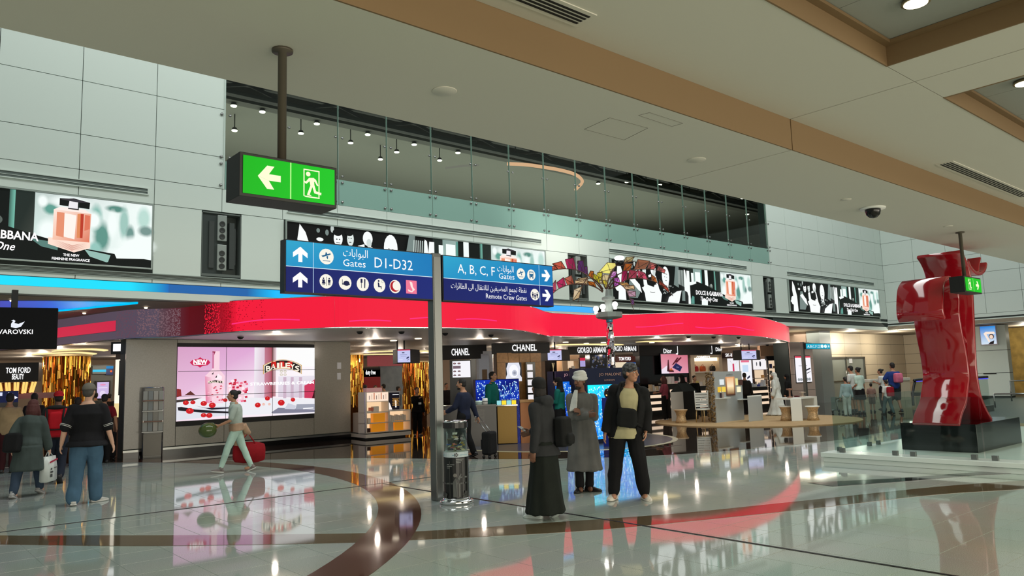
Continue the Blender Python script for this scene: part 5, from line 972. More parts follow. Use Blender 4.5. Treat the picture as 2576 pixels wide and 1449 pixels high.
# ---- middle shops
sign_board('left black fascia with tall narrow white lettering near the palm trunk', 1432, 22.3, 1534, 21.4, 872, 892, 'GIORGIO ARMANI', .74, x=.58, width=.7, thick=.3, bold=.01)
sign_board('right black fascia with tall narrow white lettering behind the palm trunk', 1534, 21.4, 1609, 21.2, 869, 886, 'GIORGIO ARMANI', .74, x=.45, width=.95, thick=.3, bold=.01)
def lit_shelf(label, px0, Y0, px1, Y1, pyT, pyB, frame, back, rows, prod, seed, group, plab):
    A, B, z0, z1 = upright(px0, Y0, px1, Y1, pyT, pyB); z0 = 0; t = thing('shelf_unit', label, 'shelf', (A.x, A.y, 0), 0, 'lit shelves inside the shop'); d = (B-A).normalized(); n = Vector((-d.y, d.x, 0)); W = (B-A).length
    MB().slab(A+n*.3, B+n*.3, 0, z1, .04).build('lit_back', back, t)
    for q in (A, B-d*.05): MB().slab(q, q+d*.05, 0, z1, .34).build('side', frame, t)
    MB().slab(A, B, z1, z1+.08, .34).build('top', frame, t); MB().slab(A, B, 0, .25, .34).build('base', frame, t); r_ = random.Random(seed)
    for k in range(rows):
        z = .3+(z1-.4)*k/rows; MB().slab(A, B, z, z+.03, .32).build('shelf', LAC, t); x = .1
        while x < W-.15:
            w_ = r_.uniform(.06, .16); h_ = r_.uniform(.1, min(.3, (z1-.4)/rows*.7)); m_ = r_.choice(prod)
            if r_.random() < .75: product('product_box', A, d, x+w_/2, z+.031, w_, h_, .1, m_, plab, group)
            x += w_+.05
    return t
WB2 = glow('back_cream', (255, 224, 190), .8); WB3 = glow('back_white', (244, 244, 255), .95); cA, cB, cC, cD, cE = [mat('product%d' % k, c, .4) for k, c in enumerate(((230, 226, 220), (190, 60, 60), (60, 50, 60), (214, 170, 110), (90, 100, 180)))]
MB_ = mat('shop_beige', (206, 180, 150), .5)
A, B, z0, z1 = upright(1384, 25.5, 1402, 25.5, 905, 1000); t = thing('booth_pillar', 'black pillar with slim gold monogram behind the robed men', 'pillar', (A.x, A.y, 0)); slabf(A, B, 0, z1, .3).build('shaft', BLACK, t); f, L_ = face(A, B, z1-.5); art(t, f, [rc(L_*.45, -.2, L_*.52, .35, (170, 150, 110)), ((170, 150, 110), [(L_*.3, .35), (L_*.4, .35), (L_*.52, .1), (L_*.45, .1)]), ((170, 150, 110), [(L_*.68, .35), (L_*.6, .35), (L_*.45, .1), (L_*.52, .1)])], 'monogram')
slabf(A+Vector((0, -.03, 0)), B+Vector((0, -.03, 0)), zat(1384, 962, A), zat(1384, 936, A), .02).build('lit_panel', glow('orange_panel', (250, 190, 130), 1.0), t)
sign_board('small brown shop sign with wide white letters behind the navy stand', 1402, 27, 1429, 27, 917, 931, 'MAC', .5, color=mat('sign_brown', (60, 34, 26), .4), x=.5, width=.72)
A, B, z0, z1 = upright(1402, 26.8, 1460, 26.8, 893, 1000); one('beige_booth', slabf(A, B, 0, z1, .3), mat('booth_beige', (226, 190, 150), .5), 'beige booth block behind the left navy panel', 'booth')
lit_shelf('beige lit shelves between the two black fascias and the navy stand', 1428, 25.6, 1458, 25.6, 908, 1000, MB_, WB2, 5, [cA, cC, cD], 11, 'products on the beige lit shelves', 'small product box on the beige shelves behind the navy stand')
A, B, z0, z1 = upright(1461, 26.2, 1484, 26.2, 900, 950); t = thing('advert_screen', 'small white and pink screens stacked behind the navy stand', 'screen', (A.x, A.y, z0)); slabf(A, B, 0, z1, .1).build('frame', mat('screen_frame'), t); f, L_ = face(A, B, z0); H = z1-z0; art(t, f, [rc(0, H*.55, L_, H*.85, (170, 160, 214)), rc(0, H*.85, L_, H, (200, 40, 70)), rc(0, 0, L_, H*.32, (240, 226, 246)), ((120, 110, 126), [(L_*.3, 0), (L_*.7, 0), (L_*.5, H*.25)])], 'lit_face'); text(t, f, 'LANCOME', L_*.5, H*.38, H*.13, GW, h=.01, width=L_*.85, align='CENTER', bold=.02)
A, B, z0, z1 = upright(1486, 22.9, 1540, 22.6, 888, 940); t = thing('glass_cabinet', 'dark glass display cabinet under the tall lettered fascia', 'cabinet', (A.x, A.y, 0)); slabf(A, B, 0, z1, .4).build('case', mat('smoke_glass', (52, 50, 56), .1), t); f, L_ = face(A, B, z0, .006); r_ = random.Random(8); art(t, f, [rc(x_, y_, x_+.06, y_+.1*r_.random()+.03, r_.choice([(90, 96, 110), (70, 80, 120), (110, 100, 90)])) for x_, y_ in [(r_.uniform(.05, L_-.1), r_.uniform(.02, (z1-z0)*.8)) for k in range(40)]], 'bottles_print')
t, f, L_, H, A, B = sign_board('red brown shop sign with white lettering right of the palm trunk', 1556, 25, 1644, 24.6, 895, 911, ['TOM FORD', 'TOM FORD'], .55, color=mat('sign_redbrown', (84, 30, 24), .4), x=[.2, .78], width=[.34, .32])
A, B, z0, z1 = upright(1578, 24.8, 1642, 24.6, 911, 950); t = thing('advert_screen', 'blue perfume advert screen with silver orb right of the palm trunk', 'screen', (A.x, A.y, 0)); slabf(A, B, 0, z1, .15).build('frame', mat('navy_frame', (20, 26, 50), .4), t); f, L_ = face(A, B, z0, .006); H = z1-z0
art(t, f, [rc(0, 0, L_, H, (30, 70, 130)), rc(L_*.7, 0, L_*.92, H, (30, 120, 210)), rc(L_*.54, 0, L_*.66, H*.9, (190, 210, 240)), el(L_*.33, H*.62, L_*.14, H*.28, (226, 230, 250)), el(L_*.33, H*.62, L_*.1, H*.2, (200, 206, 236)), rc(L_*.05, H*.55, L_*.2, H*.62, (240, 240, 255))], 'lit_face')
A, B, z0, z1 = upright(1556, 24.9, 1578, 24.8, 911, 960); slb = one('cream_display', slabf(A, B, 0, z1, .3), glow('cream_display', (244, 226, 196), .9), 'cream lit display block left of the blue advert screen', 'display')
# ---- dark booth with the pink makeup screen
dY = 21.5
dz = thing('makeup_booth', 'black makeup booth with large pink screen and white niche', 'booth', (pt(1680, dY).x, dY, 0))
A, B, z0, z1 = upright(1612, dY+.6, 1740, dY, 890, 1010); slabf(A, B, 0, z1, .3).build('wall', BLACK, dz)
A, B, z0, z1 = upright(1612, dY+.5, 1818, dY-.6, 872, 895); slabf(A, B, z0, z1+.1, .5).build('fascia', MBLACK, dz); f, L_ = face(A, B, z0, .01); H = z1-z0
text(dz, f, 'Dior', L_*.28, H*.25, H*.72, GW, h=.02, width=L_*.1, bold=.02); text(dz, f, 'Dior', L_*.93, H*.4, H*.62, GW, h=.02, width=L_*.085, bold=.02)
for u_ in (.44, .87): m = MB(); m.tube([f.p(L_*u_, H*.2, .08), f.p(L_*u_, H*1.0, .08)], .012, 6); m.ell(f.p(L_*(u_-.01), H*.15, .08), (.05, .05, .03), n=8, m=6); m.build('arm_lamp', GW, dz)
A, B, z0, z1 = upright(1663, dY+.2, 1731, dY-.02, 891, 940); f, L_ = face(A, B, z0, .06); H = z1-z0; slabf(A+Vector((0, -.05, 0)), B+Vector((0, -.05, 0)), z0-.04, z1+.04, .06).build('screen_frame', mat('navy_frame'), dz)
art(dz, f, [([(232, 170, 186), (226, 150, 170), (206, 110, 130), (216, 130, 146)], [(0, 0), (L_, 0), (L_, H), (0, H)]), ((240, 226, 240), [(0, 0), (L_*.28, 0), (L_*.22, H*.42), (0, H*.2)]), ((70, 24, 34), [(L_*.2, H*.1), (L_*.3, H*.12), (L_*.28, H*.72), (L_*.25, H*.7)]), ((64, 20, 30), [(L_*.24, H*.08), (L_*.46, H*.06), (L_*.44, H*.16), (L_*.26, H*.16)]), ((200, 100, 50), [(L_*.28, H*.16), (L_*.42, H*.15), (L_*.36, H*.3)]), ((36, 38, 84), [(L_*.4, H*.3), (L_*.54, H*.54), (L_*.77, H*.32), (L_*.68, H*.08)]), ((80, 20, 34), [(L_*.38, H*.42), (L_*.6, H*.82), (L_*.66, H*.8), (L_*.46, H*.46)]), ((90, 24, 40), [(L_*.5, H*.56), (L_*.72, H*.84), (L_*.77, H*.8), (L_*.58, H*.54)])], 'lit_screen'); text(dz, f, 'Dior', L_*.55, H*.28, H*.1, glow('soft', (140, 146, 190), 1), h=.01, width=L_*.1, slant=-.2)
A, B, z0, z1 = upright(1740, dY-.1, 1820, dY-.4, 886, 1005); n = Vector((0, 1, 0)); slabf(A+n*.35, B+n*.35, 0, z1, .05).build('niche_back', mat('niche_cream', (226, 206, 180), .5), dz)
for q0_, q1_ in ((0, .12), (.9, 1)): slabf(A.lerp(B, q0_), A.lerp(B, q1_), 0, z1, .4).build('niche_side', mat('niche_cream'), dz)
zz_ = lambda y: zat(1740, y, A); slabf(A, B, zz_(900), z1, .4).build('niche_head', mat('niche_cream'), dz); slabf(A.lerp(B, .12)+n*.1, A.lerp(B, .9)+n*.1, zz_(909), zz_(900), .1).build('lit_strip', GWARM, dz)
slabf(A.lerp(B, .12), A.lerp(B, .9), zz_(938), zz_(935), .35).build('niche_shelf', LAC, dz); f, L_ = face(A, B, zz_(899), .0); text(dz, f, 'COSMETICS', L_*.4, -.06, .17, GW, h=.01, width=L_*.42, align='CENTER', bold=.03)
for s, c_, lab in ((.22, (180, 30, 34), 'red handbag on the left of the white niche shelf'), (.45, (200, 90, 40), 'orange brown bag on the white niche shelf'), (.76, (40, 36, 34), 'dark framed picture on the white niche shelf')):
    q = A.lerp(B, s)+n*.15; q.z = zz_(935); t = thing('handbag', lab, 'bag', q); MB().rings([[q+Vector((w_*x, .07*y, z)) for x, y in ((-1, -1), (1, -1), (1, 1), (-1, 1))] for w_, z in ((.12, 0), (.15, .1), (.11, .24))], False).build('body', mat('bag_%d' % int(s*100), c_, .4), t); m = MB(); m.tube([q+Vector((.07*math.cos(a), 0, .24+.07*math.sin(a))) for a in [math.pi*k/6 for k in range(7)]], .012, 6); m.build('handle', mat('bag_%d' % int(s*100)), t)
# ---- skincare booth, right shelves, end column
sign_board('brown skincare sign with white letters right of the white niche', 1819, 22.4, 1874, 22.0, 887, 901, ['SK-II', 'SK-II'], .6, color=mat('sign_maroon', (64, 22, 22), .4), x=[.32, .93], width=[.3, .3])
A, B, z0, z1 = upright(1820, 22.5, 1862, 22.3, 902, 1000); t = thing('lit_display', 'tall white lit skincare panel with pink tube picture', 'display', (A.x, A.y, 0)); slabf(A, B, 0, z1, .1).build('panel', mat('panel_beige', (214, 190, 170), .4), t); A1 = A.lerp(B, .3); f, L_ = face(A1, B, zat(1820, 990, A), .006); H = z1-zat(1820, 990, A); art(t, f, [rc(0, 0, L_, H, (240, 238, 244)), rc(L_*.42, H*.5, L_*.56, H*.85, (206, 50, 90)), ((150, 150, 160), [(L_*.2, H*.95), (L_*.5, H*.8), (L_*.24, H*.92)]), ((150, 150, 160), [(L_*.9, H*.95), (L_*.6, H*.8), (L_*.86, H*.92)])], 'lit_face')
A, B, z0, z1 = upright(1864, 22.3, 1893, 22.1, 903, 1000); t = thing('lit_display', 'white lit panel with pale blue products below the hanging screen', 'display', (A.x, A.y, 0)); slabf(A, B, 0, z1, .1).build('panel', mat('panel_beige'), t); f, L_ = face(A, B, zat(1864, 990, A), .006); H = z1-zat(1864, 990, A); art(t, f, [rc(0, 0, L_, H, (244, 244, 250)), rc(L_*.2, H*.62, L_*.7, H*.82, (200, 220, 244)), rc(L_*.1, H*.9, L_*.8, H*.96, (230, 110, 140)), ((40, 44, 70), [(L_*.55, H*.4), (L_*.8, H*.46), (L_*.8, H*.52), (L_*.55, H*.46)])], 'lit_face')
lit_shelf('lit shelves under the small white advert left of the right end column', 1897, 22.0, 1932, 21.6, 931, 1005, mat('dark_wood', (70, 40, 30), .4), WB2, 4, [cA, cD, cB], 12, 'products on the wood framed shelves', 'small product box on the wood framed lit shelves')
A, B, z0, z1 = upright(1897, 21.95, 1930, 21.55, 904, 930); t = thing('advert_screen', 'small white advert with two black figures above lit shelves', 'screen', (A.x, A.y, z0)); slabf(A, B, z0, z1, .1).build('frame', mat('screen_frame'), t); f, L_ = face(A, B, z0, .006); H = z1-z0; art(t, f, [rc(0, 0, L_, H, (246, 242, 244)), el(L_*.28, H*.55, L_*.04, H*.2, (90, 90, 96)), el(L_*.55, H*.55, L_*.07, H*.26, (60, 60, 66))], 'lit_face')
A, B, z0, z1 = upright(1918, 21.4, 1990, 20.6, 868, 896); one('beige_fascia', slabf(A, B, z0, z1, .3), mat('fascia_beige', (196, 160, 130), .4), 'beige blank fascia at the right end of the shop', 'fascia')
sign_board('black band with small white sign over the right end shelves', 1932, 21.3, 1990, 20.5, 896, 906, 'PARFUM', .55, x=.62, width=.34, thick=.3)
lit_shelf('tall warm lit shelves of bottles beside the right end column', 1934, 21.2, 1990, 20.4, 907, 1005, MBLACK, WB2, 6, [cA, cA, cD, cB, cE], 13, 'products on the tall right shelves', 'small product on the tall warm lit shelves at the shop end')
cY = 18.75
A, B, z0, z1 = upright(1992, cY, 2050, cY, 860, 1003); t = thing('end_column', 'beige stone column with white lit advert at the right end of the shop', 'column', (A.x, A.y, 0)); STN = mat('column_stone', (186, 160, 148), .25)
zr = [0, .75, 1.5, 2.25, 3.0]
slabf(A+Vector((0, .03, 0)), B+Vector((0, .03, 0)), 0, 3.0, .8).build('core', JOINT, t)
for k in range(4): slabf(A, B, zr[k]+.006, zr[k+1]-.006, .06).build('stone_panel', STN, t)
A1, B1, z0, z1 = upright(2003, cY-.02, 2042, cY-.02, 896, 962); f, L_ = face(A1, B1, z0, .02); H = z1-z0; slabf(A1, B1, z0-.03, z1+.03, .06).build('advert_frame', MBLACK, t)
art(t, f, [rc(0, 0, L_, H, (248, 246, 252)), rc(0, H*.94, L_, H, (226, 60, 90)), rc(L_*.2, H*.62, L_*.75, H*.64, (150, 150, 160)), ((30, 34, 50), [(L_*.65, H*.42), (L_*.95, H*.5), (L_*.95, H*.55), (L_*.65, H*.48)]), ((30, 34, 50), [(L_*.7, H*.32), (L_*.95, H*.39), (L_*.95, H*.41), (L_*.7, H*.35)])]+[el(L_*(.15+.14*k), H*.1, L_*.07, H*.06, (150, 156, 160)) for k in range(6)], 'lit_advert')
for k, (px, py, Y) in enumerate(((905, 834, 16.6), (1010, 834, 16.4), (1120, 838, 16.4), (605, 847, 18.3), (1732, 846, 16.2), (1795, 847, 16.0), (1858, 848, 16.1), (1930, 867, 18.4), (1235, 842, 16.4))):
    q = fl(px, py, 2.985); one('dome_sensor', MB().lathe([(0, -.07), (.05, -.06), (.08, -.02), (.08, .0), (0, 0)], q, 14), MBLACK, 'tiny black dome camera under the grey soffit below the red fascia', 'camera', 'dome cameras below the red fascia')
for k, (px, py) in enumerate(((1052, 852), (990, 857), (1245, 852), (1423, 861), (1475, 864), (1518, 862), (1855, 867), (1640, 862), (1985, 868))):
    q = fl(px, py, 2.985); one('shop_downlight', MB().lathe([(0, -.01), (.1, -.01), (.11, 0), (0, 0)], q, 14), glow('shop_downlight', (255, 240, 214), 3), 'bright round downlight at the edge of the shop ceiling', 'light', 'downlights at the shop ceiling edge')

# ---- low lit counters with boxes in the right half of the shop
def goods(label, px0, px1, base, Y, top, n, cols, seed, glab):
    A, B = pt(px0, Y), pt(px1, Y); zt = zat(px0, top, A); t = thing('goods_counter', label, 'counter', (A.x, A.y, 0)); d = (B-A).normalized(); W = (B-A).length
    slabf(A, B, 0, zt, .6).build('body', MBLACK, t); slabf(A, B, zt, zt+.02, .6).build('top', LAC, t)
    for k in range(3): slabf(A+Vector((0, -.03, 0)), B+Vector((0, -.03, 0)), zt*(.2+.26*k), zt*(.2+.26*k)+.12, .03).build('lit_shelf', glow('goods_lit', (255, 226, 196), .9), t)
    r_ = random.Random(seed)
    for k in range(n):
        w_ = W/n*.8; product('product_box', A, d, W*(k+.5)/n, zt+.021, w_, r_.uniform(.08, .3), .14, mat('goods_%d_%d_%d' % cols[k % len(cols)], cols[k % len(cols)], .4), glab, 'goods on the lit counters')
goods('dark counter with lit shelves right of the tall man in black jacket', 1634, 1664, 1040, 20.6, 985, 6, [(236, 226, 214), (214, 190, 160), (206, 206, 210)], 1, 'pale box on the dark lit counter right of the tall man')
goods('lit counter of white boxes under the pink makeup screen', 1684, 1732, 1040, 20.4, 966, 6, [(240, 238, 240), (236, 226, 232), (226, 170, 180)], 2, 'white or pink box on the lit counter below the pink screen')
goods('lit counter below the white niche behind the slatted chair', 1742, 1790, 1040, 19.9, 972, 5, [(240, 226, 200), (226, 206, 120), (236, 230, 226)], 3, 'cream box on the lit counter below the white niche')
goods('lit counter of blue and white boxes right of the jewellery stand', 1876, 1930, 1040, 19.4, 975, 7, [(236, 238, 244), (70, 80, 180), (214, 220, 236)], 4, 'blue or white box on the lit counter right of the jewellery stand')
# ================================================================ sculptures, stands, right side
# ---- white platform, black plinth, red ribbon sculpture, glass balustrade
PH = .17
pL, pM, pR = fl(2258, 1133, PH), fl(2462, 1140, PH), fl(2576, 1117, PH)
ex, ey = fl(2064, 1138, PH).x, fl(2064, 1138, PH).y
PW = mat('platform_white', (214, 226, 222), .25)
pf = thing('platform', 'low white platform of two steps under the red sculpture', 'platform', (ex+3, ey-2, 0))
MB().bx(ex, ex+8, ey-5, ey, .09, PH).build('upper_step', PW, pf, .006); MB().bx(ex+.03, ex+8, ey-5, ey-.03, 0, .085).build('lower_step', PW, pf, .006)
zt = wxz = atx(2258, 1063, pL.x).z; zt = .66
one('plinth', MB().bx(pM.x, pM.x+2.3, pM.y, pL.y, PH, zt), mat('plinth_black', (14, 15, 16), .12), 'black block plinth carrying the red sculpture', 'plinth', None, .008)
RED = mat('lacquer_red', (146, 14, 26), .1, spec=.6, coat=.6)
sc_ = thing('ribbon_sculpture', 'tall glossy red ribbon sculpture on the black plinth at the right', 'sculpture', (15.4, 5.4, zt))
Y0s, Y1s = pM.y+.15, pM.y+.93
def ribbon(prof, name, y0=Y0s, y1=Y1s, th=.07):
    P = polyline([(x, 0, z) for x, z in prof], 7); n = len(P); vs = []
    for i, p in enumerate(P):
        d = (P[min(i+1, n-1)]-P[max(i-1, 0)]).normalized(); nn = Vector((-d.z, 0, d.x))*th/2
        for q in (p-nn, p+nn): vs += [(q.x, y0, q.z), (q.x, y1, q.z)]
    fs = []
    for i in range(n-1):
        a, b = 4*i, 4*i+4; fs += [(a, a+1, b+1, b), (a+2, b+2, b+3, a+3), (a, b, b+2, a+2), (a+1, a+3, b+3, b+1)]
    fs += [(0, 2, 3, 1), (4*n-4, 4*n-3, 4*n-1, 4*n-2)]
    o = MB().add(vs, fs).build(name, RED, sc_); o.modifiers.new('bevel', 'BEVEL').width = .012; o.modifiers['bevel'].limit_method = 'ANGLE'; o.modifiers['bevel'].angle_limit = 1.0
    for p_ in o.data.polygons: p_.use_smooth = True
    o.modifiers.new('split', 'EDGE_SPLIT').split_angle = .9
ribbon([(14.46, zt), (14.62, .84), (14.86, 1.02), (14.97, 1.18), (15.13, 1.5), (15.1, 1.9), (15.0, 2.3), (14.97, 2.63), (15.03, 2.9), (14.93, 3.14), (14.66, 3.24), (14.4, 3.12), (14.28, 2.88), (14.24, 2.62), (14.3, 2.5)], 'front_ribbon')
ribbon([(16.06, zt), (15.86, .82), (15.68, 1.02), (15.58, 1.2), (15.53, 1.6), (15.6, 2.14), (15.7, 2.78), (15.74, 3.2), (15.66, 3.5), (15.5, 3.68), (15.34, 3.78)], 'back_ribbon')
ribbon([(15.68, 3.62), (15.8, 3.5), (16.05, 3.42), (16.35, 3.44), (16.56, 3.54), (16.66, 3.66)], 'top_curl', Y0s, Y1s-.1)
ribbon([(16.15, 3.44), (16.22, 3.58), (16.36, 3.74)], 'top_point', Y0s, Y0s+.4, .05)
ribbon([(15.0, 2.5), (15.2, 2.3), (15.5, 2.1)], 'inner_web', Y0s+.1, Y1s-.1, .05)
gb = thing('glass_balustrade', 'clear glass balustrade standing along the edge of the white platform', 'balustrade', (ex+.2, ey-2, PH))
def glasspanel(A, B, h=1.0):
    d = (B-A).normalized(); n = Vector((-d.y, d.x, 0)); o = slabf(A+d*.01, B-d*.01, PH+.03, PH+h, .015).build('pane', RAILG, gb)
    for k in (.12, .88): MB().box(A.lerp(B, k)+Vector((0, 0, PH+.04)), (.09, .06, .08), Matrix((d, n, Vector((0, 0, 1)))).transposed()).build('clamp', mat('clamp_steel', (120, 124, 122), .4, .7), o, .004)
G0, G1 = Vector((ex+.18, ey-.18, 0)), Vector((ex+.18, ey-3.9, 0))
for k in range(3): glasspanel(G0.lerp(G1, k/3), G0.lerp(G1, (k+1)/3))
for k in range(4): glasspanel(G0+Vector((1.6*(k+1), 0, 0)), G0+Vector((1.6*k, 0, 0)))
# ---- palm sculpture
py_ = 15.3; pb = pt(1540, py_); vd_ = Vector((pb.x, pb.y, 0)).normalized(); rv = Vector((vd_.y, -vd_.x, 0))
palm = thing('palm_sculpture', 'palm tree sculpture with coloured glass fronds and mirrored trunk behind navy stand', 'sculpture', pb)
zz = lambda y: zat(1540, y, pb)
IRON = mat('bronze_iron', (86, 62, 50), .4, .5)
MB().lathe([(.12, 0), (.10, 1.2), (.075, zz(812)), (0, zz(812))], pb, 14).build('trunk_core', mat('trunk_brown', (74, 54, 46), .2, .5), palm)
m = MB(); r_ = random.Random(21); z = .3
while z < zz(815):
    R = .14-.05*z/3.4
    for k in range(9):
        if r_.random() < .62: a = 2*math.pi*k/9+z*2; m.box((pb.x+R*math.cos(a), pb.y+R*math.sin(a), z), (.012, .07, r_.uniform(.07, .16)), Matrix.Rotation(a, 3, 'Z') @ Matrix.Rotation(r_.uniform(-.25, .1), 3, 'Y'))
    z += .085
o = m.build('mirror_tiles', mat('mirror_tile', (220, 214, 220), .05, 1), palm); o['kind'] = 'stuff'
CONC = mat('collar_grey', (140, 150, 146), .5)
MB().lathe([(.1, zz(811)), (.1, zz(801)), (0, zz(801))], pb, 14).build('trunk_band', mat('band_blue', (90, 180, 210), .2, .3), palm)
MB().lathe([(.18, zz(803)), (.36, zz(800)), (.40, zz(798)), (.40, zz(786)), (.12, zz(784)), (.12, zz(756)), (.2, zz(754)), (.2, zz(748)), (.09, zz(744)), (.07, zz(728)), (0, zz(728))], pb, 10, False).build('collar', CONC, palm)
for k, (px, py, d) in enumerate(((1505, 776, -.1), (1524, 773, -.28), (1557, 768, -.26), (1540, 782, .3))):
    q = pb+rv*((px-1540)/92)+vd_*d; q.z = zz(py); f_ = MB().lathe([(0, -.14), (.05, -.14), (.05, -.09), (0, -.09)], q, 10); f_.ell(q, (.085, .085, .085), n=12, m=8); f_.build('flood_lamp', glow('flood', (255, 250, 240), 6), palm)
q = pb+rv*((1575-1540)/92)-vd_*.1; q.z = zz(663); hd = MB(); hd.lathe([(.0, -.1), (.12, -.08), (.15, .06), (.0, .06)], q, 14); hd.build('flood_housing', mat('flood_black', (26, 26, 30), .3), palm); MB().ell(q+Vector((0, 0, .14)), (.15, .15, .07)).build('flood_lamp', glow('flood', (0, 0, 0)), palm)
sl = bpy.data.lights.new('palm_flood', 'SPOT'); sl.energy = 300; sl.color = (1, .93, .86); sl.spot_size = math.radians(95); sl.spot_blend = 1; sl.shadow_soft_size = .15
so = bpy.data.objects.new('palm_flood', sl); so.location = q+Vector((0, 0.1, .3)); so.rotation_euler = Vector((.12, .86, .5)).to_track_quat('-Z', 'Y').to_euler(); COL.objects.link(so)
PC = {k: glassmat('pane_'+k, tuple(min(255, x+60) for x in c), 0, tuple(min(255, int(x*1.1)) for x in c), .42) for k, c in dict(coral=(226, 110, 90), magenta=(206, 40, 120), violet=(140, 70, 160), orange=(226, 130, 40), yellow=(250, 210, 60), peach=(244, 196, 160), pink=(226, 96, 130), rose=(196, 110, 110), brown=(180, 120, 90), mauve=(176, 110, 150), tan=(206, 160, 90), lilac=(220, 120, 230)).items()}
def cp(x, y, d): 
    px, py = 1380+x/8.05, 640+y/8.05; q = pb+rv*((px-1540)/FPX*(pb.length)*1.0)+vd_*d; q.z = zat(px, py, q); q2 = Vector((ray(px, py).x, ray(px, py).y, 0)).normalized(); return q
def frond(rib, d0, panes, rad=.022):
    n = len(rib); P = [cp(x, y, d0*(i/(n-1))) for i, (x, y) in enumerate(rib)]; C = polyline(P, 6)
    fr = MB().tube(C, [rad*(1-.6*i/(len(C)-1)) for i in range(len(C))], 6).build('frond', IRON, palm)
    at_ = lambda t: C[min(len(C)-1, int(t*(len(C)-1)))]
    ed = MB()
    for a, b, h, lean, colr, side in panes:
        h *= 1.4
        p0, p1 = at_(a), at_(b); t_ = (p1-p0); L = t_.length; nrm = Vector((0, 0, 1))
        if side: nrm = rv*side
        off = vd_*random.uniform(-.06, .06)
        q = [p0, p1, p1+nrm*h*.75+t_*lean+off, p0+nrm*h+t_*(lean*.6+.1)+off]
        cen = sum(q, Vector())/4; th = vd_*.006
        fa = q+[v+th for v in q]
        MB().add([cen.lerp(v, .97) for v in fa], [(0, 1, 2, 3), (7, 6, 5, 4), (0, 4, 5, 1), (1, 5, 6, 2), (2, 6, 7, 3), (3, 7, 4, 0)]).build('pane', PC[colr], fr)
        for i in range(4): ed.tube([q[i], q[(i+1) % 4]], .009, 4)
        ed.tube([q[0], q[2]], .008, 4); ed.tube([q[3], (q[0]+q[1])/2], .008, 4)
    ed.build('leading', IRON, fr)
frond([(1190, 740), (1000, 510), (850, 400), (690, 320), (480, 290), (280, 300), (60, 350)], .4, [(.86, .97, .1, .4, 'coral', 0), (.7, .84, .17, .7, 'coral', 0), (.53, .67, .27, .25, 'magenta', 0), (.38, .5, .28, -.1, 'violet', 0), (.3, .37, .2, 0, 'violet', 0), (.17, .28, .2, -.5, 'orange', 0)])
frond([(1180, 760), (1060, 670), (880, 610), (620, 600), (420, 640), (250, 730), (60, 900)], -.3, [(.17, .33, .1, .2, 'orange', 0), (.34, .5, .17, -.3, 'peach', 0), (.5, .62, .2, .4, 'coral', 0), (.64, .8, .2, .3, 'magenta', 0), (.84, .98, .22, -.2, 'magenta', 0)])
frond([(1190, 700), (1060, 530), (960, 480), (880, 500), (790, 640), (690, 970)], -.7, [(.1, .3, .16, 0, 'yellow', 0), (.62, .76, .24, .1, 'peach', -1), (.8, .95, .16, .2, 'peach', -1)])
frond([(1250, 700), (1310, 500), (1400, 340), (1480, 210), (1520, 120)], .5, [(.45, .85, .3, .1, 'yellow', -1), (.15, .4, .2, .1, 'peach', -1), (.3, .5, .12, 0, 'lilac', 1)])
frond([(1240, 690), (1180, 520), (1190, 380), (1180, 330)], .2, [(.35, .8, .14, 0, 'yellow', -1), (.1, .35, .1, 0, 'yellow', 1)])
frond([(1270, 690), (1400, 480), (1600, 360), (1830, 310), (2100, 290), (2300, 320), (2500, 400)], .5, [(.35, .46, .18, .4, 'orange', 0), (.5, .66, .23, .5, 'brown', 0), (.68, .8, .16, .5, 'rose', 0), (.84, .96, .12, .2, 'rose', 0)])
frond([(1290, 700), (1440, 650), (1560, 580), (1700, 500), (1900, 480), (2130, 520), (2300, 600), (2560, 840)], -.2, [(.12, .27, .2, -.2, 'lilac', 0), (.3, .42, .24, .2, 'magenta', 0), (.45, .56, .2, .1, 'pink', 0), (.58, .7, .18, -.3, 'pink', 0), (.74, .84, .14, -.2, 'orange', 0), (.86, .97, .1, -.1, 'coral', 0)])
frond([(1300, 700), (1400, 560), (1500, 580), (1620, 680), (1690, 850), (1770, 1150)], -.7, [(.35, .5, .2, .2, 'tan', 1), (.52, .66, .24, .1, 'tan', 1), (.68, .8, .18, .1, 'mauve', 1), (.84, .93, .07, .1, 'violet', 1)])
frond([(1270, 690), (1330, 420), (1480, 230), (1700, 160), (1870, 130)], .7, [(.5, .66, .16, .3, 'peach', 0), (.7, .9, .12, .4, 'peach', 0)], .02)
# ---- jewellery stand on the round beige carpet
mc = (23.7, 14.9); MB_r = 3.42
one('round_carpet', MB().prism([(mc[0]+MB_r*math.cos(t), mc[1]+MB_r*math.sin(t)) for t in tt], .002, .03), mat('beige_carpet', (176, 146, 104), .7, var=.08, vscale=6), 'round beige carpet under the grey jewellery stand', 'carpet')
CF = .03
C, R, Lp = fl(1803, 1066), fl(1873, 1057.5), fl(1783, 1060)
GP = mat('stand_grey', (176, 182, 184), .4); zt = zat(1803, 935, C)
js = thing('jewellery_stand', 'tall pale grey jewellery stand with pebbled gold side and lit pictures', 'stand', C)
MB().prism([(v.x, v.y) for v in (C, R, R+Vector((.5, .5, 0)), Lp)], CF, zt).build('body', GP, js)
f, L_ = face(C, R, CF, .0); H = zt-CF
zz = lambda y: zat(1803, y, C)-CF
ux = lambda px: (onl(px, C, R, 1000)-C).length*(1 if px > 1803 else -1)
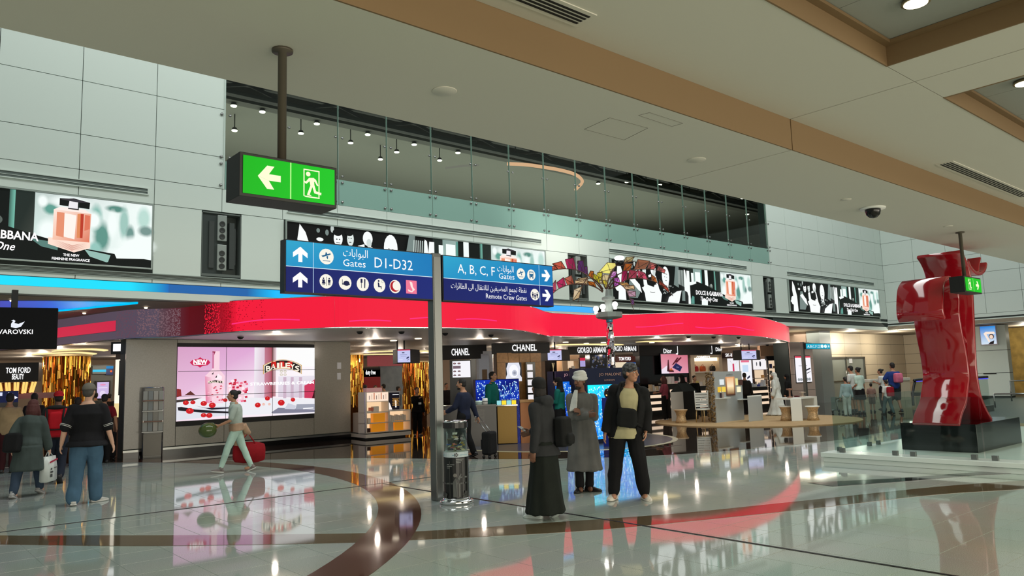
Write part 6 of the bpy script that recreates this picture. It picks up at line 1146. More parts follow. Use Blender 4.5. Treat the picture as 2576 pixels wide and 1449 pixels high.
art(js, f, [([(60, 40, 34), (60, 40, 34), (216, 150, 100), (216, 150, 100)], [(ux(1827), zz(998)), (ux(1850), zz(998)), (ux(1850), zz(949)), (ux(1827), zz(949))]), ([(120, 80, 50), (120, 80, 50), (255, 226, 170), (255, 226, 170)], [(ux(1830), zz(994)), (ux(1847), zz(994)), (ux(1847), zz(975)), (ux(1830), zz(975))]), ([(255, 238, 200), (255, 238, 200), (236, 180, 130), (236, 180, 130)], [(ux(1830), zz(975)), (ux(1847), zz(975)), (ux(1847), zz(951)), (ux(1830), zz(951))])]+
    [rc(ux(a), zz(d), ux(b), zz(c), col) for a, b, c, d, col in ((1812, 1823, 955, 969, (226, 234, 236)), (1852, 1858, 954, 972, (236, 226, 150)), (1859, 1870, 958, 972, (70, 46, 40)), (1806, 1814, 974, 987, (236, 190, 60)), (1816, 1826, 974, 987, (240, 206, 80)), (1854, 1864, 976, 990, (250, 240, 200)))], 'lit_pictures', h0=.012)
m = MB(); mb2 = MB()
for a, b, y in ((1801, 1829, 1002), (1855, 1873, 1009)): q = C.lerp(R, (ux(a))/L_ if a > 1803 else 0); q2 = C.lerp(R, ux(b)/L_); MB().slab(q-Vector((0, .14, 0)), q2-Vector((0, .14, 0)), zat(1803, y+2, C), zat(1803, y, C), .16).build('ledge', WHITE, js)
text(js, f, 'joaillerie', ux(1838), zz(945.5), .085, mat('stand_script', (120, 124, 126), .4), h=.01, width=ux(1846)-ux(1830), align='CENTER', slant=.3)
r_ = random.Random(6); m = MB(); SD = (C-Lp); nS = Vector((SD.y, -SD.x, 0)).normalized()
for k in range(230): q = Lp.lerp(C, r_.random()); q.z = CF+.03+(H-.06)*r_.random(); m.ell(q+nS*.01, (.05, .03, .04), Matrix.Rotation(r_.random()*3, 3, 'Z'), 7, 5)
o = m.build('gold_pebbles', mat('pebble_gold', (156, 134, 96), .3, .5), js); o['kind'] = 'stuff'
for a, b, w_, lab in ((1809, 1002, .03, 'small dark perfume flask on the left ledge of the jewellery stand'), (1815, 1002, .03, 'clear perfume flask on the left ledge of the jewellery stand')):
    q = C.lerp(R, ux(a)/L_)-Vector((0, .07, 0)); q.z = zat(1803, 1002, C); t = thing('perfume_flask', lab, 'bottle', q); MB().box(q+Vector((0, 0, .08)), (.07, .04, .16)).build('flask', mat('flask_%d' % a, [(60, 40, 46), (190, 170, 160)][a == 1815], .1), t, .006); MB().lathe([(0, .16), (.018, .16), (.018, .21), (0, .21)], q, 10).build('stopper', CHROME, t)
def floorbox(pxL, pyL, pxR, pyR, pyT, dep, m_, parent, name='body', bev=.006):
    a, b = fl(pxL, pyL, CF), fl(pxR, pyR, CF); v = a.normalized()*dep; v.z = 0; return MB().prism([(q.x, q.y) for q in (a, b, b+v, a+v)], CF, zat(pxL, pyT, a)).build(name, m_, parent, bev), a, b
t = thing('display_counter', 'plain pale grey counter right of the jewellery stand', 'counter', fl(1887, 1061)); floorbox(1884, 1061, 1920, 1057, 999, .6, GP, t); a, b = fl(1884, 1061, CF), fl(1920, 1057, CF); v = a.normalized()*.6; v.z = 0; MB().prism([(q.x, q.y) for q in (a, b, b+v, a+v)], zat(1884, 999, a), zat(1884, 997, a)).build('top', WHITE, t)
t = thing('jewellery_table', 'white jewellery table with open knee space at the right of the carpet', 'table', fl(1994, 1060)); o, a, b = floorbox(1992, 1060, 2020, 1059, 1004, .5, WHITE, t, 'leg_panel'); zt = zat(1992, 1001, a)
b2 = fl(2052, 1049, CF); dd = Vector((1, -.05, 0)); e0, e1 = a, onl(2053, a, a+dd)
slabf(e0, e1, zt-.06, zt, .6).build('top', WHITE, t); slabf(onl(2046, a, a+dd), e1, CF, zt-.06, .5).build('leg_panel', WHITE, t); slabf(a.lerp(e1, .3)+Vector((0, .45, 0)), e1+Vector((0, .45, 0)), CF+.3, zt-.06, .04).build('back_panel', mat('silver_frame'), t)
for s, lab, c_, h_ in ((.25, 'small copper stand of jewellery on the white table', (150, 110, 90), .3), (.5, 'dark red tray on the white jewellery table', (110, 40, 44), .05), (.72, 'pale glass bowl on the white jewellery table', (190, 170, 150), .16)):
    q = e0.lerp(e1, s)+Vector((0, .25, 0)); q.z = zt; t = thing('display_piece', lab, 'display', q); MB().lathe([(0, 0), (.1, 0), (.1, .02), (.03, .04), (.03, h_*.8), (.11, h_*.85), (.11, h_), (0, h_)], q, 14).build('body', mat('piece_%d' % int(s*100), c_, .3, .4), t)
def stool(px, py, pyT, label, cushion):
    p = fl(px, py, CF); h = zat(px, pyT, p)-CF; t = thing('stool', label, 'stool', p, 0, 'waisted stools at the jewellery stand')
    MB().lathe([(.2, 0), (.17, h*.25), (.145, h*.5), (.17, h*.75), (.21, h*.92), (.21, h*.93), (0, h*.93)], p, 24).build('body', mat('rattan', (190, 160, 120), .4, .3, var=.3, vscale=30), t)
    MB().lathe([(0, h*.93), (.225, h*.93), (.235, h*.96), (.225, h), (0, h)], p, 24).build('cushion', mat('cushion_%s' % cushion, {'tan': (206, 176, 140), 'white': (236, 236, 230)}[cushion], .6), t)
stool(1714, 1064, 1030, 'waisted tan stool before the black and white cabinet', 'tan'); stool(2046, 1057, 1021, 'waisted stool with white cushion right of the jewellery table', 'white'); stool(1979, 1058, 1021, 'waisted stool with white cushion left of the jewellery table', 'white')
t = thing('display_cabinet', 'cabinet with white side, black front and tent shaped display on top', 'cabinet', fl(1722, 1057)); cl, cm_, cr = fl(1690, 1060, CF), fl(1722, 1058, CF), fl(1757, 1055, CF)
zt = zat(1722, 985, cm_); MB().prism([(v.x, v.y) for v in (cl, cm_, cr, cr+(cl-cm_))], CF, zt).build('body', mat('cab_white', (206, 202, 198), .4), t, .004); slabf(cm_+Vector((0, -.012, 0)), cr+Vector((0, -.012, 0)), CF+.02, zt, .02).build('black_front', BLACK, t)
u_ = (cr-cl); mid = (cl+cr)/2; w0 = (cm_-cl)*.5; zz_ = zat(1722, 964, cm_)
m = MB(); m.add([(cl.x, cl.y, zt), (cm_.x, cm_.y, zt), (cr.x, cr.y, zt), ((cr+cl-cm_).x, (cr+cl-cm_).y, zt), *[(v.x, v.y, zz_) for v in ((cl+cm_)/2+(cr-cm_)*.1, (cl+cm_)/2+(cr-cm_)*.9)]], [(0, 1, 4), (2, 3, 5), (1, 2, 5, 4), (3, 0, 4, 5)]); m.build('tent_display', mat('tent_dark', (40, 46, 48), .25), t)
q = cr.lerp(cm_, .5)+Vector((0, -.02, 0)); 
p = fl(1770, 1062, CF); t = thing('chair', 'white chair with slatted back behind the black cabinet', 'chair', p); h = zat(1770, 1030, p); hb = zat(1770, 985, p)
MB().lathe([(0, h-.05), (.24, h-.05), (.25, h-.02), (.24, h), (0, h)], p, 20).build('seat', WHITE, t)
for sx, sy in ((-.17, -.17), (.17, -.17), (.17, .17), (-.17, .17)): MB().tube([p+Vector((sx, sy, 0)), p+Vector((sx*.9, sy*.9, h-.05))], .018, 8).build('leg', mat('chair_gold', (190, 160, 110), .3, .5), t)
for k in range(6): z0 = h+.06+k*(hb-h-.1)/6; MB().box(p+rv*0+vd_*.22+Vector((0, 0, z0+.02)), (.42, .02, (hb-h)/9), Matrix((rv, vd_, Vector((0, 0, 1)))).transposed()).build('slat', WHITE, t)
for s in (-.22, .22): MB().tube([p+vd_*.22+rv*s+Vector((0, 0, h-.03)), p+vd_*.22+rv*s+Vector((0, 0, hb))], .018, 8).build('back_post', WHITE, t)
# ---- right side: door, low wall, escalator, wall advert, hand rails
d0, d1 = at(2078, 950, 20.45).x, at(2176, 950, 20.45).x; zt = zat(2078, 898, Vector((d0, 20.45, 0)))
dr = bpy.data.objects.new('door_1', None); COL.objects.link(dr); dr['kind'] = 'structure'; dr.location = (d0, 20.4, 0)
m = MB(); m.bx(d0, d0+.12, 20.36, 20.48, 0, zt); m.bx(d1-.12, d1, 20.36, 20.48, 0, zt); m.bx(d0, d1, 20.36, 20.48, zt-.1, zt); m.bx((d0+d1)/2-.05, (d0+d1)/2+.05, 20.36, 20.48, 0, zt); m.bx(d0, d1, 20.36, 20.48, 0, .12); m.bx(d0, d1, 20.38, 20.47, 1.0, 1.06); m.build('door_frame', STEEL, dr)
for a, b in ((d0+.12, (d0+d1)/2-.05), ((d0+d1)/2+.05, d1-.12)): MB().bx(a, b, 20.42, 20.44, .12, zt-.1).build('pane', glassmat('door_glass', (190, 200, 196), 0, (150, 156, 148)), dr)
for s in (-.2, .2): MB().tube([((d0+d1)/2+s, 20.32, 1.1), ((d0+d1)/2+s, 20.32, 1.6)], .025, 8).build('door_handle', CHROME, dr)
q = at(2130, 915, 20.34); one('door_notice', MB().bx((d0+d1)/2+.4, (d0+d1)/2+.75, 20.38, 20.41, 2.0, 2.35), mat('paper_white'), 'white paper notice on the right leaf of the glass door', 'notice')
a, b = at(2062, 950, 19.9), at(2076, 950, 19.9); t = one('grey_pillar', MB().bx(a.x-.3, b.x+.3, 19.6, 20.3, 0, 3.7), mat('pillar_grey', (128, 136, 136), .35), 'smooth grey pillar between the shop end column and the glass door', 'pillar')
a, b = at(2188, 975, 17.5), at(2290, 975, 17.0); t = thing('parapet', 'low cream parapet with pale rounded top behind the family', 'wall', (a.x, 17.3, 0)); zt = zat(2188, 958, a); slabf(Vector((a.x, 17.5, 0)), Vector((b.x, 17, 0)), 0, zt-.08, .3).build('wall', CREAM, t); slabf(Vector((a.x, 17.45, 0)), Vector((b.x, 16.95, 0)), zt-.08, zt+.08, .4).build('coping', mat('coping', (206, 202, 190), .4), t, .03)
e = fl(2300, 1046); es = thing('escalator', 'escalator end with dark looped handrail and blue lit glass behind the sculpture', 'escalator', e)
for s, yy in ((0, 0), (1, 1.1)):
    zt = zat(2300, 956, e); xs_ = [e.x-.0, e.x+.05, e.x+.3, e.x+.6, e.x+4]; zs_ = [.35, .75, zt-.08, zt, zt]
    MB().tube(polyline([(x, e.y-yy, z) for x, z in zip(xs_, zs_)], 6), .045, 8).build('handrail', mat('rubber_black', (18, 18, 20), .4), es)
    MB().bx(e.x+.25, e.x+4, e.y-yy-.01, e.y-yy+.01, .2, zt-.06).build('side_glass', RAILG, es); MB().bx(e.x+.35, e.x+4, e.y-yy-.03, e.y-yy+.03, zt-.07, zt-.045).build('blue_strip', glow('blue_strip', (90, 90, 255), .9), es)
    MB().bx(e.x+.2, e.x+4, e.y-yy-.12, e.y-yy+.12, 0, .2).build('skirt', STEEL, es)
m = MB(); m.bx(e.x+.3, e.x+1.2, e.y-.8, e.y-.3, .02, .06); m.build('comb_plate', STEEL, es); MB().box((e.x+.9, e.y-.55, .75), (.03, .6, .5)).build('notice_board', mat('notice_blue', (70, 110, 140), .4), es)
# wall pier with blue advert, gold wall beyond
X44 = 44.0; a, b = atx(2440, 900, X44), atx(2536, 900, X44)
rwp = thing('wall_pier', 'pale green wall pier with blue skincare advert at the right edge', 'wall', (X44, a.y, 0)); y0_, y1_ = b.y, a.y+2
for z0, z1 in ((.1, 1.25), (1.26, 2.4), (2.41, 3.68)): MB().bx(X44, X44+.5, y0_, y1_, z0+.006, z1-.006).build('stone_panel', PANEL, rwp)
MB().bx(X44+.03, X44+.6, y0_+.03, y1_, 0, 3.69).build('core', JOINT, rwp); MB().bx(X44-.02, X44+.02, a.y-1.15, a.y-.55, 1.2, 1.26).build('slot_plate', MBLACK, rwp)
A_ = atx(2466, 822, X44); B_ = atx(2509, 865, X44); f = Frame((X44-.08, A_.y, B_.z), (0, -1, 0), (0, 0, 1)); W_, H_ = A_.y-B_.y, A_.z-B_.z
ad = thing('wall_advert', 'small lit blue advert of person with raised arms on the pier', 'advert', (X44-.05, A_.y, B_.z)); MB().bx(X44-.07, X44, B_.y-.04, A_.y+.04, B_.z-.04, A_.z+.04).build('frame', mat('silver_frame'), ad)
art(ad, f, [([(210, 226, 240), (220, 230, 240), (30, 140, 220), (20, 120, 210)], [(0, 0), (W_, 0), (W_, H_), (0, H_)]), ((250, 230, 216), [(W_*.2, H_*.6), (W_*.35, H_*.7), (W_*.9, H_*.68), (W_*.95, H_*.56), (W_*.4, H_*.56), (W_*.6, H_*.15), (W_*.5, H_*.1)]), el(W_*.7, H_*.42, W_*.17, H_*.14, (60, 40, 36)), el(W_*.69, H_*.4, W_*.12, H_*.11, (240, 210, 190)), ((30, 24, 26), [(W_*.45, 0), (W_*.8, 0), (W_*.86, H_*.2), (W_*.6, H_*.12)])], 'lit_face')
struct('wall_gold', MB().bx(49.4, 49.8, 2, 16.5, 0, 3.7), mat('gold_wall', (170, 140, 70), .5, var=.2, vscale=3))
hr = thing('handrail', 'thin steel handrails in front of the gold wall at right edge', 'rail', atx(2520, 990, 36.0)); m = MB()
q0, q1 = atx(2500, 991, 34), atx(2640, 990, 34); m.tube([q0, q1], .03, 8); m.tube([q0, Vector((q0.x, q0.y, 0))], .03, 8); q2, q3 = atx(2540, 958, 40), atx(2640, 957, 40); m2 = MB().tube([q2, q3], .03, 8); m2.tube([q2, Vector((q2.x, q2.y, 0))], .03, 8); m.build('rail', STEEL, hr); m2.build('rail', STEEL, hr)
for y_ in (q0.y-1.2, q0.y-2.4): MB().tube([(34, y_, 0), (34, y_, q0.z)], .02, 8).build('post', STEEL, hr)
# ================================================================ people
from mathutils import noise
def rotm(yaw=0, pitch=0, roll=0): return Matrix.Rotation(math.radians(yaw), 3, 'Z') @ Matrix.Rotation(math.radians(-pitch), 3, 'X') @ Matrix.Rotation(math.radians(roll), 3, 'Y')
def ik(a, b, l1, l2, hint):
    d = b-a; L = min(d.length, (l1+l2)*.999); b = a+d.normalized()*L; x = (l1*l1-l2*l2+L*L)/(2*L); h = math.sqrt(max(0, l1*l1-x*x))
    u = d.normalized(); p = (Vector(hint)-u*Vector(hint).dot(u)).normalized(); return a+u*x+p*h, b
def remesh(mb, name, T, m, parent, voxel, fold=0, fscale=(5, 5, 1.6), sm=4):
    """Fuse overlapping closed shapes into one continuous surface, smooth it and add cloth folds."""
    me = mb.mesh(name); o = bpy.data.objects.new(name, me); COL.objects.link(o)
    r = o.modifiers.new('r', 'REMESH'); r.mode = 'VOXEL'; r.voxel_size = voxel; r.use_smooth_shade = True
    s = o.modifiers.new('s', 'SMOOTH'); s.iterations = sm; s.factor = .5
    ev = o.evaluated_get(bpy.context.evaluated_depsgraph_get()); nm = bpy.data.meshes.new_from_object(ev)
    bpy.data.objects.remove(o); bpy.data.meshes.remove(me)
    n = len(nm.vertices); co = np.empty(n*3, 'f'); no = np.empty(n*3, 'f'); nm.vertices.foreach_get('co', co); nm.vertices.foreach_get('normal', no); co = co.reshape(-1, 3); no = no.reshape(-1, 3)
    if fold:
        k = np.array([noise.noise((c[0]*fscale[0]+T.translation.x*3, c[1]*fscale[1], c[2]*fscale[2])) for c in co]); co = co+no*((k[:, None]*.62+.3)*fold)      # folds stand out from the body only
    A = np.array(T); co = co @ A[:3, :3].T+A[:3, 3]; nm.vertices.foreach_set('co', co.astype('f').ravel())
    nm.polygons.foreach_set('use_smooth', [True]*len(nm.polygons)); nm.update(); nm.name = name
    o = bpy.data.objects.new(name, nm); COL.objects.link(o); nm.materials.clear(); nm.materials.append(m)
    if parent: o.parent = parent; o.matrix_parent_inverse = base_inv(parent)
    return o
def cloth(name, rgb, var=.12): return mat('cloth_'+name, rgb, .85, spec=.25, bump=.25, bscale=220, var=var, vscale=5)
SKIN = {'tan': (176, 128, 100), 'brown': (120, 82, 62), 'fair': (204, 160, 136), 'dark': (74, 52, 42)}
TR = [(-.11, .12, .1), (-.02, .17, .118), (.1, .152, .108), (.24, .165, .118), (.36, .18, .122), (.44, .16, .108), (.495, .09, .08), (.545, .062, .062)]
def person(label, loc, face, H, skin='tan', lean=0, tilt=0, twist=0, lf=(-.1, 0, 0), rf=(.1, 0, 0), lh=(-.27, .04, .84), rh=(.27, .04, .84), le=(-.3, -1, 0), re=(.3, -1, 0), head=(0, 0), fat=1.0, toes=(8, -8), heel=(0, 0),
           top=None, pants=None, robe=None, shoes=((30, 30, 32), 'low'), hair=((20, 16, 14), 'short'), hat=None, beard=None, near=0, loosefit=.018, group=None, fem=False, curl=.5, grip=None, lknee=(0, 1, 0), rknee=(0, 1, 0)):
    s = H/1.765; rz = math.atan2(-face[0], face[1]); T = Matrix.Translation((loc[0], loc[1], loc[2] if len(loc) > 2 else 0)) @ Matrix.Rotation(rz, 4, 'Z') @ Matrix.Scale(s, 4)
    vx = (.0075, .011, .014)[2 if near == 0 else (1 if near == 1 else 0)] if near != 2 else .0075
    vc = {0: .018, 1: .014, 2: .011}[near]; vx = {0: .014, 1: .010, 2: .0075}[near]
    root = thing('person', label, 'person', (loc[0], loc[1], loc[2] if len(loc) > 2 else 0), rz, group)
    V = Vector; hd_ = (V(lf)-V(rf)).xy.length/2; hz = .105+math.sqrt(max(.3, .856**2-max(0, hd_-.09)**2))
    Pv = V((.5*(lf[0]+rf[0]), .5*(lf[1]+rf[1])*.9, hz)); R = rotm(twist, lean, tilt); P = lambda v: Pv+R @ V(v)
    w = .92 if fem else 1.0; sw = .172*w*(1+.35*(fat-1))
    chest = P((0, 0, .5)); S_ = {-1: P((-sw, 0, .43)), 1: P((sw, 0, .43))}; hp = {-1: P((-.09, 0, -.02)), 1: P((.09, 0, -.02))}
    ank = {-1: V(lf)+V((0, 0, .085)), 1: V(rf)+V((0, 0, .085))}
    Rh = rotm(twist+head[0], head[1], 0); neck = P((0, .01, .53)); hc = neck+R @ V((0, .015, .06))+Rh @ V((0, .02, .095))
    J = {}
    for k, h, e in ((-1, lh, le), (1, rh, re)): J['e', k], J['w', k] = ik(S_[k], V(h), .285, .26, e)
    for k, kn in ((-1, lknee), (1, rknee)): J['k', k], J['a', k] = ik(hp[k], ank[k], .43, .43, kn)
    def torso(mb, inf, z0=-.2, z1=9, belly=1.0, flare=0):
        rr = []
        for z, rx, ry in TR:
            if z < z0-.001 or z > z1: continue
            rx = rx*w*(1+.8*(fat-1)); f = fat if z < .4 else 1
            if fem: rx = rx*(1.08 if z < .05 else .93)
            fl_ = flare*max(0, (.2-z))
            yo = .035*(fat-1)*4 if .0 < z < .35 else 0
            rr.append([P((math.cos(t)*(rx+inf+fl_), yo+math.sin(t)*(ry*f+inf+fl_), z)) for t in [2*math.pi*i/16 for i in range(16)]])
        mb.rings(rr)
    def limb(mb, pts, rad): 
        mb.tube(pts, rad, 10)
        for p, r in zip(pts, rad): mb.ell(p, (r, r, r), n=10, m=7)
    ar = (.052, .042, .036, .028); lr = (.088, .062, .055, .042)
    if fem: ar = tuple(x*.86 for x in ar)
    B = MB(); torso(B, 0); B.tube([P((0, 0, .48)), neck, hc+Rh @ V((0, -.02, -.06))], [.062, .055, .052], 12)
    for k in (-1, 1):
        e, h = J['e', k], J['w', k]; limb(B, [S_[k], S_[k].lerp(e, .5), e, e.lerp(h, .5), h], [ar[0], ar[0]*.95, ar[1], ar[2]*1.05, ar[3]])
        kk, a = J['k', k], J['a', k]; limb(B, [hp[k], hp[k].lerp(kk, .5), kk, kk.lerp(a, .35), a], [lr[0], lr[0]*.9, lr[1], lr[2]*1.02, lr[3]]); B.ell(a+V((0, .05, -.045)), (.04, .1, .04), n=10, m=7)
        # hand: palm, four curled fingers of different length, thumb leaving the side of the palm
        hd = (h-e).normalized(); inn = V((-k, .15, 0)); inn = (inn-hd*inn.dot(hd)).normalized(); sp = hd.cross(inn)*k; sp = sp if sp.y > -.2 else -sp
        c = h+hd*.045; Rp = Matrix((sp, inn, hd)).transposed(); B.ell(c, (.042, .02, .055), Rp, 10, 7)
        cu = curl if not grip else grip
        for q, (o_, L) in enumerate(((.032, .068), (.011, .078), (-.011, .073), (-.031, .058))):
            p0 = h+hd*.08+sp*o_; p = [p0-hd*.02, p0]; d = hd.copy()
            for j, f in enumerate((.45, .3, .25)): d = (d+inn*cu*(.5+.35*j)).normalized(); p.append(p[-1]+d*L*f)
            B.tube(p, [.0105, .0105, .0098, .009, .0078], 7); B.ell(p[-1], (.0085,)*3, n=7, m=5)
        p0 = h+hd*.025+sp*.028; d = (sp*.75+hd*.6+inn*.25).normalized(); p = [p0, p0+d*.035, p0+d*.05+hd*.022+inn*.008, p0+d*.055+hd*.042+inn*.016]; B.tube(p, [.014, .0125, .011, .009], 7); B.ell(p[-1], (.0095,)*3, n=7, m=5)
    hx = lambda v: hc+Rh @ V(v)
    B.ell(hx((0, -.012, .035)), (.077, .096, .088), Rh, 18, 12); B.ell(hx((0, .02, -.03)), (.064, .074, .082), Rh, 16, 10); B.ell(hx((0, .05, -.082)), (.036, .036, .028), Rh, 10, 7)
    B.tube([hx((0, .086, .028)), hx((0, .105, .0)), hx((0, .114, -.022))], [.008, .011, .015], 8); B.ell(hx((0, .107, -.024)), (.017, .012, .009), Rh, 8, 6)
    B.ell(hx((0, .083, .036)), (.05, .014, .009), Rh, 10, 6); B.ell(hx((0, .088, -.056)), (.024, .012, .008), Rh, 8, 6); B.ell(hx((-.032, .075, -.02)), (.022, .016, .02), Rh, 8, 6); B.ell(hx((.032, .075, -.02)), (.022, .016, .02), Rh, 8, 6)
    for k in (-1, 1): B.ell(hx((k*.077, -.008, -.005)), (.011, .021, .031), Rh, 8, 6)
    sk = mat('skin_'+skin, SKIN[skin], .55, var=.06, vscale=12)
    remesh(B, 'body', T, sk, root, vx, sm=3)
    TW = lambda v: T @ v
    if near:
        dk = mat('brow_dark', (24, 18, 16), .7); ew = mat('eye_white', (206, 200, 192), .2); ir = mat('iris', (26, 16, 12), .15)
        for k in (-1, 1):
            e_ = MB().ell(TW(hx((k*.031, .079, .014))), (.0125*s, .0125*s, .0085*s), T.to_3x3().normalized() @ Rh, 10, 7).build('eye', ew, root); MB().ell(TW(hx((k*.031, .0895, .014))), (.0055*s, .003*s, .0055*s), T.to_3x3().normalized() @ Rh, 8, 6).build('iris', ir, e_)
            MB().tube([TW(hx((k*.014, .095, .036))), TW(hx((k*.034, .092, .042))), TW(hx((k*.052, .078, .036)))], [.004*s, .005*s, .003*s], 6).build('eyebrow', dk, root)
        MB().tube([TW(hx((-.022, .088, -.056))), TW(hx((0, .1005, -.054))), TW(hx((.022, .088, -.056)))], [.003*s, .0055*s, .003*s], 6).build('lips', mat('lips', (140, 80, 76), .5), root)
    def sleeves(mb, n, inf, end=1.0):
        for k in (-1, 1):
            e, h = J['e', k], J['w', k]
            if n <= 1: q = S_[k].lerp(e, n); limb(mb, [S_[k], S_[k].lerp(q, .6), q], [ar[0]+inf, ar[0]+inf*1.1, ar[1]+inf*1.4])
            else: q = e.lerp(h, n-1); limb(mb, [S_[k], S_[k].lerp(e, .5), e, e.lerp(q, .5), q], [ar[0]+inf, ar[0]+inf, ar[1]+inf*1.1, ar[2]+inf*1.1, ar[3]+inf*end])
    def legs(mb, inf, n=2.0, cuff=1.0, low=False):
        for k in (-1, 1):
            kk, a = J['k', k], J['a', k]; q = kk.lerp(a, n-1) if n > 1 else hp[k].lerp(kk, n)
            if low: limb(mb, [kk.lerp(a, .3), kk.lerp(q, .8), q], [lr[2]+inf, lr[3]+inf, lr[3]+inf*cuff])
            elif n > 1: limb(mb, [hp[k], hp[k].lerp(kk, .5), kk, kk.lerp(q, .5), q], [lr[0]+inf, lr[0]*.92+inf, lr[1]+inf, lr[2]+inf*1.2, lr[3]+inf*cuff])
            else: limb(mb, [hp[k], hp[k].lerp(q, .5), q], [lr[0]+inf, lr[0]+inf, lr[1]+inf*1.5])
    out = dict(T=T, P=P, hx=hx, J=J, root=root, S=S_, hc=hc, R=R, Rh=Rh, s=s, TW=TW)
    if pants:
        mb = MB(); legs(mb, pants.get('fit', .016), pants.get('n', 1.97), pants.get('cuff', 1.2), pants.get('low'))
        if not pants.get('low'): torso(mb, .012, -.2, .1)
        remesh(mb, pants.get('name', 'trousers'), T, cloth(pants['c'][0], pants['c'][1]), root, vc, pants.get('fold', .012)*1.5, (8, 8, 6))
    if robe:
        mb = MB(); rr = []; z0 = robe['hem']; dz_ = robe.get('back', 0)
        base = V((.5*(lf[0]+rf[0]), .5*(lf[1]+rf[1]), z0)); w0 = robe.get('w', .25); wy_ = robe.get('d', w0*.8)
        for t in (0, .12, .3, .5, .7, .85, 1.0):
            c = base.lerp(P((0, 0, .0)), t); rx = w0+(.185*w-w0)*t**.8; ry = wy_+(.135*fat-wy_)*t**.8
            rr.append([c+V((math.cos(a)*rx*(1+.05*math.sin(a*7)*(1-t)), math.sin(a)*ry*(1+.05*math.sin(a*7)*(1-t))-dz_*(1-t), 0)) for a in [2*math.pi*i/40 for i in range(40)]])
        mb.rings(rr); 
        if not robe.get('skirt'): torso(mb, loosefit+.004, -.12, .5); sleeves(mb, robe.get('sl', 1.95), .022, 1.3)
        remesh(mb, robe.get('name', 'robe'), T, cloth(robe['c'][0], robe['c'][1]), root, vc, robe.get('fold', .016)*1.6, (11, 11, 1.6))
    if top:
        mb = MB(); torso(mb, loosefit, top.get('hem', -.11), .5 if not top.get('low') else .46, flare=top.get('flare', 0))
        if top.get('long'):
            L = top['long']; rr = []
            for t in (0, .35, .7, 1): c = P((0, 0, -.05)).lerp(P((0, 0, -.05))+V((0, -.02, -L)), t); rr.append([c+V((math.cos(a)*(.185*fat*w+.03*t+loosefit), math.sin(a)*(.135*fat+.03*t+loosefit), 0)) for a in [2*math.pi*i/20 for i in range(20)]])
            mb.rings(rr[::-1])
        sleeves(mb, top.get('sl', .75), loosefit, 1.2)
        if top.get('hood'): mb.ell(P((0, -.1, .5)), (.12, .06, .08), R, 12, 8); mb.tube([P((.09, .02, .52)), P((.1, -.07, .53)), P((0, -.13, .52)), P((-.1, -.07, .53)), P((-.09, .02, .52))], .04, 8)
        if top.get('collar'): mb.tube([P((.045*math.sin(t), .03+.05*math.cos(t), .53)) for t in [2*math.pi*i/10 for i in range(11)]], .022, 6)
        remesh(mb, top.get('name', 'shirt'), T, cloth(top['c'][0], top['c'][1]), root, vc, top.get('fold', .011)*1.8, (8, 8, 4.5))
    # shoes
    if shoes:
        sm_ = mat('shoe_%d_%d_%d' % shoes[0], shoes[0], .5); so_ = mat('sole_%d' % sum(shoes[2] if len(shoes) > 2 else (30, 30, 30)), shoes[2] if len(shoes) > 2 else (30, 30, 30), .6)
        for i, k in enumerate((-1, 1)):
            a = J['a', k]; Rf = Matrix.Rotation(math.radians(toes[i]), 3, 'Z') @ Matrix.Rotation(math.radians(-heel[i]), 3, 'X'); F = lambda v: a+Rf @ V((v[0], v[1], v[2]-.085))
            prof = [(-.075, .028, .05), (-.06, .038, .085), (-.02, .04, .1), (.03, .042, .085), (.08, .046, .062), (.13, .046, .048), (.17, .036, .036), (.19, .015, .022)]
            sh = MB().rings([[TW(F((rx*math.cos(t), y, .012+max(0, (hh-.012))*(.5+.5*math.sin(t))))) for t in [2*math.pi*j/12 for j in range(12)]] for y, rx, hh in prof]).tube([TW(a+V((0, -.012, -.05))), TW(a+V((0, -.008, .0))), TW(a+V((0, -.006, .035)))], [.044*s, .047*s, .05*s], 12).build('shoe', sm_, root)
            MB().rings([[TW(F((rx*1.1*c, y, z))) for c, z in ((-1, 0), (1, 0), (1, .022), (-1, .022))] for y, rx, hh in prof]).build('sole', so_, sh)
    # hair
    if hair:
        c_, kind = hair; hm = mat('hair_%d_%d_%d' % c_, c_, .6, bump=.5, bscale=300); mb = MB()
        mb.ell(hx((0, -.024, .045)), (.083, .098, .09), Rh, 16, 10); mb.ell(hx((0, -.05, -.01)), (.074, .066, .07), Rh, 14, 9)
        if kind == 'bun': mb.ell(hx((0, -.13, .075)), (.045, .05, .042), Rh, 10, 8); mb.ell(hx((0, -.1, .06)), (.03, .05, .03), Rh, 8, 6)
        if kind == 'long': mb.tube([hx((0, -.05, .02)), hx((0, -.075, -.08)), hx((0, -.08, -.2))], [.09, .1, .085], 12); mb.tube([hx((.06, -.01, .02)), hx((.075, .0, -.1)), hx((.08, .02, -.2))], [.035, .04, .03], 8); mb.tube([hx((-.06, -.01, .02)), hx((-.075, .0, -.1)), hx((-.08, .02, -.2))], [.035, .04, .03], 8)
        if kind == 'tail': mb.tube([hx((0, -.1, .05)), hx((0, -.15, .0)), hx((0, -.14, -.12))], [.03, .035, .012], 8)
        if kind == 'braids':
            for q in range(9): t_ = math.pi*(1.12+.76*q/8); mb.tube([hx((.07*math.cos(t_), -.02+.075*math.sin(t_), .0)), hx((.08*math.cos(t_), -.02+.085*math.sin(t_), -.07)), hx((.07*math.cos(t_), -.03+.08*math.sin(t_), -.12))], [.018, .016, .01], 6)
        remesh(mb, 'hair', T, hm, root, vx, .006, (30, 30, 20), 2)
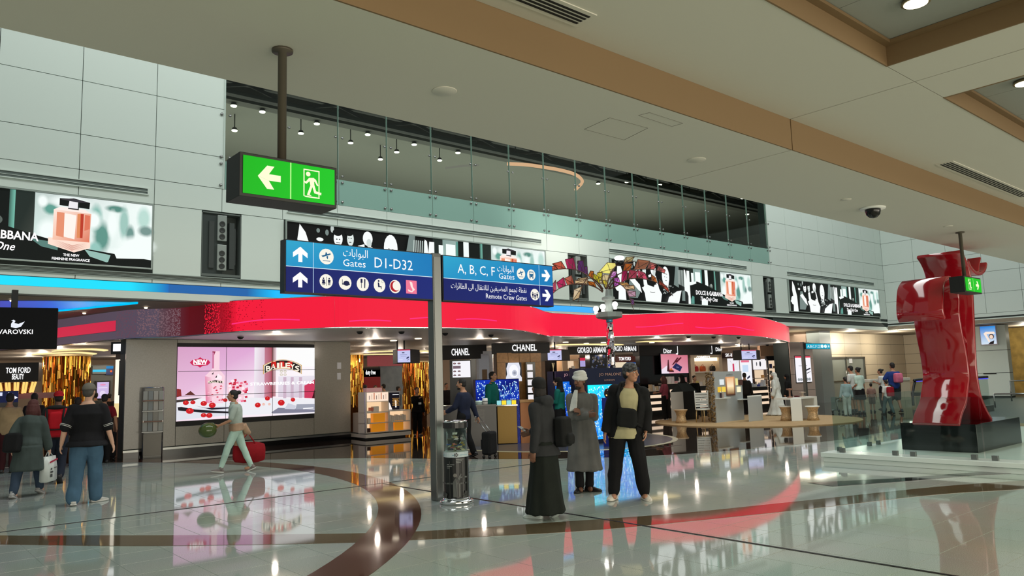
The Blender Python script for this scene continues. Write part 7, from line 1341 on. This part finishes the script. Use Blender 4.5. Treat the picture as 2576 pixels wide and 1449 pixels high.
    if hat:
        kind, c_ = hat; hm = cloth('hat_%d_%d_%d' % c_, c_, .1) if kind != 'bandana' else mat('bandana_print', c_, .8, var=.85, vscale=32); mb = MB()
        if kind in ('cap', 'capback', 'flat'):
            mb.rings([[hx(((.086+g_)*math.cos(t), -.014+(.104+g_)*math.sin(t), z)) for t in [2*math.pi*j/20 for j in range(20)]] for g_, z in ((0, .03), (.004, .06), (-.008, .1), (-.04, .13), (-.075, .14))])
            d = -1 if kind == 'capback' else 1
            if kind != 'flat': mb.rings([[hx((x_*q, d*y, .035-.25*abs(x_)*abs(x_)+q2)) for x_, q2 in ((-.07, -.006), (0, -.002), (.07, -.006), (.07, .006), (0, .01), (-.07, .006))] for q, y in ((1, .06), (1, .11), (.8, .155), (.5, .172))])
            else: mb.ell(hx((0, .07, .05)), (.08, .06, .018), Rh, 12, 6)
        if kind in ('beanie', 'bandana'): mb.ell(hx((0, -.018, .06)), (.09, .108, .085), Rh, 18, 11); mb.ell(hx((0, -.04, .02)), (.085, .085, .06), Rh, 14, 9)
        if kind == 'turban':
            for q in range(4): mb.tube([hx(((.088-.008*q)*math.cos(t), -.014+(.105-.01*q)*math.sin(t), .055+.024*q+.018*math.cos(t+q*1.3))) for t in [2*math.pi*j/18 for j in range(19)]], .026, 8)
            mb.ell(hx((0, -.02, .1)), (.08, .09, .06), Rh, 14, 9)
        if kind in ('hijab', 'ghutra'):
            mb.ell(hx((0, -.022, .035)), (.094, .108, .1), Rh, 18, 11)
            mb.rings([[hx((0, -.045, 0))+V((math.cos(t)*a_, math.sin(t)*b_-.02, z)) for t in [2*math.pi*j/18 for j in range(18)]] for a_, b_, z in ((.17, .12, -.27), (.13, .1, -.2), (.098, .085, -.12), (.09, .08, -.03), (.085, .08, .03))])
            if kind == 'ghutra': mb.rings([[hx((0, -.06, 0))+V((math.cos(t)*a_, math.sin(t)*b_-.04, z)) for t in [2*math.pi*j/18 for j in range(18)]] for a_, b_, z in ((.2, .1, -.5), (.17, .1, -.3), (.11, .09, -.1))])
        remesh(mb, {'hijab': 'headscarf', 'ghutra': 'headdress', 'turban': 'turban', 'bandana': 'bandana', 'beanie': 'beanie'}.get(kind, 'cap'), T, hm, root, max(.008, vx), .006, (14, 14, 14), 3)
        if kind == 'ghutra': MB().tube([TW(hx((.085*math.cos(t), -.02+.1*math.sin(t), .085))) for t in [2*math.pi*j/16 for j in range(17)]], .011*s, 6).build('head_cord', mat('cord_white', (206, 206, 200), .7), root)
    if beard:
        mb = MB(); mb.ell(hx((0, .045, -.085)), (.045, .045, .034), Rh, 12, 8); mb.ell(hx((0, .075, -.095)), (.026, .03, .03), Rh, 10, 7); mb.tube([hx((-.025, .09, -.048)), hx((0, .104, -.043)), hx((.025, .09, -.048))], [.005, .008, .005], 6); remesh(mb, 'beard', T, mat('hair_beard', beard, .8), root, .008, .004, (40, 40, 40), 2)
    return out
def worn(q, name, mb_fn, m, label, cat, voxel=.012, fold=.006):
    mb = MB(); mb_fn(mb, q); o = remesh(mb, name, q['T'], m, None, voxel, fold, (10, 10, 10), 2); return tag(o, label, cat)
def facing(px, py, deg):                             # direction of facing: 0 = away from the viewer, 90 = image right, 180 = towards viewer
    d = ray(px, py); v = Vector((d.x, d.y, 0)).normalized(); return Matrix.Rotation(math.radians(-deg), 3, 'Z') @ v
def ht(px, py, p, f=1.0): return zat(px, py, p)*f     # standing height whose crown shows at row py
def rbox(mb, c, r, R=None): mb.ell(c, r, R, 14, 9)
def sbox(mb, q, x0, x1, y0, y1, z0, z1):              # soft box in torso coordinates
    P = q['P']; n = 3; rr = []
    for k, (z, g_) in enumerate(((z0, .75), (z0+.02, .95), ((z0+z1)/2, 1.0), (z1-.03, .92), (z1, .6))):
        cx, cy = (x0+x1)/2, (y0+y1)/2; hx_, hy_ = (x1-x0)/2*g_, (y1-y0)/2*g_
        rr.append([P((cx+hx_*a, cy+hy_*b, z)) for a, b in ((-1, -.6), (-.7, -1), (.7, -1), (1, -.6), (1, .6), (.7, 1), (-.7, 1), (-1, .6))])
    mb.rings(rr)
# ---- three men standing in front
p = fl(1372, 1302); q = person('young man in grey hoodie and long dark robe seen from behind, holding phone', p, facing(1372, 1200, -58), 1.68, 'brown', lean=2, lf=(-.09, .07, 0), rf=(.08, -.1, .02), lh=(-.26, -.02, .86), rh=(.2, .3, 1.06), re=(.6, -.6, -.4), head=(-28, -4), heel=(0, 35),
    robe=dict(hem=.07, w=.27, d=.24, skirt=True, c=('robe_green', (24, 30, 26)), name='long_skirt'), top=dict(sl=1.92, hem=-.2, long=.12, hood=True, c=('hoodie_grey', (46, 48, 50)), name='hoodie'), shoes=((206, 216, 212), 'low', (190, 200, 196)), hair=((30, 24, 22), 'braids'), hat=('beanie', (34, 34, 34)), near=2)
def slingbag(mb, q): sbox(mb, q, .0, .24, -.32, -.14, -.08, .3); sbox(mb, q, .03, .2, -.37, -.3, -.05, .08)
worn(q, 'sling_backpack', slingbag, cloth('pack_black', (24, 26, 26)), 'black sling backpack on the back of the young man in grey hoodie', 'backpack')
wr = q['TW'](q['J']['w', 1]); d = facing(1372, 1200, -58); ph = MB().box(wr+d*.12+Vector((0, 0, .03)), (.075, .15, .01), Matrix.Rotation(math.atan2(-d.x, d.y), 3, 'Z') @ Matrix.Rotation(.5, 3, 'X'))
one('phone', ph, mat('phone_grey', (150, 150, 146), .2), 'light phone held by the young man in grey hoodie', 'phone', None, .003)
p = fl(1472, 1236); q = person('bearded man in white turban and grey robe with crossed arms', p, facing(1472, 1100, 172), 1.735, 'brown', lf=(-.07, 0, 0), rf=(.08, .04, 0), lh=(.03, .2, 1.19), rh=(-.04, .245, 1.14), le=(-.35, -.15, -1), re=(.35, -.15, -1), head=(-46, 4), toes=(62, -28),
    robe=dict(hem=.32, w=.265, d=.2, c=('robe_grey', (100, 100, 98)), fold=.022), pants=dict(c=('pants_black', (20, 20, 22)), n=1.95, low=True), shoes=((16, 16, 18), 'low'), hair=((24, 20, 18), 'short'), hat=('turban', (206, 208, 202)), beard=(30, 24, 22), near=2, curl=.4)
def scarf(mb, q): P = q['P']; mb.rings([[P(v) for v in r] for r in (((.06, .1, .56), (.1, .06, .56), (.11, .08, .56), (.07, .12, .56)), ((.08, .17, .4), (.16, .1, .4), (.175, .12, .4), (.09, .19, .4)), ((.1, .2, .27), (.2, .14, .24), (.21, .16, .24), (.11, .22, .27)))])
worn(q, 'scarf', scarf, cloth('scarf_white', (206, 208, 202)), 'white turban cloth end hanging over the shoulder of the robed man', 'scarf', .009)
p = fl(1583, 1256); q = person('tall man in black jacket and patterned cap leaning with hands in pockets', p, facing(1590, 1100, 176), 1.86, 'tan', lean=9, tilt=-7, lf=(-.2, .02, 0), rf=(.2, .0, 0), lh=(-.25, .05, .87), rh=(.27, .04, .87), le=(-.45, -1, 0), re=(.45, -1, 0), head=(50, 2), toes=(14, -22),
    top=dict(sl=.25, hem=-.2, long=.12, c=('tee_beige', (176, 170, 132)), name='tee_shirt', fold=.006), pants=dict(c=('joggers_black', (18, 18, 20)), n=1.97, fit=.024, cuff=.8, fold=.02), shoes=((206, 200, 186), 'low', (214, 210, 200)), hair=((18, 16, 16), 'short'), hat=('bandana', (70, 72, 74)), near=2, loosefit=.02)
def jacket(mb, q):
    P, S_, J = q['P'], q['S'], q['J']
    for k in (-1, 1):
        prev = None; rr = []
        for z, rx, ry in ((-.16, .215, .15), (0, .2, .148), (.14, .195, .145), (.3, .205, .15), (.42, .195, .135), (.5, .12, .1)):
            a0_, a1_ = (math.radians(52), math.radians(-95)); o_ = [P((k*(rx+.02)*math.cos(a0_+(a1_-a0_)*t/9), (ry+.02)*math.sin(a0_+(a1_-a0_)*t/9), z)) for t in range(10)]; i_ = [P((k*(rx-.012)*math.cos(a0_+(a1_-a0_)*t/9), (ry-.012)*math.sin(a0_+(a1_-a0_)*t/9), z)) for t in range(9, -1, -1)]; rr.append(o_+i_)
        mb.rings(rr)
        e, h = J['e', k], J['w', k]; mb.tube([S_[k]+q['R'] @ Vector((-k*.03, 0, .01)), S_[k].lerp(e, .5), e, e.lerp(h, .5), h], [.1, .086, .075, .068, .06], 12); mb.ell(S_[k], (.1,)*3, n=12, m=8)
    mb.tube([P((.1*math.cos(t), -.01+.09*math.sin(t), .53)) for t in [math.radians(40-260*i/10) for i in range(11)]], .03, 8)
mb = MB(); jacket(mb, q); remesh(mb, 'jacket', q['T'], cloth('jacket_black', (20, 21, 22)), q['root'], .011, .014, (6, 6, 4))
def chestbag(mb, q): sbox(mb, q, -.12, .14, .17, .26, .02, .26); P = q['P']; mb.tube([P((.1, .19, .2)), P((.15, .16, .4)), P((.12, .02, .55))], .02, 6); mb.tube([P((-.1, .19, .08)), P((-.19, .1, .02)), P((-.22, -.02, .0))], .02, 6)
worn(q, 'sling_bag', chestbag, cloth('bag_black', (22, 24, 24)), 'black sling bag across the chest of the tall man in black jacket', 'bag')
# ---- walking woman with red bag
p = fl(592, 1188); q = person('woman with hair bun in pale jeans walking past the pink screen', p, facing(592, 1100, -88), 1.66, 'tan', lean=4, lf=(-.08, .3, .0), rf=(.08, -.32, .02), lh=(-.16, .34, 1.0), rh=(.3, -.14, .84), le=(-.5, -1, 0), heel=(-8, 22), fem=True,
    top=dict(sl=.8, hem=-.1, c=('shirt_mint', (168, 180, 172)), collar=True), pants=dict(c=('jeans_mint', (176, 204, 192)), n=1.97, fit=.008, name='jeans', fold=.008), shoes=((120, 110, 108), 'low', (190, 190, 184)), hair=((22, 18, 18), 'bun'), near=1)
def tied(mb, q): P = q['P']; mb.rings([[P((math.cos(t)*.2, math.sin(t)*.15-.03*k, z)) for t in [2*math.pi*j/16 for j in range(16)]] for k, z in ((0, .1), (0, .02), (0, -.06))]); mb.tube([P((.1, -.05, .05)), P((.15, -.02, -.15)), P((.13, .04, -.38))], [.08, .09, .05], 10); mb.tube([P((.06, -.14, .05)), P((.12, -.2, -.1)), P((.16, -.26, -.16))], [.07, .07, .04], 10)
worn(q, 'tied_jacket', tied, cloth('jacket_beige', (170, 140, 116)), 'beige jacket tied around the waist of the walking woman', 'jacket')
h = q['TW'](q['J']['w', -1]); d = facing(592, 1100, -88); ball = h+d*.2+Vector((0, 0, -.08)); hb = thing('green_bag', 'round glossy olive green bag held in front by the walking woman', 'bag', ball); MB().ell(ball, (.17, .17, .15), n=20, m=12).build('body', mat('olive_gloss', (70, 84, 40), .15), hb); MB().tube([h+d*.02+Vector((0, 0, -.03)), h+d*.1+Vector((0, 0, .05)), ball+Vector((0, 0, .14))], .014, 8).build('handle', mat('olive_gloss'), hb)
h = q['TW'](q['J']['w', 1]); c = h-d*.12+Vector((0, 0, -.46)); rd = thing('duffel_bag', 'red duffel bag carried behind the walking woman', 'bag', c); lt = Vector((-d.y, d.x, 0)); Rm = Matrix((d, lt, Vector((0, 0, 1)))).transposed()
mb = MB(); mb.rings([[c+d*x+lt*(r*.62*math.cos(t))+Vector((0, 0, r*math.sin(t)*(1 if math.sin(t) < 0 else 1.1))) for t in [2*math.pi*j/16 for j in range(16)]] for x, r in ((-.32, .1), (-.3, .16), (-.15, .2), (.1, .205), (.27, .18), (.31, .12))]); remesh(mb, 'body', Matrix.Identity(4), cloth('duffel_red', (140, 18, 28)), rd, .016, .01, (8, 8, 8))
for s in (-.06, .06): MB().tube([c+d*(-.12)+lt*s+Vector((0, 0, .19)), c+d*.02+lt*s*.4+Vector((0, 0, .4)), c+d*.2+lt*s+Vector((0, 0, .19))], .012, 8).build('handle', cloth('duffel_red', (0, 0, 0)), rd)
# ---- group walking into the shop at the left
p = fl(212, 1268); q = person('heavy man in black shirt, jeans and grey flat cap walking away', p, facing(212, 1100, 8), 1.81, 'fair', lf=(-.13, -.1, 0), rf=(.13, .16, .0), lh=(-.33, .02, .88), rh=(.34, .06, .86), head=(-12, 0), fat=1.25, toes=(12, -55), heel=(10, 0),
    top=dict(sl=.95, hem=-.12, long=.06, c=('shirt_black', (20, 20, 24)), collar=True), pants=dict(c=('jeans_blue', (70, 100, 124)), n=1.97, fit=.03, cuff=1.6, name='jeans', fold=.018), shoes=((190, 190, 186), 'low', (200, 200, 196)), hair=((70, 66, 62), 'short'), hat=('flat', (110, 106, 98)), near=1, loosefit=.026)
for k in (-1, 1):
    e = q['J']['e', k]; a = q['S'][k].lerp(e, .95)
    for o_ in (0, .02): d_ = (e-q['S'][k]).normalized(); m = MB(); m.tube([q['TW'](a-d_*o_), q['TW'](a-d_*(o_+.008))], .084, 16); m.build('sleeve_stripe', mat('stripe_white', (190, 190, 186), .7), q['root'])
p = fl(140, 1214); q = person('man with red cap and red backpack walking into the shop', p, facing(140, 1100, 6), ht(125, 984, p), 'brown', lf=(-.1, .22, .0), rf=(.09, -.25, .06), lh=(-.26, .12, .9), rh=(.26, .1, .9), heel=(0, 45), head=(8, 0),
    top=dict(sl=1.9, hem=-.12, c=('jacket_dark', (34, 34, 36))), pants=dict(c=('jeans_dark', (32, 38, 52)), n=1.95, fit=.02), hat=('capback', (150, 16, 26)), near=1, loosefit=.03)
worn(q, 'backpack', lambda mb, q: (sbox(mb, q, -.19, .19, -.36, -.13, -.06, .5), sbox(mb, q, -.12, .13, -.42, -.33, .1, .42), sbox(mb, q, -.12, .12, -.41, -.33, -.04, .1)), cloth('pack_red', (176, 20, 34)), 'large red hiking backpack worn by the man in the red cap', 'backpack')
mb = MB(); P = q['P']
for x in (-.15, .14): mb.tube([P((x, -.37, .48)), P((x*.9, -.43, .3)), P((x, -.4, .0))], .018, 6)
mb.tube([P((-.15, -.4, .09)), P((0, -.43, .085)), P((.15, -.4, .09))], .014, 6); mb.ell(P((0, -.28, .5)), (.17, .11, .05), q['R'])
pk = [o for o in bpy.data.objects if o.name == 'backpack'][0]
m2 = MB(); m2.v = [tuple(q['T'] @ Vector(v)) for v in mb.v]; m2.f = mb.f; m2.sm = mb.sm; m2.build('strap', cloth('strap_black', (26, 26, 26)), pk)
p = fl(62, 1250); q = person('woman with dark red hair in long grey cardigan carrying a white shopping bag', p, facing(62, 1100, 24), 1.62, 'fair', lean=12, lf=(-.1, -.22, .0), rf=(.1, .34, .03), lh=(-.24, .0, .86), rh=(.27, .26, .78), heel=(18, 25), head=(-8, -6), fem=True, fat=1.15,
    top=dict(sl=1.9, long=.42, c=('cardigan_grey', (66, 76, 74)), name='cardigan', fold=.018), pants=dict(c=('jeans_blue2', (52, 66, 84)), n=1.95, fit=.02, name='jeans'), shoes=((150, 150, 150), 'low', (170, 170, 168)), hair=((74, 24, 20), 'long'), near=1, loosefit=.035)
worn(q, 'shoulder_bag', lambda mb, q: sbox(mb, q, -.3, -.02, -.32, -.15, -.18, .16), cloth('bag_dark', (22, 22, 24)), 'soft black bag on the back of the woman in grey cardigan', 'bag')
h = q['TW'](q['J']['w', 1]); d = facing(62, 1100, 24); lt = Vector((-d.y, d.x, 0)); sb = thing('shopping_bag', 'white plastic shopping bag with red stripe and dark print', 'bag', h); c = h+Vector((0, 0, -.12))+d*.03
mb = MB(); rr = [[c+d*(x*wd)+lt*(y*.05*g_)+Vector((0, 0, z)) for x, y in ((-1, -1), (0, -1.3), (1, -1), (1, 1), (0, 1.3), (-1, 1))] for z, wd, g_ in ((-.44, .17, .8), (-.42, .19, 1.2), (-.2, .185, 1.2), (-.02, .17, .7))]; mb.rings(rr); mb.build('body', mat('bag_plastic', (206, 212, 208), .3), sb)
for s in (-1, 1): MB().tube([c+d*.08+lt*s*.03+Vector((0, 0, -.03)), h+Vector((0, 0, -.03)), c-d*.08+lt*s*.03+Vector((0, 0, -.03))], .007, 6).build('handle', mat('bag_plastic'), sb)
for sgn in (1, -1):
    f = Frame(c-lt*.075*-sgn*-1-d*.17*sgn+Vector((0, 0, -.42)), d*sgn, (0, 0, 1)); f = Frame(c+(f.n*.066)-d*.17*sgn+Vector((0, 0, -.42)), d*sgn, (0, 0, 1))
    art(sb, f, [((176, 40, 70), [(.02, .29), (.32, .33), (.32, .36), (.02, .32)]), rc(.06, .06, .14, .11, (60, 66, 66)), rc(.06, .13, .16, .16, (60, 66, 66)), rc(.07, .18, .12, .21, (60, 66, 66)), rc(.19, .2, .29, .215, (80, 84, 84))], 'printed_mark', PAPER, h0=.012)
def quick(label, px, base, crown, deg, skin='tan', near=0, **k):
    p = fl(px, base); H = ht(px, crown, p); return person(label, p, facing(px, 950, deg), H, skin, near=near, **k)
quick('person in beige shirt with dark bag strap at the far left edge', 16, 1190, 990, 10, top=dict(sl=.8, c=('shirt_beige', (176, 150, 116))), pants=dict(c=('pants_maroon', (60, 24, 28))), lh=(-.2, .2, .95), rh=(.25, .2, .95), near=1)
quick('dark haired person behind the woman with red hair', 80, 1165, 990, -10, top=dict(sl=1.9, c=('coat_dark', (34, 30, 30))), pants=dict(c=('pants_black', (0, 0, 0))))
quick('person in pale lilac shirt beyond the man in flat cap', 190, 1172, 1000, 0, top=dict(sl=.8, c=('shirt_lilac', (176, 166, 178))), pants=dict(c=('pants_khaki', (110, 96, 80))), hair=((40, 30, 26), 'short'))
q = quick('person in red top with wheeled black suitcase right of the man in flat cap', 258, 1165, 992, 4, top=dict(sl=.8, c=('shirt_red', (130, 26, 36))), pants=dict(c=('pants_black', (0, 0, 0))), rh=(.3, -.1, .92))
def suitcase(c, d, label, h=.62, wd=.4, dp=.24, hand=None):
    t = thing('suitcase', label, 'suitcase', c); lt = Vector((-d.y, d.x, 0)); Rm = Matrix((d, lt, Vector((0, 0, 1)))).transposed(); o = MB().box(c+Vector((0, 0, .07+h/2)), (dp, wd, h), Rm).build('shell', cloth('case_black', (22, 22, 24)), t, .05)
    for a in (-1, 1):
        for b in (-1, 1): MB().ell(c+d*(a*dp*.32)+lt*(b*wd*.38)+Vector((0, 0, .035)), (.035, .035, .035), n=10, m=7).build('wheel', MBLACK, t)
    e = hand if hand else c+Vector((0, 0, h+.4)); m = MB()
    for b in (-.09, .09): m.tube([c+lt*b+Vector((0, 0, h+.05)), e+lt*b], .009, 6)
    m.tube([e-lt*.1, e+lt*.1], .014, 6); m.build('pull_handle', mat('handle_alloy', (150, 152, 152), .3, .8), t); MB().box(c+d*(dp/2+.01)+Vector((0, 0, .3)), (.03, wd*.8, h*.4), Rm).build('front_pocket', cloth('case_black', (0, 0, 0)), t, .01); return t
suitcase(fl(268, 1158), facing(268, 1100, 4), 'black upright suitcase beside the wooden tower base')
quick('person in orange scarf standing before the wide gold column', 160, 1120, 972, 170, 'brown', top=dict(sl=1.9, c=('coat_rust', (130, 66, 36))), pants=dict(c=('pants_brown', (50, 36, 30))), hat=('hijab', (170, 60, 36)), fem=True)
quick('person in dark clothes before the wide gold column, left of orange scarf', 137, 1120, 976, 160, 'brown', top=dict(sl=1.9, c=('coat_dark', (0, 0, 0))), pants=dict(c=('pants_black', (0, 0, 0))))
far = lambda label, px, cr, **k: person(label, pt(px, 31), facing(px, 950, 0), zat(px, cr, pt(px, 31)), 'tan', **k)
far('small far person in grey before the lilac screen, the left one', 242, 988, top=dict(sl=1.9, c=('coat_grey', (70, 74, 74))), pants=dict(c=('pants_black', (0, 0, 0)))); far('small far person in black before the lilac screen, the right one', 276, 990, top=dict(sl=1.9, c=('coat_dark', (0, 0, 0))), pants=dict(c=('pants_black', (0, 0, 0))))
# ---- around the counters
q = quick('saleswoman in black suit with white badge beside the white shelf unit', 1050, 1096, 975, 168, 'tan', near=1, top=dict(sl=1.92, hem=-.2, long=.06, c=('suit_black', (18, 18, 20)), name='blazer'), pants=dict(c=('suit_black', (0, 0, 0)), fit=.02), rh=(-.02, .2, 1.36), re=(1, .2, -.6), head=(10, 0), fem=True, hair=((20, 16, 14), 'bun'))
c = q['TW'](q['P']((-.08, .15, .22))); d = facing(1050, 950, 168); MB().box(c, (.09, .01, .06), Matrix.Rotation(math.atan2(-d.x, d.y), 3, 'Z')).build('badge', WHITE, q['root'])
q = quick('man in navy shirt pulling a black suitcase behind the donation cylinder', 1168, 1150, 952, -60, 'tan', near=1, top=dict(sl=1.9, c=('shirt_navy', (30, 36, 58))), pants=dict(c=('pants_black', (0, 0, 0)), fit=.02), beard=(24, 20, 18), head=(20, 4), lf=(-.09, .16, 0), rf=(.09, -.2, .02), rh=(.3, -.2, .86), lh=(-.2, .32, 1.02), heel=(0, 20))
suitcase(fl(1232, 1152), facing(1168, 950, -60), 'black cabin suitcase pulled by the man in navy shirt', .5, .36, .22, q['TW'](q['J']['w', 1]))
p = pt(1237, g0.y+.86); H = zat(1237, 936, p); person('man in teal jacket behind the black counter', p, facing(1237, 950, 120), H, 'tan', top=dict(sl=1.92, c=('jacket_teal', (16, 104, 96)), collar=True, name='jacket'), pants=dict(c=('pants_black', (0, 0, 0))), near=1)
quick('woman in black headscarf and teal jacket standing behind the turbaned man', 1412, 1118, 949, -75, 'fair', near=1, robe=dict(hem=.05, w=.2, d=.19, skirt=True, c=('skirt_black', (20, 20, 22)), name='skirt'), top=dict(sl=1.92, hem=-.16, c=('jacket_teal', (0, 0, 0)), name='jacket'), hat=('hijab', (24, 22, 24)), hair=None, fem=True, lh=(-.1, .3, 1.12), rh=(.12, .3, 1.1))
quick('woman with dark red hair and pink sleeves shopping at the black makeup booth', 1676, 1058, 946, -70, 'tan', near=1, top=dict(sl=.9, c=('shirt_pink', (150, 70, 86))), pants=dict(c=('pants_black', (0, 0, 0))), hair=((70, 26, 22), 'long'), fem=True, rh=(.1, .36, 1.1), lh=(-.1, .36, 1.1), shoes=((190, 186, 180), 'low'))
quick('saleswoman in black headscarf behind the black cabinet', 1722, 1052, 942, -40, 'fair', robe=dict(hem=.05, w=.22, c=('skirt_black', (0, 0, 0)), name='abaya'), hat=('hijab', (24, 22, 24)), hair=None, fem=True)
quick('dark haired saleswoman behind the white slatted chair', 1752, 1050, 945, 150, 'fair', top=dict(sl=1.9, c=('suit_black', (0, 0, 0)), name='blazer'), pants=dict(c=('suit_black', (0, 0, 0))), fem=True, hair=((20, 16, 14), 'bun'))
quick('dark haired person behind the grey jewellery stand', 1879, 1045, 938, 0, top=dict(sl=1.9, c=('coat_dark', (0, 0, 0))), pants=dict(c=('pants_black', (0, 0, 0))))
quick('man in white robe and white headdress walking past the jewellery table', 1957, 1047, 935, -70, 'tan', near=1, lean=3, lf=(-.08, .28, 0), rf=(.08, -.3, .02), robe=dict(hem=.06, w=.33, d=.4, c=('thobe_white', (206, 210, 206)), fold=.026), hat=('ghutra', (206, 208, 204)), hair=None, shoes=((30, 26, 24), 'low'), heel=(0, 20))
quick('woman in black abaya walking behind the white robed man', 1987, 1039, 941, -70, 'tan', robe=dict(hem=.04, w=.28, d=.3, c=('abaya_black', (16, 16, 17)), fold=.02), hat=('hijab', (18, 18, 19)), hair=None, fem=True)
for k, (px, cr, lab) in enumerate(((918, 968, 'far dark haired person left behind the white shelf unit'), (944, 970, 'second far dark haired person behind the white shelf unit'), (966, 966, 'third far person in black behind the white shelf unit'), (1000, 972, 'far person in black right behind the white shelf unit'), (1122, 964, 'far dark haired person right of the sign post'))):
    p = pt(px, 27.0-.3*k); person(lab, p, facing(px, 950, (20, 170, -60, 90, 150)[k]), zat(px, cr, p), 'tan', top=dict(sl=1.9, c=('coat_dark', (0, 0, 0))), pants=dict(c=('pants_black', (0, 0, 0))))
# ---- family at the right
q = quick('girl in pale blue top and white trousers, leftmost of the family', 2134, 1049, 948, -20, near=0, top=dict(sl=1.9, c=('top_paleblue', (136, 164, 168))), pants=dict(c=('pants_white', (186, 192, 192)), fit=.012), hair=((24, 20, 18), 'tail'), fem=True)
quick('man in white tee shirt looking left, behind the girl in pale blue', 2150, 1037, 920, -60, near=0, top=dict(sl=.7, c=('tee_white', (214, 218, 214))), pants=dict(c=('shorts_grey', (96, 100, 100)), n=.95, name='shorts'))
quick('woman in mint tee shirt and black skirt with hair bun', 2168, 1041, 924, -45, near=0, top=dict(sl=.7, c=('tee_mint', (190, 214, 204))), robe=dict(hem=.55, w=.2, d=.17, skirt=True, c=('skirt_black', (0, 0, 0)), name='skirt'), hair=((24, 20, 18), 'bun'), fem=True, lh=(-.12, .2, 1.0))
quick('small child in floral top right of the woman in mint', 2196, 1036, 964, 10, near=0, top=dict(sl=.8, c=('top_floral', (150, 120, 110))), pants=dict(c=('shorts_tan', (120, 100, 90)), n=.95, name='shorts'), hair=((24, 20, 18), 'short'))
quick('girl with hair bun in white top and black straps', 2224, 1030, 928, -70, near=0, top=dict(sl=.7, c=('tee_white', (0, 0, 0))), pants=dict(c=('pants_black', (0, 0, 0))), hair=((24, 20, 18), 'bun'), fem=True, lh=(-.1, .25, 1.2))
q = quick('boy with red backpack and blue jeans walking left', 2236, 1043, 955, -40, near=0, top=dict(sl=.8, c=('tee_white', (0, 0, 0))), pants=dict(c=('jeans_teal', (84, 104, 108)), name='jeans'), lf=(-.1, .22, 0), rf=(.1, -.25, .02))
worn(q, 'backpack', lambda mb, q: sbox(mb, q, -.18, .18, -.36, -.12, -.02, .46), cloth('pack_red2', (150, 24, 40)), 'small red backpack on the boy in blue jeans', 'backpack', .02)
q = quick('man in blue polo shirt and dark shorts, rightmost of the family', 2254, 1038, 912, -30, near=0, top=dict(sl=.8, c=('polo_blue', (36, 62, 130)), collar=True), pants=dict(c=('shorts_dark', (40, 46, 48)), n=.98, name='shorts', fit=.03), lf=(-.1, .1, 0), rf=(.1, -.2, .02), lh=(-.18, .26, 1.25), fat=1.08, shoes=((80, 80, 84), 'low'))
worn(q, 'backpack', lambda mb, q: sbox(mb, q, -.12, .16, -.38, -.13, .1, .44), cloth('pack_pink', (206, 110, 140)), 'pink child backpack on the back of the man in blue polo', 'backpack', .02)
c = fl(2108, 1040); tr = thing('luggage_trolley', 'small low luggage trolley with dark wheels left of the family', 'trolley', c); m = MB()
for a in (0, .5): m.tube([c+Vector((a, 0, .1)), c+Vector((a, 0, .5))], .02, 6)
m.tube([c+Vector((0, 0, .5)), c+Vector((.5, 0, .5))], .02, 6); m.tube([c+Vector((-.05, -.2, .12)), c+Vector((.55, -.2, .12))], .02, 6); m.tube([c+Vector((-.05, .2, .12)), c+Vector((.55, .2, .12))], .02, 6); m.build('frame', STEEL, tr)
for a in (0, .5):
    for b in (-.2, .2): MB().ell(c+Vector((a, b, .07)), (.07, .03, .07), n=10, m=7).build('wheel', MBLACK, tr)
